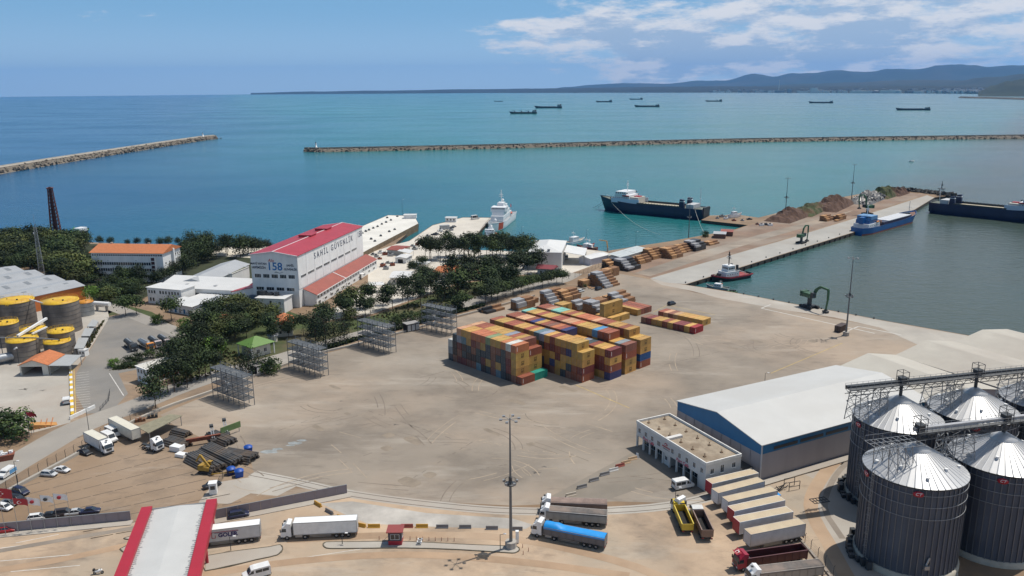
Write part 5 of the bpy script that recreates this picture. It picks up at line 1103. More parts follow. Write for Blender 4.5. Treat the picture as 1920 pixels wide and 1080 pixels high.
def rows():
    for ri,(nm,b0,c0,hs,tops) in enumerate(ROWS):
        H={c0+i:h for i,h in enumerate(hs)}
        for i,h in enumerate(hs):
            c=c0+i
            for k in range(h):
                top=k==h-1
                right=H.get(c+1,0)<=k;leftend=H.get(c-1,0)<=k
                frontseen=(nm=='front row') or (nm=='third row' and c>=12 and k>=0) or (nm=='third row' and c>=10 and k>2) or (nm=='fourth row' and c>=18) or (nm=='fifth row' and (c>=12 and k==4 or c>=19)) or (nm=='back row' and c>=17 and k>=2)
                if not (top or right or frontseen or (leftend and k>2)):hide(c*PITCHC,b0,k*CH);continue
                code=tops[i] if top else (ENDS.get((nm,c)) or '')[k:k+1] or CRND.choice('yyyyrrdddbbkkkn' if nm!='front row' else 'ybdddkkkkkxxxbbse')  # front row draws darker paints: shade on its door ends put into the colour
                n_=i+1;L_=LAY[k] if h==5 or k<4 else LAY[k]
                lab='{c} shipping container, '+(L_ if not top else 'topmost')+', '+ORD[n_]+' stack from the fence side, '+nm
                container(c*PITCHC,b0,k*CH,code,lab)
rows()
# odd ones round the stacks
container(12*PITCHC+.05,0.1,0,'r','{c} container alone on the ground at the corner of the front row');container(12*PITCHC+.05,6.3,0,'G','{c} container on the ground beside the lone rust red one',logo=False)
for i,c in enumerate('bbyyryddyR'):
    if i==1:c='d'
    container(15.75+i*PITCHC,86.2+i*.2,0,c,'{c} container, '+ORD[i+1]+' from the stacks in the nearer single layer line',group='single layer lines of containers')
for i,c in enumerate('rpbpyyyyyy'[:9]):container(15.75+i*PITCHC*.935 if False else 15.75+i*2.35,98.2+i*.13,0,c,'{c} container, '+ORD[i+1]+' from the stacks in the farther single layer line',logo=i==8,group='single layer lines of containers')
for (a,z,b_,lab) in ((2.4,0,75.6,'lower long yellow container under the raised one'),(2.4,CH,75.6,'middle long yellow container with square logo in the tall pair'),(2.4,2*CH,75.6,'topmost long yellow container standing highest behind the stacks'),(6.3,0,75.6,'long yellow container on the ground in front of the tall pair'),(-.1,0,75.8,'long yellow container half hidden behind the tall pair'),(-.1,CH,75.8,'second long yellow container half hidden behind the tall pair, on top')):
    if 'second long' in lab:continue
    container(a,b_,z,'y',lab,K40,12.19,True,0.,'long yellow containers')
for i,c in enumerate('yrrr'):container(8.6+12.19-12.19,90.9+i*PITCHC+2.44,0,c,'{c} long container lying crosswise, '+ORD[i+1]+' of four behind the tall yellow pair',K40,12.19,False,pi/2,'crosswise long containers')
for i in range(2): 
    for k in range(2):container(-18+i*PITCHC,69.6,k*CH,'y','{c} container, '+('lower' if k==0 else 'upper')+' one of the '+('first' if i==0 else 'second')+' short stack among the timber',group='yellow containers by the timber')
g=G(1564,622);container(0,0,0,'x','{c} container alone beside the quay lamp mast',logo=False).location=g
if HIDDEN.v:o=stuff(HIDDEN.build('packed_containers',[mat('dull_yellow_steel',(.35,.22,.06),.6,var=.3),mat('dull_red_steel',(.17,.05,.035),.6,var=.3),mat('dull_dark_steel',(.05,.06,.07),.6,var=.3)]));o['label']='packed inner containers of the big stacks';o['category']='container'
# ================================================================ SAWN TIMBER
def bundle_mesh(wd,L,h,seed,wrap=None):
    rnd=random.Random(seed);b=MB();n=4
    for k in range(n):
        z0=.1+(h-.1)*k/n;z1=.1+(h-.1)*(k+1)/n-.03;e0,e1=rnd.uniform(0,.12),rnd.uniform(0,.12)
        if wrap is None or (wrap==1 and k<1):
            for q in range(3):x0=wd*q/3;b.box(x0+.01,x0+wd/3-.01,e0,L-e1,z0,z1,0)
    if wrap is not None:b.box(-.02,wd+.02,-.03,L+.03,.1+(h*.25 if wrap==1 else 0),h+.02,1)
    for y in (L*.2,L*.75):b.box(0,wd,y,y+.12,0,.1,2)
    return b.mesh('timber_bundle',[WOOD,WRAPW if wrap in (0,1) else WRAPK,WOODE])
TB={}
for q,wr in (('w',None),('g',0),('h',1),('k',2)):TB[q]=[bundle_mesh(1.15,5.2,1.02,s,wr) for s in range(2)]
TREST=MB();NT=[0];TRND=random.Random(4)
def timber_stack(px,cols,kinds,where,ang=AANG,rows_=1,scale=1.):
    """cols: heights of the columns from the fence side towards the yard; px = the near left foot of the stack"""
    o=G(*px);u=Vector((cos(ang),sin(ang),0));v=Vector((-sin(ang),cos(ang),0))
    for r_ in range(rows_):
        for i,h in enumerate(cols):
            for k in range(h):
                p=o+u*(i*1.22*scale)+v*(r_*5.5+TRND.uniform(-.25,.25))+Vector((0,0,k*1.04*scale));nxt=cols[i+1] if i+1<len(cols) else 0
                seen=r_==0 and ((k==h-1) or k>=nxt)
                if seen and NT[0]<290:
                    kd=kinds[min(k,len(kinds)-1)] if k<h-1 else kinds[-1]
                    m=TRND.choice(TB[kd]);ob=put(m,'timber_bundle',None,None,p,ang+TRND.uniform(-.015,.015));ob.scale=(scale,1,scale);NT[0]+=1
                    cov={'w':'bare timber','g':'grey wrapped timber','h':'half wrapped timber','k':'black wrapped timber'}[kd]+', '+ORD[k+1]+' layer, '+ORD[i+1]+' step'
                    tag(ob,(cov+(', rear row' if r_ else '')+', '+where) if len((cov+where).split())<15 else cov+', '+where.replace('the ','',1),'timber','timber in '+where)
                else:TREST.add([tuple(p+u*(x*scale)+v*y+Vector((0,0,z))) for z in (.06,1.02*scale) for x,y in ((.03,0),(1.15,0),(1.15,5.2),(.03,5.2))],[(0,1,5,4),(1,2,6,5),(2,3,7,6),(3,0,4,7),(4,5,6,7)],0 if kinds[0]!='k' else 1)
for a in (((895,584),[1,1,2,1,1],'wk','the low pile nearest the boundary wall'),((957,579),[4,4,4,3],'wg','the grey topped stack behind the turquoise container'),((972,573),[2,2],'w','the low bare stack by the grey topped one'),
          ((1012,575),[6,6,5,4,3,2,1],'wg','the steep grey topped stack with a dark flank',1.1),((1036,570),[5,6,6,6,5,4],'w','the tall bare stack beside the yellow short stack'),((1070,582),[4,4,3,3],'wg','the grey topped stack behind the back container row'),
          ((1092,587),[5,5,5,5,4,4,3,3],'gg','the broad fully wrapped stack by the tall yellow pair'),((1120,566),[2,2,3,3,2,2],'w','the low bare stack behind the broad wrapped one'),((1138,572),[5,5,4,4,3,3],'gg','the wrapped stack above the long yellow containers'),
          ((1083,537),[3,3,3],'w','the small stack beside the parked cars'),((1102,534),[5,6,6,6,5,4,3,2,1],'wkg','the long dark flanked stack beside the pallets'),((1122,519),[3,4,4,4],'w','the bare stack uphill of the dark flanked one'),
          ((1128,502),[4,4,3,3,2],'kw','the first stack below the ribbed store'),((1150,504),[5,5,5,5,4,3,2,2],'kkg','the dark flanked stack below the translucent sheds'),((1182,493),[3,3,4,3,2],'w','the bare stack just past the translucent sheds'),
          ((1204,484),[5,5,5,4,3,2],'w','the stepped stack first along the quay road'),((1236,482),[5,5,5,5,4,3,2],'w','the stepped stack second along the quay road'),((1262,473),[4,4,3,2,1],'w','the stack in front of the quay lamp mast'),((1281,468),[5,5,5,5,4,4,3],'kkg','the dark flanked stack behind the quay lamp mast'),((1318,459),[2,2,2,1],'w','the low pile before the brown quay shed'),
          ((1536,414),[4,4,4,3,2],'w','the dark stack on the dirt of the far pier'),((1560,412),[3,3,4,4,3],'w','the pale stack on the dirt of the far pier'),((1563,415),[1,1],'w','the low pile on the dirt of the far pier')):
    timber_stack(a[0],a[1],a[2],a[3],rows_=2,scale=(a[4] if len(a)>4 else 1.)*(1.06 if a[0][1]>430 else .95))
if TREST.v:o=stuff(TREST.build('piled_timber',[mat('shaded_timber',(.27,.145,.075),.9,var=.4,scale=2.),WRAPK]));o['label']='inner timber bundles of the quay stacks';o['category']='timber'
# ================================================================ VEHICLES
def head(pr,pf):a,b=G(*pr),G(*pf);return atan2((b-a).y,(b-a).x)
def wheel_mesh(R,w):
    b=MB();b.lathe([(R*.55,-w/2),(R*.95,-w/2),(R,-w/2+.04),(R,w/2-.04),(R*.95,w/2),(R*.55,w/2)],16,m=0);b.lathe([(R*.55,w*.30),(R*.2,w*.36),(0,w*.36)],12,m=1);b.lathe([(R*.55,-w*.30),(R*.2,-w*.36),(0,-w*.36)],12,m=1)
    me=b.mesh('wheel',[BLACK,STEEL]);me.transform(Matrix.Rotation(pi/2,4,'X'));return me
WH_T=wheel_mesh(.5,.32);WH_C=wheel_mesh(.32,.2);WH_V=wheel_mesh(.36,.22)
LAMPG=mat('headlight_glass',(.6,.62,.64),.15,var=.05,spec=.8);TAILR=mat('tail_lamp',(.35,.01,.01),.3,var=.05)
TARP_K=mat('dark_load_tarp',(.13,.115,.105),.8,var=.35,scale=.5,col2=(.22,.17,.14));TARP_B=mat('bright_blue_tarp',(.01,.27,.68),.5,var=.10,scale=.6,bump=.4,bscale=1.2);DUSTY=mat('dusty_trailer_roof',(.52,.43,.30),.9,var=.14,scale=.35,col2=(.46,.36,.25));COALK=mat('black_bin_floor',(.02,.019,.018),.95,var=.4)
def cab(r,x,col,hood=2.3,high=True,w=2.44):
    zt=3.9 if high else 3.1;h2=w/2;b=MB()
    b.exty([(x,.75),(x+hood-.05,.75),(x+hood,1.2),(x+hood-.03,1.95),(x+hood-.34,2.95),(x+hood-.75,3.2 if high else zt),(x+hood*.38,zt),(x,zt-.15)],-h2,h2,0);b.build('cab',PAINTC,r).color=(*col,1)
    b=MB();b.quad((x+hood+.005,-h2+.12,1.98),(x+hood+.005,h2-.12,1.98),(x+hood-.315,h2-.2,2.93),(x+hood-.315,-h2+.2,2.93));b.build('windscreen',GLASS,r)
    for s in (-1,1):
        b=MB();y=s*(h2+.01);b.quad((x+hood-.2,y,1.95),(x+hood*.45,y,1.95),(x+hood*.45,y,2.75),(x+hood-.42,y,2.75));b.build('side_window',GLASS,r)
        b=MB();b.box(x+hood-.12,x+hood+.04,s*h2-.02 if s>0 else s*h2-.22,s*h2+.22 if s>0 else s*h2+.02,2.0,2.7);b.build('mirror',BLACK,r)
        b=MB();b.box(x+hood-.02,x+hood+.05,s*(h2-.45)-.25,s*(h2-.45)+.25,.85,1.1);b.build('headlight',LAMPG,r)
    b=MB();b.box(x+hood-.3,x+hood+.06,-h2,h2,.42,.78);b.box(x+hood-.01,x+hood+.03,-.75,.75,1.2,1.8);b.build('bumper',DARK,r)
    if high:b=MB();b.box(x+hood*.52,x+hood*.72,-.3,.3,zt-.02,zt+.08);b.build('roof_hatch',BLACK,r)
def wheels(r,me,xs,y,R): 
    for x in xs:
        for s in (-1,1):put(me,'wheel',r,None,(x,s*y,R))
def bin_body(r,x0,x1,z0,z1,col,inner,w=2.5,ribs=9,tail=None):
    h=w/2;t=.1;b=MB();b.box(x0,x1,-h,-h+t,z0,z1);b.box(x0,x1,h-t,h,z0,z1);b.box(x0,x0+t,-h+t,h-t,z0,z1);b.box(x1-t,x1,-h+t,h-t,z0,z1+.15);o=b.build('bin_wall',PAINTC,r);o.color=(*col,1)
    b=MB();b.box(x0+t,x1-t,-h+t,h-t,z0,z0+.12);b.build('bin_floor',inner,r)
    for k in range(ribs):
        x=x0+.1+(x1-x0-.3)*k/(ribs-1);b=MB()
        for s in (-1,1):b.box(x,x+.12,s*h-(.0 if s>0 else .07),s*h+(.07 if s>0 else 0),z0,z1)
        b.build('rib',PAINTC,r).color=(*[c*.9 for c in col],1)
    b=MB()
    for s in (-1,1):b.box(x0,x1,s*h-.1,s*h+.1,z1,z1+.1)
    b.build('top_rail',PAINTC,r).color=(*[min(.7,c*1.25+.03) for c in col],1)
def box_body(r,x0,x1,z0,z1,col,roofm,w=2.52,nose=None):
    h=w/2;b=MB();b.box(x0,x1,-h,h,z0,z1-.03);b.build('trailer_box',PAINTC,r).color=(*col,1)
    b=MB();b.box(x0+.04,x1-.04,-h+.05,h-.05,z1-.03,z1+.015);b.build('trailer_roof',roofm,r)
    b=MB()
    for s in (-1,1):b.box(x0-.02,x1+.02,s*h-.05,s*h+.03 if s>0 else s*h+.05,z1-.10,z1+.03);b.box(x0-.02,x1+.02,s*h-.04,s*h+.04,z0-.02,z0+.12)
    for x in (x0-.03,x1-.04):b.box(x,x+.07,-h,h,z1-.08,z1+.025);b.bar((x+.035,-h,z0),(x+.035,-h,z1),.1);b.bar((x+.035,h,z0),(x+.035,h,z1),.1)
    b.build('edge_rail',GREY if not nose else WPAINT,r)
    for s in (0,1):
        b=MB();b.box(x0-.05,x0-.01,-h+.08+s*(h-.06),-.03+s*(h-.06),z0+.1,z1-.12)
        for q in (.3,.75):b.bar((x0-.07,-h+.08+s*(h-.06)+(h-.14)*q,z0+.1),(x0-.07,-h+.08+s*(h-.06)+(h-.14)*q,z1-.12),.04)
        b.build('rear_door',PAINTC,r).color=(*[c*.92 for c in col],1)
    if nose:b=MB();b.box(x1+.035,x1+.09,-h,h,z0,z1);b.build('nose_panel',nose,r)
def truck(label,rear,ang,cabcol=(.74,.74,.73),kind='box',col=(.72,.72,.70),roofm=WPAINT,L=16.4,tractor=True,trailer=True,tarp=None,group='lorries',name='articulated_lorry',nose=None,inner=COALK,ztop=4.0,high=True):
    r=thing(name,label,'lorry',(rear.x,rear.y,.02),ang,group);TL=13.6 if L>14 else L-2.7;xc=L-2.3
    ch=MB();ch.box(.1,TL,-.45,.45,.85,1.1)
    if tractor:ch.box(L-6.2,L-1.2,-.42,.42,.7,.9)
    ch.box(.02,.12,-1.15,1.15,.5,.72);ch.bar((.05,-.6,.6),(.3,-.6,.9),.08);ch.bar((.05,.6,.6),(.3,.6,.9),.08);ch.build('chassis',DARK,r)
    if tractor:
        cab(r,xc,cabcol,high=high);b=MB();b.box(L-4.6,L-3.1,.62,1.15,.5,1.1);b.box(L-4.6,L-3.3,-1.15,-.62,.5,1.1);b.build('fuel_tank',STEEL,r)
        wheels(r,WH_T,[L-1.35,L-5.2] if L>14 else [L-1.35],1.08,.5)
        if high:b=MB();b.box(L-2.75,L-2.35,-1.,1.,1.2,2.9);b.build('air_duct',DARK,r)
    wheels(r,WH_T,[1.9,3.2,4.5] if L>14 else [1.6,2.9],1.06,.5)
    if trailer:
        if kind=='box':box_body(r,0,TL,1.12,ztop,col,roofm,nose=nose)
        else:
            bin_body(r,0,TL,1.1,ztop-1.3 if kind=='tipper' else ztop-.9,col,inner)
            if tarp:
                zt=ztop-1.25 if kind=='tipper' else ztop-.85;rnd=random.Random(int(rear.x*10));secs=[]
                for i in range(15):
                    x=.05+(TL-.1)*i/14;hh=(.28+rnd.uniform(-.06,.06))+(.55 if tarp is TARP_B and i>10 else 0)
                    secs.append([(x,-1.34,zt-.35+rnd.uniform(-.1,.05)),(x,-1.32,zt+.02),(x,-.7,zt+hh*.8),(x,0,zt+hh),(x,.7,zt+hh*.8),(x,1.32,zt+.02),(x,1.34,zt-.3)])
                b=MB();b.loft(secs,0,closed=False,cap=False);b.build('load_tarp',tarp,r)
        b=MB()
        for s in (-1,1):b.box(5.6,TL-3.4 if L>14 else TL-1,s*1.2-.03,s*1.2+.03,.5,.62);b.box(5.6,TL-3.4 if L>14 else TL-1,s*1.2-.03,s*1.2+.03,.8,.92)
        b.build('side_guard',STEEL,r)
        if L>14:b=MB();b.bar((TL-3,-.8,0),(TL-3,-.8,1.),.12);b.bar((TL-3,.8,0),(TL-3,.8,1.),.12);b.build('landing_leg',DARK,r)
        for s in (-1,1):b=MB();b.box(-.03,.03,s*.95-.2,s*.95+.2,.75,.92);b.build('tail_lamp',TAILR,r)
    return r
W_=(.74,.74,.73)
def lorries():
    g=lambda x,y:G(x,y)
    # near the gate
    r=truck('plain white refrigerated lorry with white cab, alone in the gate lane',G(671,1001),head((671,1006),(530,1013)),W_,'box',(.74,.74,.72),WPAINT)
    r=truck('white lorry with red and blue lettering, half under the gate canopy',G(490,1009),head((490,1013),(385,1026)),W_,'box',(.56,.56,.55),WPAINT)
    ink=mat('dark_blue_lettering',(.03,.02,.12),.5,var=.03);rd=mat('dark_red_lettering',(.40,.03,.05),.5,var=.03)
    put_text('GOLER',1.25,ink,r,(6.6,1.30,2.55),(-1,0,0),(0,1,0),bold=.05);b=MB()
    b.box(4.4,9.9,1.28,1.305,3.32,3.42);b.box(9.8,9.93,1.28,1.305,2.1,3.42);b.box(9.1,9.9,1.28,1.305,2.0,2.12);b.box(9.1,9.22,1.28,1.305,2.0,2.7);b.build('emblem',rd,r)
    b=MB();b.box(4.4,9.3,1.28,1.304,3.14,3.22);b.build('emblem',ink,r)
    # trio at the right of the island
    truck('white cabbed lorry with bright blue tarp over its bin',G(1136,1028),head((1135,1035),(1000,1008)),W_,'tipper',(.12,.12,.13),None,16.4,True,True,TARP_B,ztop=4.1)
    truck('white cabbed tipper lorry with brown grey load cover, middle of three',G(1138,985),head((1138,985),(1030,976)),W_,'tipper',(.30,.29,.27),None,15.2,True,True,TARP_K,ztop=4.3)
    truck('white cabbed tipper lorry farthest from the island, reddish dust on its cover',G(1138,962),head((1138,962),(1030,958)),W_,'tipper',(.20,.15,.13),None,15.2,True,True,mat('dusty_red_tarp',(.26,.19,.16),.9,var=.35,scale=.5),ztop=4.1)
    # the yard beside the silos
    ya=head((1288,1010),(1265,955));truck('yellow rigid tipper with empty black bin',G(1289,1003),ya,(.66,.48,.03),'tipper',(.58,.40,.04),None,11.,True,True,None,name='tipper_lorry',ztop=3.9,high=False)
    truck('brown rigid tipper with empty bin right beside the yellow one',G(1326,1016),head((1322,1020),(1296,962)),(.6,.6,.58),'tipper',(.20,.13,.10),None,11.,True,True,None,name='tipper_lorry',ztop=4.1,high=False)
    b=MB()
    tw=[((1414,911),(1302,938),REDP,'first parked trailer from the cafe, dusty roof and red nose',(.55,.53,.50)),((1425,927),(1312,957),None,'second parked trailer from the cafe, white side',(.66,.65,.66)),((1449,945),(1333,972),None,'third parked trailer from the cafe, dusty tan roof',(.66,.65,.66)),
          ((1463,963),(1344,990),REDP,'fourth parked trailer from the cafe, stained roof and red nose',(.58,.57,.62)),((1478,985),(1356,1010),REDP,'fifth parked trailer from the cafe, plain tan roof, red nose',(.60,.59,.60)),((1501,1008),(1375,1034),None,'last and nearest parked trailer, grey white full side in view',(.50,.49,.50))]
    for pr,pf,nose,lab,col in tw:
        truck(lab,G(*pr),head(pr,pf),W_,'box',col,DUSTY,13.7+2.3,False,True,None,'row of parked trailers','parked_trailer',nose,ztop=4.0)
    truck('white tractor unit squeezed behind the yellow tipper',G(1312,978),head((1316,975),(1288,962)),W_,'box',L=7.2,trailer=False,name='tractor_unit')
    r=truck('dark red lorry with empty black bin and a crescent flag on the cab roof',G(1507,1049),head((1507,1055),(1392,1072)),(.30,.015,.04),'tipper',(.085,.018,.02),None,15.6,ztop=4.2)
    b=MB();secs=[]
    for i in range(7):x=14.6+i*.22;secs.append([(x,-1.15+.05*i,3.95+.12*sin(i*1.3)+(.35 if i==0 else 0)),(x,.9,3.98+.1*sin(i)),(x,.9,3.99+.1*sin(i)),(x,-1.15+.05*i,3.97+.12*sin(i*1.3)+(.35 if i==0 else 0))])
    b.loft(secs,0,cap=False);f=b.build('flag',REDP,r);b=MB();crescent(b,(0,0),.42);e=b.build('crescent',WPAINT,f);e.matrix_local=Matrix(((1,0,0,15.3),(0,1,0,.1),(0,0,1,4.15),(0,0,0,1)))
    truck('white cabbed lorry with grey brown covered bin at the bottom edge by the silos',G(1537,1080),head((1537,1084),(1420,1098)),W_,'tipper',(.25,.22,.19),None,15.6,True,True,TARP_K,ztop=4.3)
    # lorry park at the road
    truck('white box lorry beside a black car in the lorry park',G(168,832),head((166,832),(210,856)),W_,'box',(.70,.70,.68),mat('cream_box_roof',(.6,.57,.48),.8,var=.08),11.5,group='lorries in the lorry park',name='box_lorry',ztop=3.9)
    truck('long cream trailer parked next to the tractor unit in the lorry park',G(214,806),head((209,806),(268,838)),W_,'box',(.56,.54,.48),mat('cream_box_roof',(.6,.57,.48)),15.9,False,group='lorries in the lorry park',name='parked_trailer',ztop=4.)
    truck('white tractor unit without trailer beside the pipe stacks',G(268,838),head((268,838),(298,846)),W_,'box',L=7.,trailer=False,group='lorries in the lorry park',name='tractor_unit')
    # tank lorries on the tanker yard
    for px,f,lab,c in (((238,648),(255,661),'black tank lorry nearest the road on the tanker yard',(.05,.05,.055)),((264,648),(288,660),'orange cabbed tanker with pale tank',(.62,.24,.04)),((283,643),(300,655),'dark tanker with pink white cab roof next to the orange one',(.5,.42,.4)),((301,640),(316,650),'last tanker in the row, half under the dark pine',(.45,.38,.36))):
        o=G(*px);r=thing('tank_lorry',lab,'lorry',o,head(px,f),'tank lorries on the tanker yard');b=MB();secs=[[(x,1.15*s*cos(a),2.15+.95*s*sin(a)) for a in lin(0,2*pi*15/16,16)] for x,s in ((0,.8),(.25,1),(7.3,1),(7.6,.8))];b.loft(secs);b.build('tank_body',DARK if 'pale' not in lab else STEEL,r)
        cab(r,8.,c,2.1,False);wheels(r,WH_T,[1.4,2.7,9.2],1.05,.5);b=MB();b.box(0,9,-.4,.4,.7,1.1);b.build('chassis',DARK,r);b=MB();b.box(1,6.6,-.3,.3,3.08,3.2);b.build('catwalk',GREY,r)
def crescent(b,c,R,m=0,z=0.):
    n=18;P=[(c[0]+R*cos(a),c[1]+R*sin(a),z) for a in lin(.65,2*pi-.65,n)];Q=[(c[0]+R*.22+R*.8*cos(a),c[1]+R*.8*sin(a),z) for a in lin(.75,2*pi-.75,n)]
    b.add(P+Q,[(i,i+1,n+i+1,n+i) for i in range(n-1)],m);sx=c[0]+R*.95;st=[]
    for k in range(10):rr=R*(.42 if k%2==0 else .17);st.append((sx+rr*cos(pi+k*pi/5),c[1]+rr*sin(pi+k*pi/5),z))
    b.add(st,[tuple(range(10))],m)
lorries()
# ---- cars and vans: one prototype of each kind, then copies
def car_proto(kind,name,label,col,loc,ang,group=None,cat='car'):
    r=thing(name,label,cat,loc,ang,group);S_={'sedan':(4.5,.88,1.42,(.95,1.55,2.7,3.5),.9),'hatch':(4.1,.86,1.47,(.12,.5,2.5,3.25),.92),'suv':(4.6,.93,1.75,(.15,.55,2.9,3.7),1.05)}[kind]
    L,hw,H,(a,b_,c,d),zb=S_
    def sec(x,z0,z1,w,in_=.0):return [(x,-w+in_,z0),(x,-w,z0+(z1-z0)*.45),(x,-w+.05+in_,z1-.05),(x,-w*.7,z1),(x,w*.7,z1),(x,w-.05-in_,z1-.05),(x,w,z0+(z1-z0)*.45),(x,w-in_,z0)]
    b=MB();secs=[sec(0,.42,zb-.12,hw*.82),sec(.12,.3,zb-.02,hw*.94),sec(.5,.24,zb,hw),sec(L*.5,.22,zb+.02,hw),sec(d,.23,zb-.02,hw),sec(L-.6,.25,zb-.13,hw*.98),sec(L-.12,.3,zb-.24,hw*.9),sec(L,.4,zb-.32,hw*.76)]
    b.loft(secs);o=b.build('body',PAINTC,r);o.color=(*col,1);o['tint']=1
    b=MB();e=hw-.1;t=hw-.26;z=zb-.03
    b.loft([[(a,-e,z),(a,e,z)]+[(a+.02,e,z+.01),(a+.02,-e,z+.01)],[(b_,-e,z),(b_,e,z),(b_,t,H-.06),(b_,-t,H-.06)],[(c,-e,z),(c,e,z),(c,t,H-.06),(c,-t,H-.06)],[(d,-e,z),(d,e,z),(d-.02,e,z+.01),(d-.02,-e,z+.01)]],smooth=False);b.build('glass',GLASS,r)
    b=MB();b.loft([[(b_-.05,-t-.02,H-.09),(b_-.05,-t*.8,H-.03),(b_-.05,t*.8,H-.03),(b_-.05,t+.02,H-.09)],[((b_+c)/2,-t-.03,H-.07),((b_+c)/2,-t*.8,H),((b_+c)/2,t*.8,H),((b_+c)/2,t+.03,H-.07)],[(c+.08,-t-.02,H-.1),(c+.08,-t*.8,H-.04),(c+.08,t*.8,H-.04),(c+.08,t+.02,H-.1)]]);o=b.build('roof',PAINTC,r);o.color=(*col,1);o['tint']=1
    b=MB()
    for s in (-1,1):
        for (x0,z0),(x1,z1) in (((a,z),(b_,H-.06)),((d,z),(c,H-.06)),(((b_+c)/2,z),((b_+c)/2,H-.06))):b.bar((x0,s*(e+.005),z0),(x1,s*(t+.01),z1),.07,.03)
    o=b.build('pillar',PAINTC,r);o.color=(*col,1);o['tint']=1
    wheels(r,WH_C if kind!='suv' else WH_V,[.85,L-.9],hw-.1,.32 if kind!='suv' else .36)
    for s in (-1,1):b=MB();b.box(L-.2,L-.05,s*(hw-.25)-.15,s*(hw-.25)+.15,zb-.42,zb-.28);b.build('headlight',LAMPG,r);b=MB();b.box(.02,.1,s*(hw-.25)-.14,s*(hw-.25)+.14,zb-.32,zb-.18);b.build('tail_lamp',TAILR,r)
    b=MB();b.box(L-.06,L+.02,-hw*.5,hw*.5,.35,.52);b.build('bumper',BLACK,r);return r
def van_proto(name,label,col,loc,ang,cat='van',wins=True,L=5.4,H=2.45,group=None):
    r=thing(name,label,cat,loc,ang,group);hw=.98;b=MB();b.exty([(0,.35),(L-.1,.35),(L,.6),(L-.05,1.05),(L-1.05,1.35),(L-1.65,H-.12),(L-2.2,H),(.15,H),(0,H-.25)],-hw,hw);o=b.build('body',PAINTC,r);o.color=(*col,1);o['tint']=1
    b=MB();b.quad((L-1.0,-hw+.12,1.42),(L-1.0,hw-.12,1.42),(L-1.6,hw-.15,H-.2),(L-1.6,-hw+.15,H-.2));b.build('windscreen',GLASS,r)
    for s in (-1,1):
        y=s*(hw+.012);b=MB();b.quad((L-1.25,y,1.35),(L-2.1,y,1.35),(L-2.1,y,H-.3),(L-1.75,y,H-.3));b.build('side_window',GLASS,r)
        if wins:
            for k in range(2):x0=.35+k*(L-2.75)/2;b=MB();b.quad((x0,y,1.35),(x0+(L-2.9)/2,y,1.35),(x0+(L-2.9)/2,y,H-.32),(x0,y,H-.32));b.build('side_window',GLASS,r)
        b=MB();b.box(L-.12,L+.01,s*.7-.16,s*.7+.16,.75,.98);b.build('headlight',LAMPG,r);b=MB();b.box(-.03,.03,s*.85-.08,s*.85+.08,.9,1.4);b.build('tail_lamp',TAILR,r);b=MB();b.box(L-1.35,L-1.2,s*1.1-.1,s*1.1+.1,1.4,1.65);b.build('mirror',BLACK,r)
    b=MB();b.quad((-.012,-.75,1.35),(-.012,.75,1.35),(-.012,.75,H-.35),(-.012,-.75,H-.35));b.build('rear_window',GLASS,r);b=MB();b.box(-.08,.02,-hw,hw,.35,.6);b.box(L-.05,L+.06,-hw*.95,hw*.95,.35,.6);b.build('bumper',DARK,r);wheels(r,WH_V,[1.0,L-1.05],hw-.12,.36);return r
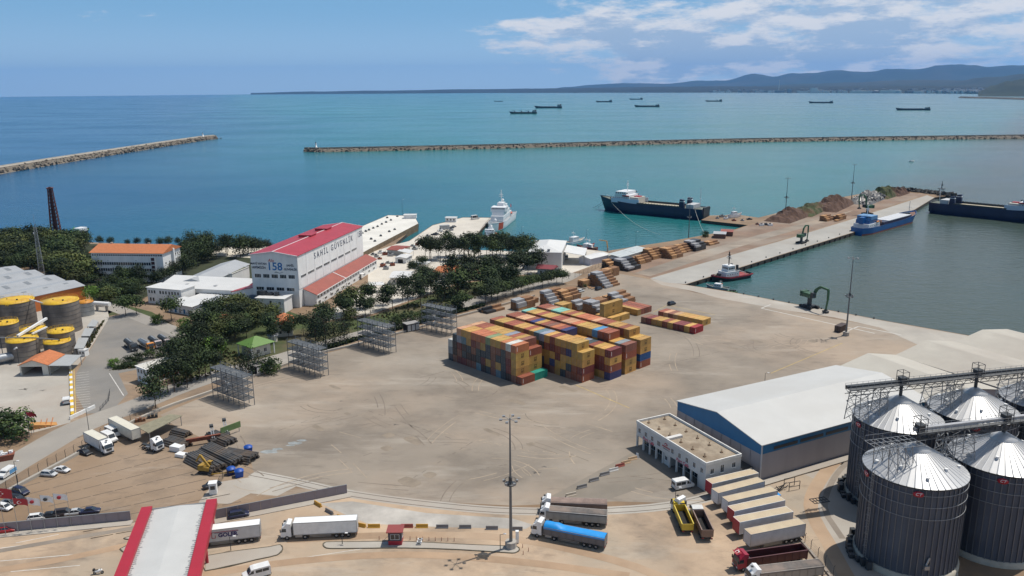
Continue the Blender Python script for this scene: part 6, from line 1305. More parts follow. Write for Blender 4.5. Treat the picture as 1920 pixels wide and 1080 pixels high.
def cars():
    P={}
    def car(kind,pr,pf,col,label,group=None):
        a,an=G(*pr),head(pr,pf);nm={'sedan':'saloon_car','hatch':'hatchback_car','suv':'estate_car'}[kind]
        if kind not in P:P[kind]=car_proto(kind,nm,label,col,a,an,group);return
        o=dup(P[kind],a,an,label,group,col)
        if not group and 'group' in o:del o['group']
    K,SV,WT,NV,RD,GR=(.018,.018,.02),(.45,.46,.47),(.7,.7,.69),(.02,.025,.06),(.35,.02,.02),(.12,.13,.14)
    car('hatch',(79,891),(106,893),SV,'silver hatchback by the lorry park fence, front one of two','cars along the lorry park fence');car('sedan',(103,882),(124,885),(.6,.6,.6),'pale saloon tucked behind the silver hatchback','cars along the lorry park fence')
    car('sedan',(149,848),(174,856),K,'black saloon alone beside the white box lorry');car('suv',(28,922),(55,930),NV,'dark navy estate behind the red flag','cars along the lorry park fence');car('suv',(17,938),(44,942),K,'black car under the small crescent flag','cars along the lorry park fence');car('sedan',(5,943),(30,947),GR,'dark grey saloon next to the white one at the picture edge','cars along the lorry park fence');car('hatch',(-3,952),(20,957),WT,'white hatchback at the picture edge','cars along the lorry park fence')
    for i,(px,c,k,lab) in enumerate((((52,976),WT,'hatch','white car behind the grey sheet wall'),((73,973),K,'sedan','black saloon second along the grey sheet wall'),((99,969),(.04,.03,.03),'suv','dark estate third along the grey sheet wall'),((122,967),SV,'sedan','silver car fourth along the grey sheet wall'),((149,964),NV,'sedan','dark blue car last and fully in view by the grey sheet wall'))):car(k,px,(px[0]+24,px[1]-3),c,lab,'cars parked along the grey sheet wall')
    car('suv',(428,973),(466,966),NV,'dark blue estate driving beside the grey sheet wall at the gate');car('sedan',(381,918),(408,909),K,'black car behind the white guard cabin');car('hatch',(-8,1000),(7,998),RD,'red car peeping in at the picture edge')
    car('hatch',(1084,549),(1098,545),(.5,.52,.52),'pale green grey car between the timber stacks','cars among the timber stacks');car('suv',(1117,545),(1130,541),K,'black estate beside the pallets','cars among the timber stacks');car('suv',(1253,573),(1264,570),K,'lone black car on the open port yard')
    car('sedan',(808,441),(820,441),K,'black car on the naval quay near the slip');car('sedan',(843,429),(852,427),K,'first of two dark cars farther along the naval quay');car('sedan',(847,427),(856,425),GR,'second of two dark cars farther along the naval quay')
    car('sedan',(851,492),(861,490),RD,'red car parked among the tall pines');car('hatch',(1062,553),(1075,551),WT,'white car with dark bonnet by the wrapped timber')
    van_proto('minibus','white minibus with dark windows in front of the cafe arcade',WT,G(1262,918),head((1264,914),(1294,908)),'minibus')
    van_proto('panel_van','white van cut by the lower picture edge near the gate island',WT,G(507,1074),head((507,1076),(455,1090)),'van',True,5.4,2.3)
    van_proto('panel_van','white van parked behind the white box lorry',WT,G(196,822),head((196,822),(222,834)),'van',False,5.6,2.5,'white vans in the lorry park');van_proto('panel_van','white van between box lorry and cream trailer, dark windscreen',WT,G(203,812),head((203,812),(228,824)),'van',True,5.6,2.5,'white vans in the lorry park')
    r=van_proto('delivery_van','white and blue delivery van on the harbour road',WT,G(26,884),head((26,884),(3,898)),'van',False,4.6,1.95);b=MB();b.box(.02,2.4,-1.0,1.0,.5,1.5);b.build('blue_wrap',mat('blue_vinyl',(.10,.30,.55),.4),r)
    van_proto('panel_van','white van in the shade of the boat hall canopy',WT,G(1062,487),head((1062,487),(1060,478)),'van',True,5.4,2.4);van_proto('motor_caravan','white high vehicle alone at the tip of the naval quay',WT,G(884,412),head((884,412),(895,410.8)),'vehicle',True,6.5,3.2)
    r=van_proto('pickup_truck','white pickup by the yellow and white kerb of the parking bays',WT,G(125,760),head((125,762),(126,740)),'pickup',True,4.8,2.0)
    # motorcycle at the bottom of the gate lanes
    g=G(185,1076);r=thing('motorcycle','white motorcycle standing near the gate canopy','motorcycle',g,radians(10)); 
    for x in (-.7,.7):put(WH_C,'wheel',r,None,(x,0,.32))
    b=MB();b.loft([[(x,-w,z0),(x,w,z0),(x,w,z1),(x,-w,z1)] for x,w,z0,z1 in ((-.9,.1,.75,.9),(-.4,.2,.4,.85),(.1,.22,.35,.95),(.5,.2,.5,1.05),(.8,.08,.7,.95))]);b.build('fairing',WPAINT,r);b=MB();b.bar((.5,-.4,1.1),(.5,.4,1.1),.06);b.bar((.7,0,.32),(.45,0,1.1),.08);b.build('handlebar',DARK,r);b=MB();b.box(-.6,.05,-.15,.15,.85,.95);b.build('saddle',BLACK,r)
    b=MB();b.box(-1.0,-.6,-.25,.25,.8,1.2);b.build('top_box',BLACK,r)
    # white guard cabin beside the gate, and a forklift like yellow loader by the pipes
    g=G(393,929);r=thing('guard_cabin','tall white guard cabin at the end of the gate canopy','cabin',g,radians(12));b=MB();b.box(0,1.7,0,1.6,.1,2.9);b.build('wall',WPAINT,r);b=MB();b.box(-.15,1.85,-.15,1.75,2.9,3.05);b.build('roof',WPAINT,r);windows(r,win_mesh(1.1,1.,0,False),(0,0),0,[.85],[1.4])
    g=G(389,886);OLDY=mat('old_machine_yellow',(.36,.22,.035),.6,var=.35,scale=1.2);r=thing('excavator','old yellow excavator with raised arm beside the pipe stacks','excavator',g,radians(-12))
    for s in (-1,1):b=MB();b.exty([(-1.6,.15),(1.6,.15),(1.9,.5),(1.6,.85),(-1.6,.85),(-1.9,.5)],s*1.1-.25,s*1.1+.25);b.build('track',BLACK,r)
    b=MB();b.box(-1.9,1.1,-1.2,1.2,.95,1.9);b.box(-1.9,-.6,-1.1,1.1,1.9,2.2);b.build('house',OLDY,r);b=MB();b.box(0,1.2,.15,1.15,1.9,3.);b.build('operator_cab',OLDY,r);b=MB();b.box(1.2,1.22,.25,1.05,2.1,2.9);b.box(.1,1.1,1.15,1.17,2.1,2.9);b.build('cab_window',GLASS,r)
    b=MB();b.bar((1.,-.4,1.8),(-1.2,-.6,5.),.45,.55);b.build('boom',OLDY,r);b=MB();b.bar((-1.2,-.6,5.1),(-2.4,-.7,3.2),.32,.4);b.build('stick',OLDY,r);b=MB();b.cyl((2,-1.6,.5),(7.5,-.2,1.),.14);b.cyl((7.5,-.2,1.),(8,.9,.6),.14);b.build('hose_arm',OLDY,r)
cars()
# ================================================================ SHIPS AND QUAY MACHINES
def hull_mb(L,B,zs,zb,zm=None,fore=.28,aft=.10,rake=.06,n=26,zk=-1.2,m=0,transom=.8):
    """stern at x=0, bow at x=L; deck heights at stern, bow"""
    zm=zs if zm is None else zm;secs=[]
    for i in range(n+1):
        u=i/n;x=L*u
        wd=1. if aft<u<1-fore else (transom+(1-transom)*sin(pi/2*u/aft) if u<=aft else max(.015,cos(pi/2*((u-1+fore)/fore)**1.35)))
        ww=1. if aft<u<1-fore*1.05 else (.55+.45*u/aft if u<=aft else max(.01,cos(pi/2*min(1,((u-1+fore*1.05)/fore/1.02))**1.1)))
        zd=zm+(zs-zm)*max(0,1-u/.3)**1.5+(zb-zm)*max(0,(u-.62)/.38)**1.7
        xr=x+rake*L*max(0,(u-.75)/.25)**1.6;xw=x;h=B/2
        secs.append([(xr,h*wd,zd),((xr+xw)/2,h*(wd*.55+ww*.45),zd*.5),(xw,h*ww,.35),(xw-.02*L*(u>.9),h*ww*.9,zk),(xw-.02*L*(u>.9),-h*ww*.9,zk),(xw,-h*ww,.35),((xr+xw)/2,-h*(wd*.55+ww*.45),zd*.5),(xr,-h*wd,zd)])
    return secs
def hull(r,L,B,zs,zb,hm,deckm,bul=.9,band=None,name='hull',**k):
    secs=hull_mb(L,B,zs,zb,**k);b=MB();b.loft(secs,0,closed=False,cap=False)
    b.add(secs[0],[tuple(range(8))],0);b.build(name,hm,r)
    if band:
        b=MB();q=[]
        for s in secs:q.append([(s[1][0],s[1][1]*1.0,s[1][2])])
        vs=[]
        for s in secs:
            for a,c in ((s[2],s[1]),(s[5],s[6])):
                n_=1 if a[1]>0 else -1;A_,C_=Vector(a),Vector(c);e=Vector((0,.03*n_,0));vs+=[A_+e+Vector((0,0,-1.2)),A_+e,A_.lerp(C_,.25)+e]
        k_=len(secs);b.add(vs,[(6*i+j+o,6*(i+1)+j+o,6*(i+1)+j+1+o,6*i+j+1+o) for i in range(k_-1) for o in (0,3) for j in (0,1)]);b.build('boot_topping',band,r)
    b=MB();vs=[]
    for s in secs:vs+=[(s[0][0],s[0][1]*.985,s[0][2]-bul),(s[7][0],s[7][1]*.985,s[7][2]-bul)]
    b.add(vs,[(2*i,2*i+1,2*i+3,2*i+2) for i in range(len(secs)-1)]);b.build('deck',deckm,r)
    b=MB()
    for sd in (0,7):
        for s,t in zip(secs,secs[1:]):b.bar((s[sd][0],s[sd][1]*.993,s[sd][2]+.03),(t[sd][0],t[sd][1]*.993,t[sd][2]+.03),.22,.12)
    b.build('bulwark_rail',hm,r);return secs
def blk(r,name,x0,x1,y,z0,z1,m,slope=0.,rows_=0,n=6):
    b=MB();b.exty([(x0,z0),(x1,z0),(x1-slope,z1),(x0+slope*.3,z1)],-y,y);o=b.build(name,m,r)
    return o
def ports(r,x0,x1,y,z,n,w=.7,h=.6):
    me=win_mesh(w,h,0,False)
    for k in range(n):
        x=x0+(x1-x0)*(k+.5)/n;put(me,'window',r,None,(x,-y-.01,z),0);put(me,'window',r,None,(x,y+.01,z),pi)
def wide_win(r,x,y,z0,z1,side=1,n=7):
    b=MB()
    for k in range(n):w=2*y/n;b.box(x if side>0 else x-.05,x+.05 if side>0 else x,-y+w*k+.12,-y+w*(k+1)-.12,z0,z1)
    b.build('bridge_window',GLASS,r)
def mastp(r,x,y,z0,z1,w=.35,yards=2,m=WPAINT,radar=True):
    b=MB();b.bar((x,y,z0),(x,y,z1),w)
    for k in range(yards):z=z0+(z1-z0)*(.5+.35*k/max(1,yards));b.bar((x,y-1.8+.4*k,z),(x,y+1.8-.4*k,z),w*.5);b.bar((x-.9,y,z+.3),(x+.9,y,z+.3),w*.5)
    b.build('mast',m,r)
    if radar:b=MB();b.box(x-.2,x+.2,y-1.4,y+1.4,z0+(z1-z0)*.62,z0+(z1-z0)*.62+.3);b.build('radar',WPAINT,r)
def rails(r,P,h=1.,step=2.,m=WPAINT,name='railing'):
    b=MB()
    for p,q in zip(P,P[1:]):
        p,q=Vector(p),Vector(q);n=max(1,int((q-p).length/step))
        for i in range(n+1):c=p.lerp(q,i/n);b.bar(c,c+Vector((0,0,h)),.06)
        for z in (h*.5,h):b.bar(p+Vector((0,0,z)),q+Vector((0,0,z)),.05)
    b.build(name,m,r)
NAVY=mat('navy_hull_paint',(.010,.016,.055),.38,var=.25,scale=.12,streak=.3);SHIPW=mat('ship_white_paint',(.70,.71,.72),.45,var=.10,scale=.2,streak=.3);DECKG=mat('green_grey_deck',(.14,.16,.13),.8,var=.3,scale=.2);DECKR=mat('rust_deck',(.20,.11,.08),.85,var=.35,scale=.2);HBLUE=mat('bright_blue_hull',(.012,.10,.30),.38,var=.18,scale=.15,streak=.3);BOOT=mat('red_boot_topping',(.24,.065,.045),.6,var=.3,scale=.2);DECKB=mat('beige_deck',(.42,.38,.29),.8,var=.2,scale=.2);HBLK=mat('black_hull',(.015,.015,.018),.4,var=.25,scale=.2)
def sea_obj(name,label,pa,pb,cat='ship',group=None,dz=0.):
    """stern at pixel pa, bow at pixel pb, both on the waterline"""
    a,b_=GS(*pa),GS(*pb);d=b_-a;L=hypot(d.x,d.y);r=thing(name,label,cat,(a.x,a.y,a.z+dz),atan2(d.y,d.x),group);return r,L
def roro(label,pa,pb,L=None):
    r,l0=sea_obj('cargo_ferry',label,pa,pb,'ship','dark blue vehicle ferries');L=L or l0;B=17;zs,zb=8.2,11.5
    hull(r,L,B,zs,zb,NAVY,DECKG,.4,None,zm=8.,fore=.26,aft=.06,transom=.95,rake=.05)
    b=MB()
    for s in (-1,1):b.box(L*.60,L*.90 if False else L*.88,s*8.05-.15,s*8.05+.15,8.1,11.6)
    o=b.build('white_bulwark',mat('pale_blue_white_paint',(.50,.56,.66),.5,var=.08),r)
    blk(r,'deckhouse',L*.70,L*.86,7.2,8.0,14.2,SHIPW,.6);blk(r,'bridge_deck',L*.73,L*.845,7.9,14.2,16.8,SHIPW,.5);wide_win(r,L*.845-.1,6.6,15.2,16.2);blk(r,'funnel_deck',L*.62,L*.70,6.2,8.,12.8,mat('beige_deckhouse',(.5,.47,.42),.6,var=.1));ports(r,L*.71,L*.84,7.9,15.3,6,1.1,.9);ports(r,L*.70,L*.85,7.2,11.8,7,.6,.6)
    mastp(r,L*.765,0,16.8,25,.4,2);b=MB()
    for k in range(4):b.cyl((L*.635+k*1.3,-2.2,13.),(L*.635+k*1.3,2.2,13.),.55,n=8)
    b.build('red_reel',REDP,r)
    for s in (-1,1):b=MB();b.loft([[(L*.735+x,s*7.9-w,13.2),(L*.735+x,s*7.9+w,13.2),(L*.735+x,s*7.9+w*.8,14.1),(L*.735+x,s*7.9-w*.8,14.1)] for x,w in ((-3,.2),(-1.8,.9),(1.8,.9),(3,.2))]);b.build('lifeboat',mat('maroon_lifeboat',(.3,.05,.05),.5),r)
    b=MB();b.box(L*.22,L*.62,-6.9,6.9,7.62,7.75);b.build('vehicle_deck',DECKB,r)
    b=MB()
    for s in (-1,1):b.box(L*.2,L*.62,s*8.2-.12,s*8.2+.12,7.9,9.2)
    for k in range(14):x=L*.22+k*L*.028;b.box(x,x+.35,7.6,8.1,7.7,9.6)
    b.build('coaming',DARK,r)
    for s in (-1,1):b=MB();b.exty([(L*.165,7.9),(L*.215,7.9),(L*.205,14.6),(L*.172,14.2)],s*6.9-1.1,s*6.9+1.1);b.build('funnel',NAVY,r);b=MB();b.exty([(L*.1655,12.7),(L*.2102,12.7),(L*.2092,13.1),(L*.1662,13.1)],s*6.9-1.13,s*6.9+1.13);b.build('funnel_stripe',SHIPW,r)
    blk(r,'aft_house',L*.085,L*.155,6.3,7.9,10.9,mat('grey_white_house',(.45,.46,.47),.6,var=.1));mastp(r,L*.045,2,8,23,.3,1,SHIPW,False);b=MB();b.exty([(-.6,1.2),(.3,1.0),(.3,9.4),(-.6,9.2)],-5.5,5.5);b.build('stern_ramp',DARK,r);rails(r,[(.6,-8,7.9),(.6,8,7.9)],1.1);rails(r,[(L*.88,-6.4,10.4),(L*.985,0,11.4),(L*.88,6.4,10.4)],1.);b=MB();b.cyl((L*.93,-1.5,10.3),(L*.93,1.5,10.3),.6);b.cyl((L*.91,-3,10.2),(L*.91,3,10.2),.4);b.build('windlass',DARK,r)
    return r,L
rA,LA=roro('dark blue vehicle ferry with pale foredeck moored stern on to the berth',(1323,411),(1134,393))
rB,LB=roro('dark blue vehicle ferry cut by the picture edge at the end of the pier',(1747,397),(1935,416),LA)
def rope(name,label,P,sag=1.5,w=.14):
    r=thing(name,label,'rope',P[0]);b=MB()
    a,c=P;n=14;O=Vector(P[0]);pr=None
    for i in range(n+1):
        t=i/n;p=a.lerp(c,t)-O;p.z-=sag*4*t*(1-t); 
        if pr is not None:b.bar(pr,p,w)
        pr=p
    b.build('strand',mat('mooring_rope',(.45,.45,.42),.9),r)
def coaster():
    r,L=sea_obj('cargo_coaster','blue hulled coaster with rust red waterline and white hatch covers beside the pier',(1606,441),(1709,412));B=12.5
    hull(r,L,B,5.0,6.6,HBLUE,DECKR,1.0,BOOT,zm=4.2,fore=.2,aft=.12,transom=.7)
    b=MB();b.box(L*.34,L*.86,-4.6,4.6,3.2,5.6);b.build('hatch_coaming',mat('dark_blue_coaming',(.03,.035,.08),.5),r)
    for k in range(5):x0=L*.42+k*L*.085;b=MB();b.box(x0+.08,x0+L*.085-.08,-4.75,4.75,5.6,6.0);b.build('hatch_cover',mat('hatch_white',(.55,.56,.58),.5,var=.1),r)
    blk(r,'deckhouse',L*.06,L*.25,5.2,4.,7.,SHIPW,.2);blk(r,'upper_house',L*.08,L*.22,4.6,7.,9.6,HBLUE,.3);blk(r,'bridge',L*.10,L*.21,4.9,9.6,12.,mat('light_blue_bridge',(.12,.27,.48),.5),.3);wide_win(r,L*.21-.1,4.3,10.5,11.5);wide_win(r,L*.10+.1,4.3,10.5,11.5,-1);ports(r,L*.07,L*.24,5.2,5.4,5);ports(r,L*.09,L*.21,4.6,8.,4);mastp(r,L*.15,0,12,18.5,.3,2);b=MB();b.exty([(L*.05,7),(L*.10,7),(L*.095,11.5),(L*.055,11.2)],-1.4,1.4);b.build('funnel',HBLUE,r);mastp(r,L*.93,0,5.5,14.5,.25,1,STEEL,False)
    b=MB();b.lathe([(0,0),(1.6,0),(1.6,.35),(0,.35)],14);o=b.build('hawser_reel',DECKR,r,None,(L*.29,-4,6.2));o.rotation_euler=(pi/2,0,0);rails(r,[(.4,-4,4.6),(.2,0,4.6),(.4,4,4.6)],1.);b=MB()
    for k in range(6):b.box(L*.88+k*.8,L*.88+k*.8+.5,-2.5+k*.3,2.5-k*.3,5.2,6.2)
    b.build('foredeck_gear',DARK,r)
    for s in (-1,1):b=MB();b.loft([[(L*.2+x,s*5.6-w,7.4),(L*.2+x,s*5.6+w,7.4),(L*.2+x,s*5.6,8.3)] for x,w in ((-2,.1),(-1,.7),(1,.7),(2,.1))]);b.build('lifeboat',mat('orange_lifeboat',(.6,.2,.03),.5),r)
coaster()
def tug():
    r,L=sea_obj('tug_boat','black tug with red fender band and white wheelhouse beside the inner quay',(1401,517),(1341,527));L=25;B=9.5
    hull(r,L,B,2.3,3.6,HBLK,DECKR,.8,None,zm=2.1,fore=.42,aft=.25,transom=.75,rake=.03,zk=-1)
    secs=hull_mb(L,B*1.03,2.3,3.6,2.1,.42,.25,.03);b=MB()
    for sd in (0,7):
        for s,t in zip(secs,secs[1:]):b.bar((s[sd][0],s[sd][1],s[sd][2]-.35),(t[sd][0],t[sd][1],t[sd][2]-.35),.4,.5)
    b.build('red_fender_band',REDP,r);b=MB()
    for k in range(10):
        s=secs[int(2+k*2.2)];b.cyl((s[7][0],s[7][1]-.25,1.2),(s[7][0],s[7][1]+.05,1.2),.6,n=10)
    b.build('tyre_fender',BLACK,r);blk(r,'deckhouse',9,18.5,3.,1.6,4.4,SHIPW,.4);blk(r,'wheelhouse',11.5,16.5,2.3,4.4,7.2,SHIPW,.35);wide_win(r,16.3,2.0,5.5,6.6,1,5);wide_win(r,11.6,2.,5.5,6.6,-1,5);ports(r,11.8,16.,2.3,5.5,4,.8,1.);ports(r,9.5,18,3.,2.8,5,.5,.5);b=MB();b.box(11.4,16.3,-2.5,2.5,7.2,7.4);b.build('wheelhouse_roof',SHIPW,r);mastp(r,13.8,0,7.4,14.5,.4,3,HBLK)
    for s in (-1,1):b=MB();b.exty([(9.2,4.4),(10.4,4.4),(10.3,7.4),(9.4,7.4)],s*2.-.5,s*2.+.5);b.build('funnel',HBLK,r)
    b=MB();b.cyl((20.5,-1,3.2),(20.5,1,3.2),.7);b.build('tow_winch',DARK,r);b=MB();b.box(1.5,8.5,-3.4,3.4,1.5,1.62);b.build('aft_deck',mat('red_deck',(.30,.05,.05),.7,var=.2),r);b=MB();b.bar((4,-2.4,1.6),(4,-2.4,2.9),.2);b.bar((4,2.4,1.6),(4,2.4,2.9),.2);b.bar((4,-2.4,2.9),(4,2.4,2.9),.2);b.build('tow_bow',WPAINT,r);rails(r,[(9,-3,4.4),(18,-3,4.4)],.9);rails(r,[(9,3,4.4),(18,3,4.4)],.9)
    # grey launch in front
    r,L=sea_obj('pilot_launch','small grey launch with white cabin in front of the tug',(1366,544),(1322,538),'boat');L=11;hull(r,L,3.6,1.1,1.7,mat('grey_tube',(.32,.34,.36),.6),DECKG,.4,None,fore=.4,transom=.9,zk=-.6,n=16);blk(r,'cabin',3.4,7.6,1.2,.8,2.7,SHIPW,.6);wide_win(r,7.1,1.,1.7,2.3,1,3);ports(r,3.8,7.,1.2,1.6,3,.7,.5);mastp(r,4.2,0,2.7,4.6,.12,1,WPAINT,False);b=MB();b.bar((3.6,-1.1,2.75),(3.6,1.1,2.75),.2);b.build('orange_ring',mat('orange_ring',(.6,.15,.03),.5),r)
    r,L=sea_obj('work_float','small green float with gear behind the grey launch',(1380,549),(1366,546),'float');b=MB();b.box(0,4.5,-1.4,1.4,-.4,.5);b.build('pontoon',GREENP,r);b=MB();b.box(.6,1.6,-.8,.6,.5,1.2);b.box(2.3,3.2,-.5,.9,.5,1.);b.build('deck_gear',DARK,r)
tug()
def patrol(label,pa,pb,Lf,B,big=True,group=None):
    r,L=sea_obj('patrol_ship',label,pa,pb,'ship',group);L=Lf or L;k=B/10.
    hull(r,L,B,4.2*k,6.4*k,SHIPW,mat('grey_deck',(.30,.32,.34),.7,var=.15),.5,None,zm=4.2*k,fore=.42,aft=.1,transom=.85,rake=.05)
    secs=hull_mb(L,B*1.006,4.2*k,6.4*k,4.2*k,.42,.1,.05);st=mat('red_orange_stripe',(.55,.075,.03),.45,var=.05)
    b=MB();n=len(secs);i0=int(n*.74) # slanting hull stripe near the bow, both sides
    for sd in ((0,1,2),(7,6,5)):
        for i in range(i0,i0+3):
            P=[]
            for q in sd:P.append([Vector(secs[i][q]),Vector(secs[i+1][q])])
            for q in range(2):b.add([P[q][0],P[q][1],P[q+1][1],P[q+1][0]],[(0,1,2,3)])
    b.build('hull_stripe',st,r)
    blk(r,'deckhouse',L*.26,L*.70,B*.40,3.6*k,7.4*k,SHIPW,.8);blk(r,'upper_house',L*.34,L*.655,B*.38,7.4*k,9.8*k,SHIPW,.6);blk(r,'bridge',L*.50,L*.645,B*.46,9.8*k,12.4*k,SHIPW,.7);wide_win(r,L*.645-.45,B*.42,10.9*k,11.9*k,1,9);ports(r,L*.5,L*.63,B*.46,10.9*k,4,1.,.9);ports(r,L*.28,L*.68,B*.40,5.*k,9,.5,.5)
    blk(r,'mast_house',L*.42,L*.53,B*.2,12.4*k if False else 9.8*k,14.2*k,SHIPW,.5);mastp(r,L*.47,0,14.*k,22*k,.45,3);b=MB();b.lathe([(0,13.9*k),(1.1,14.6*k),(1.1,15.3*k),(0,16.1*k)],12,c=(L*.40,0));b.build('radome',WPAINT,r)
    for s in (-1,1):b=MB();b.lathe([(0,9.8*k),(.8,10.3*k),(.8,10.8*k),(0,11.4*k)],10,c=(L*.36,s*B*.25));b.build('radome',WPAINT,r);b=MB();b.loft([[(L*.3+x,s*B*.44-w,5.6*k),(L*.3+x,s*B*.44+w,5.6*k),(L*.3+x,s*B*.44,6.6*k)] for x,w in ((-2.4,.1),(-1,.7),(1,.7),(2.4,.1))]);b.build('rescue_boat',st,r)
    blk(r,'funnel',L*.29,L*.37,B*.16,9.8*k,12.2*k,SHIPW,.5);b=MB();b.lathe([(0,4.9*k),(1.1,4.9*k),(1.,6.3*k),(0,7.*k)],12,c=(L*.78,0));b.bar((L*.78,0,6.2*k),(L*.78+3.,0,6.7*k),.25);b.build('gun_mount',WPAINT,r)
    rails(r,[(L*.04,-B*.43,4.2*k-.4),(L*.26,-B*.46,4.*k-.4)],1.);rails(r,[(L*.04,B*.43,4.2*k-.4),(L*.26,B*.46,4.*k-.4)],1.);rails(r,[(L*.71,-B*.40,4.8*k),(L*.98,0,6.*k),(L*.71,B*.40,4.8*k)],1.)
    if big:
        b=MB();b.bar((.5,0,4.*k),(-.2,0,9.*k),.12);b.build('ensign_staff',WPAINT,r);b=MB();b.loft([[(x,.1*sin(x*2),8.8*k),(x,.1*sin(x*2)+.2,6.8*k)] for x in lin(0,-3.4,6)],closed=False,cap=False);f=b.build('ensign',REDP,r)
    return r
patrol('large white patrol ship with red orange bow stripe moored at the naval quay',(957,407.5),(917,440),72,11.5);patrol('smaller white patrol boat in front of the big patrol ship, half hidden by pines',(926,444),(911,459),26,6.2,False)
def small_boats():
    r,L=sea_obj('dredger','green and white workboat moored beyond the dark lattice chimney',(122,446),(160,437),'boat');L=max(L,22);hull(r,L,7,2.,3.,HBLK,mat('green_deck',(.06,.25,.10),.7,var=.2),.5,None,fore=.3);blk(r,'deckhouse',L*.5,L*.85,2.6,1.8,4.6,SHIPW,.4);b=MB();b.box(L*.1,L*.45,-2,2,1.6,3.);b.bar((L*.2,0,3),(L*.45,0,6),.4);b.build('dredge_gear',mat('green_paint',(.05,.25,.1),.5),r);ports(r,L*.52,L*.83,2.6,3.,4)
    for (pa,pb,lab,hm,L_,hgt_) in (((1062,459),(1076,456),'white motor yacht behind the boat hall',SHIPW,17,3.),((1090,470),(1104,466),'red hulled fishing boat at the basin quay',REDP,14,2.4),((1120,469),(1108,468),'dark red workboat beside the yellow crane arm',mat('dark_red_hull',(.2,.03,.03),.5),13,2.),((1366,411),(1380,409.5),'pale small motor boat laid up on the berth spur',SHIPW,12,2.4),((968,464),(980,461),'small white launch at the naval steps',SHIPW,9,1.4)):
        r,L=sea_obj('motor_boat',lab,pa,pb,'boat');L=L_
        if 'berth spur' in lab:r.location=G(1366,409,0)+Vector((0,0,.9))
        hull(r,L,L*.27,1.5,2.5,hm,DECKB,.4,None,fore=.45,n=16);blk(r,'cabin',L*.25,L*.65,L*.10,1.1,1.2+hgt_,SHIPW,.7);wide_win(r,L*.65-.6,L*.085,.7+hgt_,1.05+hgt_,1,3);ports(r,L*.3,L*.6,L*.10,.5+hgt_,4,.6,.4);mastp(r,L*.4,0,1.2+hgt_,5+hgt_,.15,1)
    r,L=sea_obj('motor_boat','tiny white boat out in the harbour beyond the pier',(1705,303.5),(1712,303),'boat');hull(r,9,3.,.9,1.5,SHIPW,DECKB,.2,None,n=12);blk(r,'cabin',2.5,5,1.,.8,2.,SHIPW,.4)
    g=G(1139,472);r=thing('quay_crane','small orange yellow knuckle crane at the basin quay','crane',g,radians(150));b=MB();b.cyl((0,0,0),(0,0,2.5),.5);b.build('pedestal',GREY,r);b=MB();b.bar((0,0,2.4),(.6,0,6.4),.5);b.bar((.6,0,6.4),(5.5,0,6.6),.4);b.build('boom',mat('orange_crane',(.5,.25,.05),.5),r)
small_boats()
def anchored(px,py,Lpx,label,cranes=0,house='high',hcol=None,front=False):
    a,b_=GS(px+Lpx/2,py),GS(px-Lpx/2,py);d=b_-a;L=hypot(d.x,d.y);sc=L/100;r=thing('anchored_ship',label,'ship',(a.x,a.y,a.z),atan2(d.y,d.x),'ships anchored in the bay');hm=mat('dark_slate_hull',(.022,.035,.045),.5,var=.15,scale=.05);hull(r,L,15*sc,5.6*sc,8*sc,hm,DECKR,.5*sc,None,zm=4.6*sc if house!='barge' else 4.2*sc,fore=.16,aft=.1,n=18)
    hw=mat('sea_grey_house',hcol or (.22,.27,.30),.6,var=.1,scale=.05)
    if house!='none':
        z=9.5 if house=='barge' else 13.;blk(r,'deckhouse',L*.04,L*.17,6.2*sc,4.5*sc,z*.75*sc,hw,.5);blk(r,'bridge',L*.06,L*.15,6.8*sc,z*.75*sc,z*sc,hw,.4);wide_win(r,L*.15,6*sc,z*.86*sc,z*.95*sc,1,6);blk(r,'funnel',L*.02,L*.06,1.6*sc,6*sc,(z+1)*sc,hm,.3);mastp(r,L*.10,0,z*sc,(z+6)*sc,.5*sc,1,hw,False)
    for k in range(cranes):x=L*(.32+.26*k);b=MB();b.box(x-1.6*sc,x+1.6*sc,-2*sc,2*sc,4*sc,11*sc);b.bar((x,0,10*sc),(x+L*.12,0,12*sc),.9*sc);b.build('deck_crane',hm,r)
    for k in range(4):x0=L*(.22+.16*k);b=MB();b.box(x0,x0+L*.14,-5*sc,5*sc,4*sc,6.*sc);b.build('hatch_cover',mat('dull_hatch',(.10,.12,.13),.6),r)
    if front:mastp(r,L*.9,0,6*sc,17*sc,.6*sc,1,hm,False)
anchored(935,190.3,16,'small low barge, most distant to the west among the anchored ships',0,'none');anchored(982,213,49,'anchored dark ship with three deck cranes, nearest of all',3);anchored(1029,202.5,49,'anchored ship with pale deckhouse just behind the one with three cranes',0,'high',(.50,.53,.55));anchored(1133,191.3,29,'anchored ship with tall dark stern house between the two pairs',0);anchored(1193,186.6,24,'smallest anchored cargo ship with house, near the far shore');anchored(1214,200.4,45,'long low anchored barge carrier with short pale stern house',0,'barge',(.38,.42,.45));anchored(1339,190.3,30,'anchored ship with a crane mast at its bow',1,'high',None,True);anchored(1540,193.2,44,'long low anchored ship below the white far factory',0,'barge');anchored(1713,206.6,62,'long anchored ship nearest the headland with grey stern house',0,'barge',(.24,.27,.30))
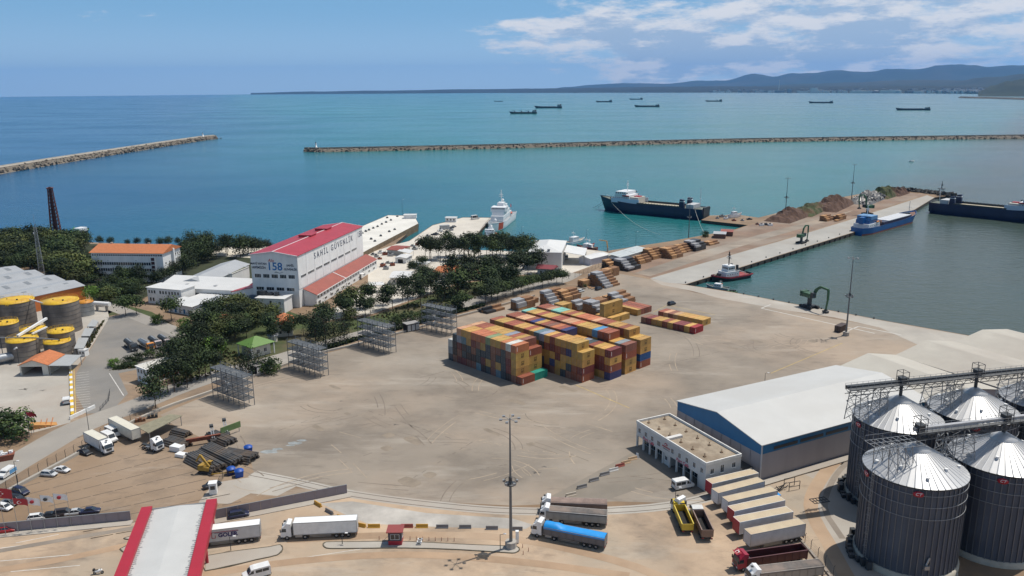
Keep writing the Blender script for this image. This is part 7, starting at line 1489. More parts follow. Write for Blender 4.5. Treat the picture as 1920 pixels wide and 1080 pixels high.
# ---- material handlers
def handler(px,ang,label,s,reach,up,drop,red=False):
    g=G(*px);r=thing('material_handler',label,'crane',g,ang,'green material handlers on the quay'); 
    for sd in (-1,1):b=MB();b.exty([(-2.8*s,.15),(2.8*s,.15),(3.1*s,.6*s),(2.7*s,1.1*s),(-2.7*s,1.1*s),(-3.1*s,.6*s)],sd*1.9*s-.45*s,sd*1.9*s+.45*s);b.build('track',BLACK,r)
    b=MB();b.box(-1.8*s,1.8*s,-1.5*s,1.5*s,.7*s,1.3*s);b.cyl((0,0,1.3*s),(0,0,4.2*s),.85*s,n=12);b.build('pedestal',DARK,r)
    b=MB();b.box(-3.6*s,1.6*s,-1.5*s,1.5*s,4.2*s,5.9*s);b.box(-3.8*s,-2.4*s,-1.5*s,1.5*s,4.1*s,6.2*s);b.build('machine_house',GREENP,r);rails(r,[(-3.6*s,-1.5*s,5.9*s),(1.4*s,-1.5*s,5.9*s)],1.,1.2,GREY);rails(r,[(-3.6*s,1.5*s,5.9*s),(1.4*s,1.5*s,5.9*s)],1.,1.2,GREY);rails(r,[(-3.9*s,-1.8*s,4.2*s),(1.8*s,-1.8*s,4.2*s)],1.,1.4,GREY)
    b=MB();b.box(1.7*s,3.1*s,-1.6*s,-.2*s,4.6*s,6.6*s);b.build('operator_cab',DARK,r);b=MB();b.box(3.1*s,3.13*s,-1.5*s,-.3*s,4.9*s,6.4*s);b.build('cab_window',GLASS,r)
    P=[Vector((1.3*s,.4*s,5.3*s)),Vector((reach*.35,.4*s,up*.86)),Vector((reach*.6,.4*s,up)),Vector((reach*1.06,.4*s,up*.97))];b=MB()
    for i in range(3):b.bar(P[i],P[i+1],.65*s,(1.1-.2*i)*s)
    b.build('boom',GREENP,r);b=MB();q=Vector((reach,.4*s,drop+1.4));b.bar(P[3],P[3].lerp(q,.5)+Vector((.4,0,0)),.5*s,.8*s);b.bar(P[3].lerp(q,.5)+Vector((.4,0,0)),q,.45*s,.55*s);b.build('stick',GREENP,r);b=MB();b.bar(P[0]+Vector((.6,.5,.4)),P[1]+Vector((0,.5,-.3)),.22);b.build('ram',STEEL,r)
    b=MB();b.box(q.x-.5,q.x+.5,q.y-.5,q.y+.5,drop+.7,drop+1.4);b.exty([(q.x-1.1,drop),(q.x+1.1,drop),(q.x+1.3,drop+.8),(q.x,drop+1.),(q.x-1.3,drop+.8)],q.y-.8,q.y+.8);b.build('grab',DARK,r);return r
a=G(1517,577);e=G(1544,586);handler((1517,577),atan2((e-a).y,(e-a).x),'large dark green material handler on the near quay, grab on the ground',1.15,9.3,10.6,.1)
a=G(1502,456);e=G(1522,451);handler((1502,456),atan2((e-a).y,(e-a).x),'green material handler on the pier apron, arm folded down',.95,7.6,10.5,.1);a=G(1626,402);handler((1626,402),radians(190),'green material handler on the pier behind the blue coaster',1.15,7.5,15,4.5)
for (px,t,lab,kw) in (((1130,373),(1106,392),'',0),):pass
def ropes():
    def wp(r,x,y,z):return r.matrix_world@Vector((x,y,z))
    bpy.context.view_layer.update()
    rope('mooring_rope','pale mooring rope from the ferry stern down to the timber quay',(wp(rA,LA*.06,8.3,8),G(1325,446)),1.5);rope('mooring_rope','long thin mooring rope running along the ferry side',(wp(rA,LA*.9,6,8),G(1238,440)),4.);rope('anchor_chain','anchor chain dropping from the ferry bow',(wp(rA,LA*.99,2,8.),GS(1113,389)),.6,.2);rope('anchor_chain','second anchor chain nearer the ferry hull',(wp(rA,LA*.97,3,7.),GS(1121,388)),.4,.2)
ropes()
# ================================================================ STREET FURNITURE, MASTS, FENCES
def light_mast(px,h,label,ring=.5,heads=6,base=True,top_heads=True,s=1.):
    g=G(*px);r=thing('light_mast',label,'lamp mast',g,0,'tall lamp masts');z0=1.5 if base else 0
    if base:b=MB();b.lathe([(0,0),(1.25,0),(1.25,1.5),(0,1.5)],8,smooth=False);b.build('plinth',CONC,r)
    b=MB();b.cyl((0,0,z0),(0,0,h),.36*s,.13*s,n=12);b.build('mast_shaft',mat('mast_steel',(.16,.17,.18),.5,.4),r)
    zr=h*ring;b=MB();b.lathe([(.35,zr),(1.25*s,zr),(1.25*s,zr+.12),(.35,zr+.12)],14)
    for k in range(10):a=2*pi*k/10;b.bar((1.2*s*cos(a),1.2*s*sin(a),zr),(1.2*s*cos(a),1.2*s*sin(a),zr+1.1),.06)
    b.lathe([(1.17*s,zr+1.05),(1.24*s,zr+1.05),(1.24*s,zr+1.12),(1.17*s,zr+1.12)],14);b.build('service_ring',DARK,r)
    b=MB();b.box(-.3,.3,-.35,.35,zr+.5,zr+1.6);b.build('winch_box',DARK,r)
    for k in range(5):a=2*pi*k/5+.3;b=MB();c=(1.45*s*cos(a),1.45*s*sin(a));b.box(c[0]-.25,c[0]+.25,c[1]-.25,c[1]+.25,zr+.3,zr+.8);b.build('floodlight',GREY,r)
    for k in range(heads):
        a=2*pi*k/heads+.2;c=Vector((cos(a),sin(a),0));b=MB();b.bar((0,0,h-.3),c*1.7*s+Vector((0,0,h-.1)),.08);d=c*1.9*s+Vector((0,0,h-.15));b.box(d.x-.3,d.x+.3,d.y-.3,d.y+.3,d.z-.12,d.z+.15);b.build('lamp_head',GREY,r)
    b=MB();b.bar((0,0,h),(0,0,h+.9),.06);b.build('lightning_rod',DARK,r);return r
r=light_mast((958,1026),29.5,'tall grey lamp mast with service ring at the tip of the traffic island');b=MB();b.box(.9,1.8,.3,1.1,1.5,3.6) if False else b.box(1.0,1.7,1.3,2.,.12,2.9);b.build('switch_cabinet',WPAINT,r)
light_mast((1586,629),31,'tall lamp mast on the near quay beside the dark lone container');light_mast((1472,407),29,'lamp mast on the soil heaps at the root of the far pier',.49,6,False);light_mast((1596,378),31,'lamp mast by the scrap heap on the far pier',.49,6,False);light_mast((1291,446),26,'lamp mast behind the timber on the quay edge, in front of the ferry',.5,6,False,s=.9)
def pole_lamp(px,h,label,arm=(1.0,0),group='small lamp posts'):
    g=G(*px);r=thing('lamp_post',label,'lamp post',g,0,group);b=MB();b.cyl((0,0,0),(0,0,h),.09,.06,n=8);b.build('post',DARK,r);b=MB();b.bar((0,0,h),(arm[0],arm[1],h+.15),.06);b.build('arm',DARK,r);b=MB();b.box(arm[0]-.3,arm[0]+.3,arm[1]-.15,arm[1]+.15,h+.1,h+.25);b.build('lamp_head',WPAINT,r)
for a in (((168,815),8,'thin street lamp on the road behind the lorry park'),((34,914),7,'thin street lamp on the fence by the delivery van'),((433,1032),3.2,'short lamp post on the kerbed corner by the gate canopy'),((642,1021),2.6,'short post at the rounded end of the traffic island'),((755,409),14,'slender lamp post on the white slip deck'),((1266,944),4,'lamp post behind the yellow tipper'),((978,452),9,'slim lamp post at the naval basin by the pines'),((1099,452),7,'slim white lamp post at the basin quay'),((1192,462),9,'slim lamp post behind the translucent sheds'),((1434,716),3,'post with lamp on the far eave side of the warehouse'),((938,1031),3.6,'thin black post beside the big mast on the island')):pole_lamp(*a)
KERBD=mat('dark_kerb_edge',(.10,.088,.062),.9,var=.5,scale=.6)
# traffic islands with kerbs
def island(name,pxs,label=None):
    P=pts(pxs);poly=ccw([(p.x,p.y) for p in P]);ribbon(name+'_kerb',pxs+pxs[:1],.24,0,KERBD,.15);b=MB();b.extz(poly,.0,.13,1,0);setting(b.build(name,[PALE,mat('dark_kerb',(.10,.09,.06),.9,var=.5,scale=1.)]))
island('traffic_island',[(606,1022),(612,1017),(660,1016.5),(760,1016),(860,1021),(940,1024),(968,1025),(974,1031),(966,1037),(945,1036.5),(860,1031),(760,1028),(640,1029),(612,1028)]);island('traffic_island',[(386,1043),(440,1034),(505,1026),(525,1022),(530,1030),(520,1041),(480,1050),(385,1071)]);island('traffic_island',[(225,1030),(250,1018),(262,1020),(252,1034),(235,1037)])
island('traffic_island',[(232,1010),(245,1006),(262,1004),(258,1009),(240,1012)])
# long boundary kerb wall and the fence along the road
def boundary():
    P=smooth_line([(-30,944),(55,899),(155,845),(205,813),(300,768),(400,733),(510,692.5),(597.5,663),(671,645.5),(760,621.5),(846,596.5),(922,577),(1000,555)],4)
    r=thing('boundary_wall','long low pale double kerb wall between harbour road and port yard','wall',(0,0,0));ribbon_mb(P,.5,.0,None,.55,.0).build('wall_base',PALE,r);ribbon_mb(P,.25,0,None,.8,-.9).build('outer_kerb',PALE,r)
    def fence(px,label,step,h,m=DARK,group=None,mesh=True):
        Q=line(px,step);r=thing('wire_fence',label,'fence',(0,0,0),0,group);me=None
        for p in Q:
            if me is None:b=MB();b.bar((0,0,0),(0,0,h),.09);b.bar((0,0,h),(.25,.1,h+.35),.07);me=b.mesh('post',[m])
            put(me,'post',r,None,p)
        b=MB()
        for p,q in zip(Q,Q[1:]):
            for z in (lin(.25,h,6) if mesh else (h*.5,h)):b.bar(p+Vector((0,0,z)),q+Vector((0,0,z)),.025)
        b.build('wire',m,r)
    fence([(-10,931),(55,896),(155,842),(200,812),(245,790)],'wire fence on posts along the lorry park and harbour road',2.6,2.3);fence([(1498,1008),(1520,1032),(1547,1062),(1562,1082)],'dark wire fence between the trailers and the silo road',2.4,2.2);fence([(1404,905),(1440,945),(1498,1006)],'dark fence line along the rear of the parked trailers',3,1.6);fence([(405,925),(418,898),(428,884)],'dark fence panel behind the white guard cabin',2.5,2.2);fence([(1078,520),(1110,508),(1128,498)],'fence at the end of the harbour road',4,2.);fence([(188,770),(204,752),(206,737)],'railing at the corner of the parking bays',2,1.2)
    ribbon('silo_road_kerb',[(1492,1003),(1520,1036),(1560,1086)],.5,0,PALE,.4);ribbon('silo_road_kerb',[(1500,885),(1440,905),(1404,918)],.3,4,JOINT)
    # yellow and white kerb of the parking bays, block by block
    p,q=G(132.5,690),G(136,780);n=18;r=thing('painted_kerb','yellow and white block kerb along the parking bays','kerb',p,atan2((q-p).y,(q-p).x));L=(q-p).length
    for k in range(n):b=MB();b.box(L*k/n+.05,L*(k+1)/n-.05,-.45,.45,0,.55);b.build('block',YELLOWP if k%2 else WPAINT,r)
    b=MB();ribbon_mb([G(138.5,690),G(142,778)],.3,.02,b);setting(b.build('yellow_line',MARKY))
    p,q=G(131,787),G(178,765);r=thing('roadside_wall','low white wall at the road end of the parking bays','wall',p,atan2((q-p).y,(q-p).x));b=MB();b.box(0,(q-p).length,-.2,.2,0,1.1);b.build('wall_face',WHITE,r)
boundary()
# concrete and painted barriers
BARR={}
def barrier(px,col,label,ang=0.,L=2.7,group='barriers along the gate lane'):
    if L not in BARR:b=MB();b.extx([(-.32,.0),(.32,.0),(.32,.12),(.16,.35),(.11,.85),(-.11,.85),(-.16,.35),(-.32,.12)],0,L);BARR[L]=b.mesh('road_barrier',[PAINTC])
    g=G(*px);tag(put(BARR[L],'road_barrier',None,None,g,ang,col),label,'barrier',group)
YB,GB,RB,CB=(.50,.27,.03),(.17,.165,.165),(.28,.07,.05),(.50,.44,.36)
for px,c,lab,an in (((590,944),YB,'yellow barrier set askew below the grey sheet wall',-.75),((611,958),GB,'grey barrier set askew next to the yellow one',-.72),((666,985),YB,'yellow barrier at the rear corner of the white lorry',-.35),((690,989),YB,'yellow barrier just left of the maroon roofed booth',0),((752,989),RB,'red brown barrier half behind the booth roof',0),((780,989),YB,'yellow barrier right of the booth, last yellow in the row',0),((818,990),GB,'first grey barrier after the yellow ones',0),((861,990.5),GB,'second grey barrier after the yellow ones',0),((911,992.5),GB,'third grey barrier, left of the lamp mast',-.02),((957,994),GB,'grey barrier right behind the lamp mast',-.02),((633,970),YB,'yellow barrier peeping over the white lorry roof',-.6)):barrier(px,c,lab,an)
for px,c,lab,an in (((1061,932),CB,'pale barrier behind the tippers, first of the line to the cafe',.42),((1082,917),GB,'grey barrier second in the line to the cafe',.45),((1105,904),GB,'grey barrier third in the line to the cafe',.45),((1125,893),GB,'grey barrier fourth in the line to the cafe',.45),((1142,885),(.55,.53,.5),'white grey barrier fifth in the line to the cafe',.45),((1154,877),RB,'brown barrier sixth in the line to the cafe',.45),((1165,871),(.52,.36,.22),'tan barrier close to the cafe arcade',.45),((1178,864),(.52,.36,.22),'tan barrier closest to the cafe sign board',.45)):barrier(px,c,lab,an,2.7,'barriers towards the cafe')
g=G(1195,858);r=thing('sign_board','white folding sign board at the corner of the cafe arcade','sign',g,.5);b=MB();b.exty([(-.35,0),(.35,0),(.03,1.3),(-.03,1.3)],-.4,.4);b.build('board',WPAINT,r)
b=MB();b.cyl((0,0,0),(0,0,.9),.07,.05,n=8);BOL=b.mesh('bollard',[mat('rust_bollard',(.25,.08,.05),.7)])
for k in range(8):tag(put(BOL,'bollard',None,None,G(769+k*11.8,1012.5+k*.35)),'thin rust red bollard in the row along the island','bollard','thin bollards on the traffic island')
for px,lab in (((980,1027),'bollard nearest the island tip on the lorry side'),((991,1034),'bollard standing apart past the island tip'),((981,1040),'bollard in the lane below the island tip'),((711,1012),'stout red post left of the booth')):tag(put(BOL,'bollard',None,None,G(*px)),lab,'bollard','loose bollards near the island')
for k,(y,dx) in enumerate(((1013,3),(1018,1.5),(1022,0))):b=MB();b.box(-.5,.5,-.3,.3,0,.28);b.box(-.3,.3,-.18,.18,.28,.34,1);tag(b.build('concrete_block',[WPAINT if k<2 else GREY,BLACK],None,None,G(785+dx,y)+Vector((0,0,.13))),('white block with dark top, rear one on the island','white block with dark top, middle one on the island','grey block with dark top, front one on the island')[k],'block','blocks on the traffic island')
# flags
def flag(px,h,label,col,emblem,fl=(2.6,1.6),wave=0.):
    g=G(*px);r=thing('flagpole',label,'flag',g,radians(8),'flagpoles behind the sheet wall');b=MB();b.cyl((0,0,0),(0,0,h),.07,.04,n=8);b.build('pole',STEEL,r)
    if not fl:return
    b=MB();n=8;V=[]
    for i in range(n+1):
        x=fl[0]*i/n;y=.22*sin(i*1.15+wave)*i/n;dz=-fl[1]*.45*(i/n)**1.3;V.append([(x,y,h-.1+dz),(x,y-.03,h-.1-fl[1]+dz)])
    b.loft(V,0,closed=False,cap=False);f=b.build('cloth',col,r)
    if emblem:
        b=MB()
        if emblem=='c':crescent(b,(0,0),fl[1]*.25)
        else:b.lathe([(0,0),(.42,0),(.42,.02),(0,.02)],14)
        e=b.build('emblem',WPAINT if emblem=='c' else (REDP if emblem=='o' else DARK),f);x=fl[0]*.42;e.matrix_local=Matrix(((1,0,0,x),(0,0,-1,-.30),(-.35,1,0,h-.1-fl[1]*.68),(0,0,0,1)))
flag((-3,1001),11.5,'tall pole with the large crescent flag at the picture edge',REDP,'c',(4.2,2.4),.5);flag((34.7,999),8.6,'pole with the smaller red crescent flag',REDP,'c',(3.,1.5),1.2);flag((60,997),8.6,'pole with white flag hanging low, pink mark',WPAINT,'o',(2.6,1.7),.2);flag((84.7,993),8.6,'pole with white flag bearing a small dark emblem',WPAINT,'d',(2.7,1.5),2.);flag((109,990),8.6,'pole with white flag bearing a red round emblem',WPAINT,'o',(3.,1.4),1.1);flag((134,987),8.6,'bare flagpole without a flag, last in the row',WPAINT,None,None);flag((11,1003),8.6,'bare flagpole next to the large crescent flag',WPAINT,None,None)
for k in range(3): 
    g=G((203+k*13)/3.6,600+(800-k*20)/3.6);r=thing('flagpole',('slender pole with drooping red flag, tallest by the round bush','middle slender pole with red flag by the round bush','third slender pole with red flag beside the orange ramp')[k],'flag',g,.3,'flagpoles by the round bush');b=MB();b.cyl((0,0,0),(0,0,8.5-k*.8),.07,.04,n=8);b.build('pole',STEEL,r);b=MB();b.loft([[(x,.1*sin(3*x),8.2-k*.8-x*.9),(x,.1*sin(3*x),7.2-k*.8-x*.9)] for x in lin(.05,1.3,5)],closed=False,cap=False);b.build('cloth',REDP,r)
# ---- steel racks, four decks high
def rack(pl,pr_,h,label):
    a,c=G(*pl),G(*pr_);d=c-a;L=d.length;r=thing('steel_rack',label,'rack',a,atan2(d.y,d.x),'four steel racks on the yard edge');D=3.6;n=7;gal=mat('rack_steel',(.15,.165,.18),.5,.35,var=.15)
    me=None
    for i in range(n):
        for y in (0,D):
            b=MB();b.bar((0,0,0),(0,0,h+(.9 if y==0 else 1.3)),.16);me=me or b.mesh('upright',[gal]);put(me,'upright',r,None,(L*i/(n-1),y,0))
    for k in range(4):
        z=h*(.26+.245*k);b=MB();nn=int(L/.55)
        for q in range(nn):x=L*q/nn;b.box(x+.04,x+.30,.05,D-.05,z-.05,z+.02)
        stuff(b.build('grating',mat('rack_grating',(.20,.215,.23),.6,.3,var=.2),r))
        b=MB()
        for y in (0,D):b.bar((0,y,z-.1),(L,y,z-.1),.2,.26);b.bar((0,y,z+1.05),(L,y,z+1.05),.06);b.bar((0,y,z+.55),(L,y,z+.55),.05)
        for i in range(n):b.bar((L*i/(n-1),0,z-.1),(L*i/(n-1),D,z-.1),.16,.2)
        b.build('beam',gal,r)
    for k in range(4):
        z0=0 if k==0 else h*(.26+.245*(k-1));z1=h*(.26+.245*k);x=L*(.38+.0*k);b=MB();s_=1 if k%2 else -1
        for y in (D*.25,D*.45):b.bar((x-1.1*s_,y,z0),(x+1.1*s_,y,z1),.08,.2)
        for q in range(8):t=q/7;xx=x-1.1*s_+2.2*s_*t;b.box(xx-.13,xx+.13,D*.25,D*.45,z0+(z1-z0)*t,z0+(z1-z0)*t+.05)
        b.build('stair',WPAINT if k in (1,2) else STEEL,r)
    b=MB()
    for (i,j) in ((0,1),(3,4),(5,6)):
        for k in range(3):z0,z1=h*(.26+.245*k),h*(.26+.245*(k+1));b.bar((L*i/6,D,z0),(L*j/6,D,z1),.07)
    b.build('brace',gal,r)
rack((400,744),(459,766),10.,'steel rack tower nearest the pipe stacks');rack((542,691),(600.8,709),10.,'steel rack tower right of the black cabin with white panels');rack((672.5,649),(729.4,665),10.4,'steel rack tower third along the wall, beyond the cypresses');rack((791.7,617.8),(846,630),10.4,'steel rack tower closest to the container stacks')
# ---- pipe stacks, sheds and gear in the lorry park
def pipes():
    me={}
    m=mat('dull_steel_pipe',(.12,.115,.11),.5,.35,var=.35,scale=.6,col2=(.20,.15,.11))
    def stack(pa,pb,cols,rows_,where,R=.3):
        a,c=G(*pa),G(*pb);d=c-a;L=d.length;u=d.normalized();v=Vector((-u.y,u.x,0));k_=round(L,1)
        b=MB();b.cyl((0,0,0),(L,0,0),R,n=8);me_=b.mesh('steel_pipe',[m])
        for j in range(rows_):
            for i in range(cols-j):
                if j<rows_-1 and 0<i<cols-j-1 and j<rows_-2:continue
                p=a+v*((i+j*.5)*R*2.08)+u*random.uniform(-.35,.35)+Vector((0,0,R+j*R*1.75));tag(put(me_,'steel_pipe',None,None,p,atan2(u.y,u.x)+random.uniform(-.012,.012)),'dull grey steel pipe in '+where,'pipe','pipes in '+where)
    stack((345,866),(395,893),9,4,'the long pipe stack behind the excavator');stack((372,852),(432,880),9,4,'the middle pipe stack of the lorry park');stack((412,862),(468,872),8,4,'the pipe stack ending at the blue bins');stack((385,822),(424,838),7,3,'the short pipe stack under the green board');stack((304,834),(340,845),7,3,'the pipe stack beside the tractor unit');stack((318,815),(346,822),5,3,'the pipe stack at the end of the ribbed shelter')
    open_canopy('ribbed_shelter','ribbed olive grey shelter roof over the pipe racks',[(257,800),(318,776),(342,779),(278,812)],3.,mat('olive_sheet_roof',(.24,.22,.15),.7,var=.25,scale=.8))
    g=G(350,838);r=thing('rust_girder','rust red girder lying on the pipe stacks','girder',g+Vector((0,0,1.2)),radians(25));b=MB();b.box(0,9,-.35,.35,0,.12);b.box(0,9,-.05,.05,.12,.9);b.box(0,9,-.35,.35,.9,1.0);b.build('web',mat('rust_paint',(.22,.07,.04),.85,var=.3),r)
    g=G(318,846);r=thing('white_crate','white box crate between tractor unit and pipe stacks','crate',g,radians(-20));b=MB();b.box(0,3.4,0,2.2,.1,1.5);b.build('crate_body',WPAINT,r);b=MB();b.box(0,.3,0,2.2,0,.1);b.box(3.1,3.4,0,2.2,0,.1);b.build('skid',DARK,r)
    g=G(328,857);r=thing('white_crate','low white crate in front of the taller white one','crate',g,radians(-20));b=MB();b.box(0,2.8,0,1.8,.1,.9);b.build('crate_body',WPAINT,r);b=MB();b.box(0,.3,0,1.8,0,.1);b.box(2.5,2.8,0,1.8,0,.1);b.build('skid',DARK,r)
    for k,px in enumerate(((400,826),(424,814))):
        g=G(*px);r=thing('drill_rig',('grey folded drill rig, left of the pair by the green board','grey folded drill rig, right of the pair by the green board')[k],'drill rig',g,radians(115));b=MB();b.box(-2,2,-.8,.8,.6,1.3);b.build('chassis',STEEL,r);b=MB();b.bar((-2,-.3,1.6),(3.2,-.3,3.2),.22);b.bar((-2,.3,1.6),(3.2,.3,3.2),.22)
        for q in range(6):b.bar((-2+q*.9,-.3,1.6+q*.28),(-1.3+q*.9,.3,1.8+q*.28),.1)
        b.build('drill_mast',STEEL,r);b=MB();b.cyl((2.8,-.5,3.3),(2.8,.5,3.3),.55,n=12);b.build('drum',DARK,r);wheels(r,WH_T,[-1.2,1.2],.8,.5)
    a,c=G(415,822),G(452,808);r=thing('green_board','long green board standing over the pipe stack','board',a,atan2((c-a).y,(c-a).x));L=(c-a).length;b=MB();b.box(0,L,-.08,.08,1.3,3.1);b.build('board_face',mat('moss_green_board',(.12,.19,.07),.8,var=.2),r);b=MB()
    for x in (.5,L-.5):b.bar((x,.1,0),(x,.1,3.1),.14)
    b.build('prop',GREY,r)
    for px,lab in (((466,848),'blue bin behind the pipe stack'),((449,893),'larger blue tarp covered bin at the foot of the pipe stack'),((434,889),'dark blue bin beside the larger blue one')):g=G(*px);r=thing('blue_bin',lab,'bin',g,radians(20),'blue bins by the pipes');b=MB();b.exty([(-.9,0),(.9,0),(1.1,1.6),(-1.1,1.7)],-.8,.8);b.build('bin_shell',mat('royal_blue_plastic',(.01,.07,.34),.5,var=.2) if 'dark' not in lab else mat('dark_blue_plastic',(.008,.02,.09),.5),r);b=MB();b.lathe([(1.2,1.6),(.9,1.95),(0,2.1)],8);b.build('cover',mat('royal_blue_plastic',(.01,.07,.34)),r)
    for k,(px,c) in enumerate((((233,800),(.35,.12,.05)),((262,790),(.18,.09,.05)),((285,783),(.05,.05,.05)))):g=G(*px);r=thing('covered_pile',('orange covered pile behind the cream trailer','brown crates beside the ribbed shelter','row of black tyres at the road fence')[k],'pile',g,.4);b=MB();[b.box(-1.2+q*1.0,-.4+q*1.0,-.7,.7,0,.9+.3*(q%2)) for q in range(3)];b.build('heap',mat('pile_'+('orange','brown','black')[k],c,.8),r)
    # debris ramp and clutter behind the left bush
    g=G(78,800);r=thing('orange_ramp','orange sand coloured ramp with boards beside the round bush','ramp',g,.6);b=MB();b.exty([(-3.5,0),(4,0),(-2.5,1.6)],-1.4,1.4);b.build('ramp_body',mat('orange_sand',(.48,.24,.08),.95,var=.2),r);b=MB()
    for k in range(4):b.bar((-2+k*1.4,-1.8,.3),(-1.2+k*1.5,1.9,1.4),.15,.3)
    b.build('board',mat('orange_board',(.45,.16,.05),.8),r)
    g=G(8,862);r=thing('waste_skip','skip heaped with pale rubbish beside the delivery van','skip',g,.5);b=MB();b.exty([(-2,0),(2,0),(2.6,1.5),(-2.6,1.5)],-1.2,1.2);b.build('skip_shell',mat('rust_paint',(.22,.07,.04)),r);b=MB();rnd=random.Random(2);[b.box(x,x+.6,y,y+.5,1.4,1.7+rnd.random()*.6) for x,y in ((rnd.uniform(-2,1.6),rnd.uniform(-1,.6)) for _ in range(18))];stuff(b.build('rubbish',WPAINT,r))
pipes()
# ---- lattice chimney and masts
def lattice(px,w0,w1,h,n,label,m,name,cat,d=None,legw=.3):
    g=G(*px) if d is None else at_dist(px[0],px[1],d);r=thing(name,label,cat,(g.x,g.y,0),.4);b=MB()
    f=lambda t:w0+(w1-w0)*t
    for sx,sy in ((-1,-1),(1,-1),(1,1),(-1,1)):b.bar((sx*w0,sy*w0,0),(sx*w1,sy*w1,h),legw)
    b.build('leg_frame',m,r);b=MB()
    for k in range(n):
        t0,t1=k/n,(k+1)/n;z0,z1=h*t0,h*t1;a,c=f(t0),f(t1)
        for (p,q) in (((-1,-1),(1,-1)),((1,-1),(1,1)),((1,1),(-1,1)),((-1,1),(-1,-1))):
            b.bar((p[0]*c,p[1]*c,z1),(q[0]*c,q[1]*c,z1),legw*.6);b.bar((p[0]*a,p[1]*a,z0),(q[0]*c,q[1]*c,z1),legw*.5);b.bar((q[0]*a,q[1]*a,z0),(p[0]*c,p[1]*c,z1),legw*.5)
    b.build('bracing',m,r);return r,h,w1
rr,h,w=lattice((108,454),3.2,1.25,35,15,'dark red lattice chimney tower rising over the pine wood',mat('dark_red_steel',(.13,.04,.032),.7,var=.3),'lattice_tower','tower',None,.42)
b=MB();b.cyl((0,0,0),(0,0,h+.8),1.5,.8,n=14);b.build('flue',mat('dark_flue',(.055,.03,.03),.8,var=.3),rr);b=MB();b.box(-1.9,1.9,-1.9,1.9,h-.2,h+.3);b.build('top_platform',mat('dark_red_steel',(.13,.04,.032)),rr)
rr,h,w=lattice((80,522),1.3,.55,27,14,'thin grey lattice radio mast beside the grey factory roofs',GREY,'radio_mast','mast',None,.14);b=MB();b.bar((0,0,h),(0,0,h+7),.08);b.bar((.5,0,h-2),(.5,0,h+2),.06);b.build('aerial',GREY,rr);b=MB();b.cyl((-.8,0,h-3),(-1.1,0,h-3),.5,n=12);b.build('dish',WPAINT,rr)
g=G(1764,367);r=thing('pier_beacon','dark trestle beacon at the end of the far pier','beacon',g);b=MB()
for sx,sy in ((-1,-1),(1,-1),(1,1),(-1,1)):b.bar((sx*1.8,sy*1.8,0),(sx*1.2,sy*1.2,6),.3)
b.build('leg_frame',DARK,r);b=MB();b.box(-2.3,2.3,-2.3,2.3,6,6.4);b.build('platform',DARK,r);b=MB();b.cyl((0,0,6.4),(0,0,13),.4,.2,n=8);b.box(-.6,.6,-.6,.6,9,10);b.build('light_column',DARK,r)
# ---- heaps on the far pier, quay clutter
def heap(name,label,px,w,d,h,m,seed,ang=0.,cat='heap',stone=None):
    g=G(*px);r=thing(name,label,cat,g,ang);rnd=random.Random(seed);b=MB();nx,ny=22,12;ph=[rnd.random()*6 for _ in range(6)]
    vs=[]
    for i in range(nx+1):
        for j in range(ny+1):
            u,v=2*i/nx-1,2*j/ny-1;k=max(0,1-u*u)**.7*max(0,1-v*v)**.6;z=h*k*(1+.30*sin(u*7+ph[0])+.24*sin(u*15+v*5+ph[1])+.15*sin(u*27+ph[2]))+(rnd.uniform(-.35,.35) if k>.02 else -.05);vs.append((u*w/2,v*d/2,max(z,-.05)))
    b.add(vs,[(i*(ny+1)+j,(i+1)*(ny+1)+j,(i+1)*(ny+1)+j+1,i*(ny+1)+j+1) for i in range(nx) for j in range(ny)],0,False);b.build('mound',m,r)
    if stone:
        b=MB()
        for _ in range(420):
            u,v=rnd.uniform(-.95,.95),rnd.uniform(-.95,.95);k=max(0,1-u*u)**.7*max(0,1-v*v)**.6;z=h*k;s=rnd.uniform(.3,1.1);p=Vector((u*w/2,v*d/2,z));R=Matrix.Rotation(rnd.random()*6,3,Vector((rnd.random()-.5,rnd.random()-.5,rnd.random()-.5)).normalized())
            b.add([R@Vector((x*s,y*s*.7,q*s*.35))+p for x in (-1,1) for y in (-1,1) for q in (-1,1)],[(0,1,3,2),(4,6,7,5),(0,4,5,1),(2,3,7,6),(0,2,6,4),(1,5,7,3)],rnd.choice((0,0,1)))
        stuff(b.build('scrap_piece',stone,r))
    return r
SCRAP=[mat('scrap_metal',(.15,.145,.14),.5,.4,var=.4,scale=1.),mat('pale_scrap',(.27,.265,.25),.6,.2,var=.3)]
HG=mat('grassy_soil',(.06,.075,.03),1.,var=.5,scale=.3,col2=(.12,.075,.045),bump=.6)
heap('soil_heap','brown soil heap beside the lamp mast nearest the berth',(1480,408),54,20,5.2,SOIL,1,.9);heap('soil_heap','long low heap overgrown with grass between the two pier masts',(1520,396),60,18,4.6,HG,2,.95);heap('soil_heap','dark brown soil heap, highest on the far pier',(1562,387),66,22,6.6,SOIL,3,.95);heap('scrap_heap','grey scrap metal heap by the far lamp mast',(1628,375),66,20,5.6,SCRAP[0],4,.9,'scrap heap',SCRAP);heap('soil_heap','grass topped brown heap past the scrap on the pier',(1660,367),46,18,6.4,HG,5,.85);heap('soil_heap','smooth brown heap at the pier end',(1682,364),34,14,4.6,SOIL,6,.85)
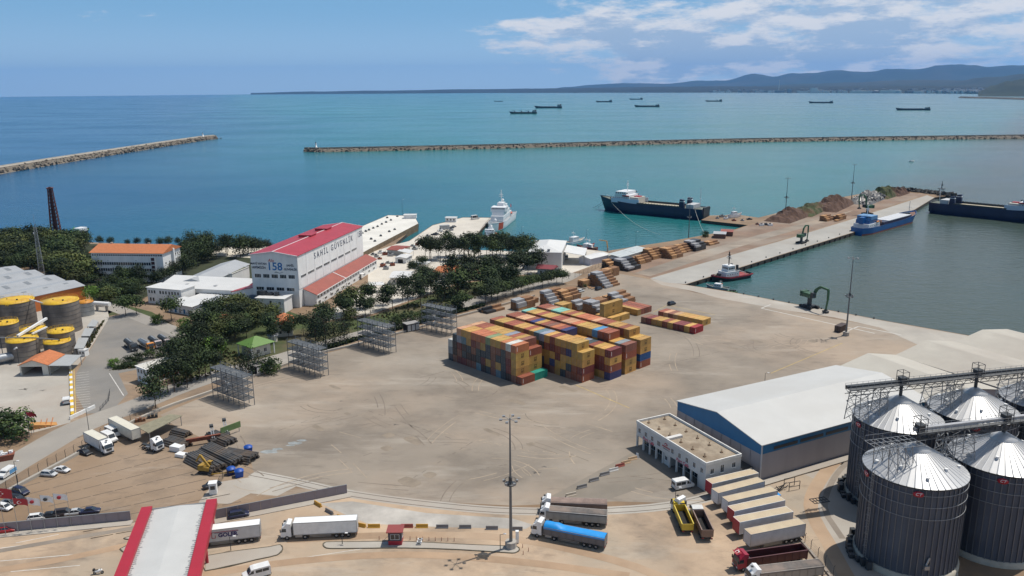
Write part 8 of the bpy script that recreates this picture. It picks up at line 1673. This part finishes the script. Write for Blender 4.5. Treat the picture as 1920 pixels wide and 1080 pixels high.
def pier_rocks():
    b=MB();rnd=random.Random(9);P=[G(*p) for p in ((1682,356),(1714,359),(1750,363),(1784,367.5))]
    for k in range(520):
        i=rnd.randrange(3);p=P[i].lerp(P[i+1],rnd.random());s=rnd.uniform(.8,2.);R=Matrix.Rotation(rnd.random()*6,3,Vector((rnd.random()-.5,rnd.random()-.5,rnd.random())).normalized());p=p+Vector((rnd.uniform(-3,3),rnd.uniform(-4,4),rnd.uniform(-1.5,1.4)))
        b.add([R@Vector((x*s,y*s*.8,q*s*.6))+p for x in (-1,1) for y in (-1,1) for q in (-1,1)],[(0,1,3,2),(4,6,7,5),(0,4,5,1),(2,3,7,6),(0,2,6,4),(1,5,7,3)])
    o=stuff(b.build('pier_rocks',mat('dark_wet_rock',(.05,.046,.04),.8,var=.4,scale=.4)));o['label']='dark rocks along the tail of the far pier';o['category']='rocks'
pier_rocks()
CRATE={}
def crates(pxs,cat,name,mk,group,labs,z=0.):
    for px,lab in zip(pxs,labs):g=G(*px,z);r=thing(name,lab,cat,g,random.uniform(-.4,.4),group);mk(r)
def mk_pallet(r):
    for k in range(4):b=MB();b.box(0,1.2,.28*k,.28*k+.2,.42,.46);b.build('plank',WOOD,r)
    b=MB();b.box(.1,1.1,.05,1.0,.02,.42);b.build('load',mat('pale_sack',(.6,.55,.45),.9),r)
crates(((1096,538),(1101,539.5),(1106,540.5),(1111,541),(1104,542),(1109,543)),'pallet','pallet',mk_pallet,'pallets by the dark flanked stack',['loaded pallet in the cluster beside the black estate']*6)
def mk_gear(r):
    rnd=random.Random(hash(r['label'])%99);b=MB();w,d,h=rnd.uniform(1,2),rnd.uniform(.8,1.4),rnd.uniform(.7,1.6);b.box(-w,w,-d,d,.1,h);b.build('casing',rnd.choice((DARK,GREY,mat('rust_paint',(.22,.07,.04)),WPAINT)),r);b=MB();b.box(-w*.6,w*.3,-d*.6,d*.4,h,h+.5);b.bar((0,0,h),(.4,.2,h+1.2),.12);b.build('top_gear',DARK,r)
def mk_fit(r):
    b=MB();b.box(-.8,.8,-.5,.5,0,.7);b.build('casing',DARK,r);b=MB();b.cyl((-.5,0,.9),(.5,0,.9),.4,n=8);b.build('drum',GREY,r)
crates([(1345,410),(1354,407),(1361,411),(1376,414),(1392,414),(1405,412),(1420,421),(1428,423),(1436,422),(1444,423)],'machine','quay_gear',mk_gear,'gear standing on the berth spur',['dark gear box first on the berth spur','gear box second along the berth spur','gear box third along the berth spur','gear box in the middle of the berth spur','gear box near the root of the spur','gear box at the root of the spur','black bundled gear first on the pier road','black bundled gear second on the pier road','black bundled gear third on the pier road','black bundled gear last on the pier road'])
crates([(714,475),(722,478),(733,480),(700,478),(706,482),(712,486),(728,494),(718,500),(736,498),(724,505),(745,470),(774,462),(782,460),(789,455),(796,449),(802,445),(778,468),(800,452),(818,440),(826,434),(838,437),(846,432)],'machine','yard_gear',mk_gear,'boat gear on the naval yard',[f'piece of boat gear, {w} along the naval slip' for w in ORD[1:22]]+['last piece of boat gear on the naval quay'])
crates([(679,438),(686,434.5),(692,432),(700,428.5),(708,425.5),(716,421),(724,417.5),(733,413.5),(745,406.5),(714,443),(730,435),(740,431),(696,449),(703,453),(726,409)],'winch','deck_fitting',mk_fit,'fittings on the white slip deck',[f'small dark fitting, {w} on the white slip deck' for w in ORD[1:16]],3.)
g=G(748,407);r=house('slip_hut','small white hut at the far end of the slip deck','hut',G(757,410,3.),0,9,5,2.6,'flat',0,WHITE,WHITER,.3);r=house('quay_hut','white square hut at the end of the naval quay','hut',G(835,416.5),-.1,8,5,3.2,'flat',0,WHITE,WHITER,.3);front(r,8,3,[1.2]);r=house('quay_container_hut','grey cabin on the naval quay','cabin',G(826,431),.3,6.5,3,2.8,'flat',0,mat('grey_cabin',(.35,.36,.36),.7),GREYROOF,.1)
P=[G(*p) for p in ((879,456),(896,440),(907,424),(919,410))];r=thing('quay_railing','pipe railing along the edge of the naval quay beside the patrol ship','railing',P[0]);rails(r,[p-P[0] for p in P],1.1,3,DARK)
# quay fenders and bollards on the near edges
b=MB();b.cyl((0,0,0),(0,0,.5),.28,n=8);b.cyl((0,0,.5),(0,0,.65),.42,n=8);QB=b.mesh('mooring_bollard',[DARK])
for pa,pb,n,lab in (((1288,531),(1596,434),13,'mooring bollard on the inner edge of the far pier'),((1396,551),(1640,597),9,'mooring bollard on the near quay edge')):
    a,c=G(*pa),G(*pb);nn=(c-a).normalized();sgn=Vector((-nn.y,nn.x,0))*.8
    for k in range(n):tag(put(QB,'mooring_bollard',None,None,a.lerp(c,k/(n-1))+(sgn if n==13 else -sgn)),lab,'bollard',lab+'s')
b=MB();a,c=G(1285,533.5),G(1598,436.5);n=26;u=(c-a).normalized();nv=Vector((u.y,-u.x,0))
for k in range(n):p=a.lerp(c,(k+.5)/n)+nv*.25;b.cyl(p+Vector((0,0,-.3)),p+Vector((0,0,-1.9)),.35,n=8)
o=stuff(b.build('quay_fenders',BLACK));o['label']='black tyre fenders along the pier wall';o['category']='fender'
b=MB();b.box(0,9,-1.6,1.6,.1,2.4);g=G(1240,591); 
# scaffold bits by the trailers
g=G(1448,922);r=thing('scrap_cage','dark steel frame and scrap beside the blue roofed cabin','frame',g,radians(18));b=MB();rnd=random.Random(6)
for k in range(9):b.bar((rnd.uniform(-3,4),rnd.uniform(-1,1),0),(rnd.uniform(-3,5),rnd.uniform(-1,1),rnd.uniform(.6,2.)),.12)
b.build('bar',DARK,r);b=MB()
for x in (4,7):b.bar((x,-1,0),(x,-1,2.2),.12);b.bar((x,1,0),(x,1,2.2),.12)
for y in (-1,1):b.bar((4,y,2.2),(7,y,2.2),.12);b.bar((4,y,1.),(7,y,1.),.1)
b.build('cage',DARK,r)
g=G(1444,948);r=thing('blue_cabin','small dark cabin with bright blue roof behind the trailers','cabin',g,radians(15));b=MB();b.box(0,2.6,0,2.2,0,2.2);b.build('wall',mat('dark_blue_cabin',(.02,.04,.09),.6),r);b=MB();b.box(-.1,2.7,-.1,2.3,2.2,2.35);b.build('roof',TARP_B,r);b=MB();b.box(-.12,2.72,-.14,-.1,2.1,2.4);b.build('roof_edge',WPAINT,r)
g=G(1528,945);r=thing('ground_grating','rusty steel grating lying on the silo road','grating',g,radians(15));b=MB()
for k in range(6):b.bar((k*.8,0,.1),(k*.8,2.2,.1),.1)
for y in (0,1.1,2.2):b.bar((0,y,.1),(4,y,.1),.12)
b.build('bar',DARK,r)
# ================================================================ TREES
def leaf_mesh(name,m,seed,shape,n,leaf,clumps):
    rnd=random.Random(seed);b=MB();cl=[]
    for _ in range(clumps):
        for _t in range(50):
            u=Vector((rnd.gauss(0,1),rnd.gauss(0,1),rnd.gauss(0,1))).normalized()*rnd.uniform(.45,1.);p=shape(u,rnd)
            if p is not None:break
        cl.append((p,rnd.uniform(.16,.30)))
    for p,cr in cl:
        mi=rnd.choice((0,0,1)); 
        for _ in range(n // clumps):
            d=Vector((rnd.gauss(0,1),rnd.gauss(0,1),rnd.gauss(0,1)*.75));d=d.normalized()*cr*rnd.uniform(.5,1.05);c=p+d
            nrm=(d.normalized()+Vector((rnd.uniform(-.7,.7),rnd.uniform(-.7,.7),rnd.uniform(-.2,1.)))).normalized();a=nrm.cross(Vector((rnd.random(),rnd.random(),rnd.random()+.1))).normalized();e=nrm.cross(a);l=leaf*rnd.uniform(.7,1.35)
            b.add([c-a*l-e*l*.45,c+a*l*.2-e*l*.6,c+a*l+e*l*.3,c-a*l*.3+e*l*.65],[(0,1,2,3)],mi)
    return b.mesh(name,m)
def ell(rx,rz,zc,flat=0.):
    def f(u,rnd):
        p=Vector((u.x*rx,u.y*rx,zc+u.z*rz));
        if flat and u.z<-.25:p.z=zc-rz*.25+rnd.uniform(-.05,.05)
        return p
    return f
def leafmat(n,c): 
    if n in MATS:return MATS[n]
    m=mat(n,c,.75,var=.45,scale=.9,spec=.25);nt=m.node_tree;p=nt.nodes['Principled BSDF'];src=p.inputs['Base Color'].links[0].from_socket;oi=nt.nodes.new('ShaderNodeObjectInfo');mr=nt.nodes.new('ShaderNodeMapRange');nt.links.new(oi.outputs['Random'],mr.inputs[0]);mr.inputs[3].default_value=.7;mr.inputs[4].default_value=1.7
    mx=nt.nodes.new('ShaderNodeMixRGB');mx.blend_type='MULTIPLY';mx.inputs[0].default_value=1;cb=nt.nodes.new('ShaderNodeCombineXYZ');[nt.links.new(mr.outputs[0],cb.inputs[k]) for k in range(3)];nt.links.new(src,mx.inputs[1]);nt.links.new(cb.outputs[0],mx.inputs[2]);nt.links.new(mx.outputs[0],p.inputs['Base Color']);return m
PG=[leafmat('dark_pine_needles',(.016,.027,.010)),leafmat('pine_needles',(.040,.060,.020))];PB=[leafmat('umbrella_pine_needles',(.022,.038,.013)),leafmat('umbrella_pine_light',(.052,.078,.022))];BG=[leafmat('fresh_leaf',(.065,.125,.018)),leafmat('fresh_leaf_light',(.10,.17,.03))];OL=[leafmat('olive_leaf',(.055,.070,.020)),leafmat('olive_leaf_light',(.085,.095,.03))];CY=[leafmat('cypress_leaf',(.012,.022,.010)),leafmat('cypress_leaf_light',(.02,.034,.014))];RS=[leafmat('rust_leaf',(.15,.06,.025)),leafmat('rust_leaf_light',(.20,.09,.035))]
def cone(u,rnd): 
    z=rnd.random()**1.3;a=rnd.random()*6.28;r_=(1-z)*.36*rnd.uniform(.5,1)+.03;return Vector((r_*cos(a),r_*sin(a),.12+z*.86))
def spire(u,rnd):z=rnd.random();a=rnd.random()*6.28;r_=.085*min(1,(1-z)*3)*rnd.uniform(.6,1)*min(1,.4+z*4);return Vector((r_*cos(a),r_*sin(a),.03+z*.94))
CROWNS={'pine':[leaf_mesh('crown',PG,s,ell(.30,.27,.68),1150,.030,46) for s in range(5)],'umbrella':[leaf_mesh('crown',PB,20+s,ell(.40,.26,.70,.3),1250,.034,46) for s in range(4)],'conifer':[leaf_mesh('crown',PG,40+s,cone,1200,.026,60) for s in range(3)],'cypress':[leaf_mesh('crown',CY,60+s,spire,900,.020,60) for s in range(2)],'green':[leaf_mesh('crown',BG,80+s,ell(.40,.36,.60),1150,.036,40) for s in range(2)],'olive':[leaf_mesh('crown',OL,90+s,ell(.38,.34,.60),1100,.036,40) for s in range(2)],'rust':[leaf_mesh('crown',RS,99,ell(.40,.36,.58),1000,.036,36)],'bush':[leaf_mesh('crown',PB,110+s,ell(.62,.46,.46),1100,.048,36) for s in range(2)],'grove':[leaf_mesh('crown',PG,130+s,ell(.27,.17,.80),1000,.030,40) for s in range(4)],'gbush':[leaf_mesh('crown',BG,120,ell(.62,.46,.46),1000,.048,36)]}
def trunk_mesh(kind,seed):
    rnd=random.Random(seed);b=MB();top={'pine':.8,'grove':.85,'umbrella':.66,'conifer':.95,'cypress':.9}.get(kind,.55);p=Vector((0,0,-.01));k=5;r0=.018
    for i in range(k):q=Vector((rnd.uniform(-.012,.012)*i,rnd.uniform(-.012,.012)*i,top*(i+1)/k));b.cyl(p,q,r0*(1-i/k*.7),r0*(1-(i+1)/k*.7),n=6,cap=False);p=q
    for _ in range(6):a=rnd.random()*6.28;z=top*rnd.uniform(.6,.9);b.cyl((0,0,z),(.2*cos(a),.2*sin(a),z+rnd.uniform(.05,.16)),r0*.4,r0*.15,n=5,cap=False)
    return b.mesh('trunk',[TRUNK])
TRUNKS={k:[trunk_mesh(k,s) for s in range(3)] for k in CROWNS}
TNAME={'pine':'pine_tree','grove':'pine_tree','umbrella':'umbrella_pine','conifer':'conifer_tree','cypress':'cypress_tree','green':'broadleaf_tree','olive':'broadleaf_tree','rust':'broadleaf_tree','bush':'round_bush','gbush':'round_bush'}
TR=random.Random(77);NTREE=[0]
def tree(g,h,kind,label,group=None,wide=1.):
    r=thing(TNAME[kind],label,'bush' if 'bush' in kind else 'tree',(g.x,g.y,0),TR.random()*6.28,group);s=h;c=put(TR.choice(CROWNS[kind]),'crown',r);c.scale=(s*wide*TR.uniform(.9,1.12),s*wide*TR.uniform(.9,1.12),s*TR.uniform(.95,1.05));t=put(TR.choice(TRUNKS[kind]),'trunk',r);t.scale=(s,s,s);NTREE[0]+=1;return r
def trow(pa,pb,n,h,kind,where,jit=1.5,wide=1.):
    a,c=G(*pa),G(*pb)
    for i in range(n):
        t=(i+TR.uniform(-.25,.25))/max(1,n-1);g=a.lerp(c,t)+Vector((TR.uniform(-jit,jit),TR.uniform(-jit,jit),0));k=kind if isinstance(kind,str) else TR.choice(kind)
        tree(g,h*TR.uniform(.82,1.15),k,{'pine':'dark pine','grove':'tall bare stemmed pine','umbrella':'round crowned pine','conifer':'dark pointed conifer','olive':'olive green tree','green':'fresh green tree','bush':'dark rounded bush','cypress':'slim dark cypress'}[k]+', '+ORD[i+1]+' from chimney side, '+where.replace(' the ',' '),'trees '+where,wide)
def tfill(poly,n,h,kinds,where,wide=1.,mind=3.2):
    P=[G(*p) for p in poly];xs,ys=[p.x for p in P],[p.y for p in P];done=[];tries=0
    while len(done)<n and tries<n*60:
        tries+=1;x,y=TR.uniform(min(xs),max(xs)),TR.uniform(min(ys),max(ys));ins=False
        for p,q in zip(P,P[1:]+P[:1]):
            if (p.y>y)!=(q.y>y) and x<(q.x-p.x)*(y-p.y)/(q.y-p.y)+p.x:ins=not ins
        if not ins or any(hypot(x-a,y-b_)<mind for a,b_ in done):continue
        done.append((x,y));k=TR.choice(kinds);tree(Vector((x,y,0)),h*TR.uniform(.75,1.2),k,{'pine':'dark pine','grove':'tall bare stemmed pine','umbrella':'round crowned pine','conifer':'dark pointed conifer','olive':'olive green tree','green':'fresh green tree','bush':'dark rounded bush','cypress':'slim dark cypress'}[k]+' '+where,'trees '+where,wide)
# the row of round pines on the wall side of the harbour road, nearest the timber
for px in ((868,580),(910,569),(922,565.5),(933,562),(947,557.5),(962,553),(978,548.5),(990,545.5),(1001,541),(1017,538),(1029,535.5),(1044,532.5),(1054,531)):_k=globals().get('_k',0)+1;tree(G(*px),TR.uniform(6.8,8.2),'umbrella',ORD[_k]+' round crowned pine from the racks in the wall side row','round pines along the harbour road wall',1.2)
trow((660,600),(850,556),11,9.5,('grove','pine','grove'),'in the double row behind the road, below the annex',2.5,1.15);trow((640,590),(820,548),10,10.5,'grove','in the rear row before the coast guard annex',2.5);trow((735,612),(860,578),8,4.6,'bush','in the hedge row beside the harbour road',1.,1.1)
tfill([(840,552),(880,525),(960,512),(1010,522),(1000,540),(900,562)],15,10.5,('pine','grove','umbrella'),'in the dark clump before the boat hall',1.2,3.4)
tfill([(782,494),(812,492),(895,494),(990,487),(985,479),(870,476),(800,484)],34,12.5,('grove','grove','grove','umbrella'),'in the tall grove beside the patrol ship',1.0,3.0);trow((840,530),(880,520),2,13,'pine','standing before the orange hipped roof',1);trow((900,520),(975,507),7,11.5,'pine','between the grove and the boat hall',3.5,1.2)
trow((992,498),(1003,512),3,11,'pine','at the corner of the boat hall',2);trow((800,532),(808,550),3,11,'pine','beside the white workshop',2)
for px,h,k,lab in (((777,516),8,'umbrella','lone round pine behind the white workshop'),((793,503),7,'umbrella','lone round pine by the pale flat hut'),((768,505),4,'conifer','small pointed conifer beside the pale flat hut')):tree(G(*px),h,k,lab)
for px,h in (((592,640),13),((611,651),13.5),((628,645),11),((646,642),9.5),((467,704),11),((487,697),8),((455,700),5.5)):tree(G(*px),h,'cypress','slim dark cypress in the line between lodge and third rack','slim cypresses along the yard wall',1.15)
tfill([(560,628),(590,600),(660,588),(665,612),(600,634)],8,10,('grove','pine','olive'),'behind the cypress line',1.1,3.4)
tfill([(395,612),(415,585),(470,585),(512,598),(515,640),(440,640),(405,650)],20,9,('pine','olive','olive','umbrella','grove'),'in the dark thicket round the orange roofed house',1.15,3.2);trow((520,640),(545,628),3,8,'pine','beside the orange roofed house',2);tree(G(424,625),7.5,'rust','rust brown tree in the middle of the dark thicket')
tfill([(318,690),(350,642),(385,620),(420,650),(405,690),(345,715)],14,10,('pine','grove','conifer'),'in the dark stand behind the gate building',1.1,3.2);trow((345,725),(400,704),5,10,'grove','along the road beside the gate building',1.5);tree(G(292,765),10.5,'pine','tall lone pine leaning over the road by the tyre row',None,1.1);trow((308,742),(330,733),3,10,'grove','next to the lone leaning pine',1)
for px,h,k,lab in (((322,601),10,'umbrella','perfectly round pine standing before the white works'),((236,592),9,'umbrella','large round pine at the corner of the side road'),((256,589),8.5,'umbrella','second round pine at the corner of the side road'),((296,607),4.6,'gbush','fresh green bush beside the side road'),((345,618),5.2,'gbush','larger fresh green bush on the verge'),((172,566),8.5,'green','bright green tree at the end of the orange factory wall'),((207,570),8.5,'olive','olive green tree beyond the bright green one'),((229,556),7.5,'conifer','pointed conifer on the path before the works'),((402,672),8.5,'green','bright yellow green tree beside the green roofed lodge'),((508,700),6.5,'bush','thick dark bush behind the black cabin'),((25,822),8.5,'bush','large dark rounded tree by the slender flagpoles'),((6,815),8,'bush','dark rounded tree at the picture edge'),((215,687),3.6,'gbush','small clipped tree at the corner of the tanker yard hedge'),((240,684),3.8,'bush','clipped tree in the middle of the tanker yard hedge'),((258,678),3.8,'bush','clipped tree at the end of the tanker yard hedge'),((282,671),3.8,'bush','clipped tree behind the gate building roof'),((303,668),3.8,'bush','clipped tree under the dark stand'),((1322,444),4.5,'bush','dark green bush at the end of the brown quay sheds'),((1097,541),2.5,'olive','straggly olive shrub by the pallets') ):tree(G(*px),h,k,lab)
trow((216,692),(252,689),5,1.8,'bush','in the low hedge by the tanker yard',.5,1.2)
# woodland on the left, tree by tree
tfill([(-60,520),(-40,462),(60,457),(150,458),(200,466),(168,480),(165,545),(120,528),(80,512)],96,11.5,('pine','pine','pine','olive','umbrella'),'in the wood below the lattice chimney',1.3,3.6)
tfill([(160,545),(168,520),(205,515),(250,535),(275,545),(262,560),(215,570)],24,6.8,('pine','pine','umbrella'),'in front of the office block',1.3,3.2);trow((238,535),(262,540),2,11,'pine','right before the office windows',2,.9)
tfill([(335,510),(345,468),(385,466),(470,478),(470,484),(400,488),(330,530)],26,11,('pine','conifer','pine'),'between the office block and the beach',1.15,3.4);trow((472,476),(498,474),4,8.5,'pine','on the beach beside the coast guard hall',2,1.2);trow((295,540),(345,515),6,8.5,'pine','at the gable end of the office',2,1.15);trow((197,463),(340,463),8,6,'pine','behind the office roof',3,1.1)
def hedge():
    P=line([(604,657),(671,637),(760,614.5),(846,589.5),(908,573)],1.);rnd=random.Random(3);b=MB()
    for _ in range(5200):
        i=rnd.randrange(len(P)-1);c=P[i].lerp(P[i+1],rnd.random())+Vector((rnd.uniform(-1,1),rnd.uniform(-1,1),rnd.uniform(.05,1.25)));a=Vector((rnd.uniform(-1,1),rnd.uniform(-1,1),rnd.uniform(-.5,.5))).normalized()*.3;e=Vector((rnd.uniform(-1,1),rnd.uniform(-1,1),rnd.uniform(-.2,1))).normalized()*.26;b.add([c-a-e,c+a-e,c+a+e,c-a+e],[(0,1,2,3)],rnd.randrange(2))
    r=thing('hedge','long dark clipped hedge along the road side of the boundary wall','hedge',(0,0,0));stuff(b.build('foliage',PG,r))
hedge()
def ground_cover():
    m=[mat('weed_tuft',(.07,.085,.025),1.,var=.5,scale=1.),mat('dry_weed',(.16,.12,.05),1.,var=.4,scale=1.)];b=MB();rnd=random.Random(31)
    for poly,n in (([(560,640),(700,594),(860,535),(1060,514),(1060,520),(900,558),(735,606)],900),([(345,622),(400,640),(500,690),(400,702),(330,728),(310,700),(346,660)],800),([(160,640),(196,600),(182,625),(165,655)],300),([(205,695),(256,690),(230,684)],100)):
        P=[G(*p) for p in poly]
        xs,ys=[p.x for p in P],[p.y for p in P]
        for _ in range(n):
            for _t in range(80):
                x,y=rnd.uniform(min(xs),max(xs)),rnd.uniform(min(ys),max(ys))
                if sum((p.y>y)!=(q.y>y) and x<(q.x-p.x)*(y-p.y)/(q.y-p.y)+p.x for p,q in zip(P,P[1:]+P[:1]))%2:break
            p=Vector((x,y,0));h=rnd.uniform(.2,.7);mi=rnd.random()<.35
            for _q in range(2):an=rnd.random()*6;v=Vector((cos(an),sin(an),0))*h;b.add([p-v,p+v,p+v*.6+Vector((0,0,h)),p-v*.6+Vector((0,0,h))],[(0,1,2,3)],int(mi))
    o=stuff(b.build('weeds',m));o['label']='patchy weeds on the verges';o['category']='weeds'
ground_cover()
print('trees',NTREE,'containers',_ncont,'timber',NT)
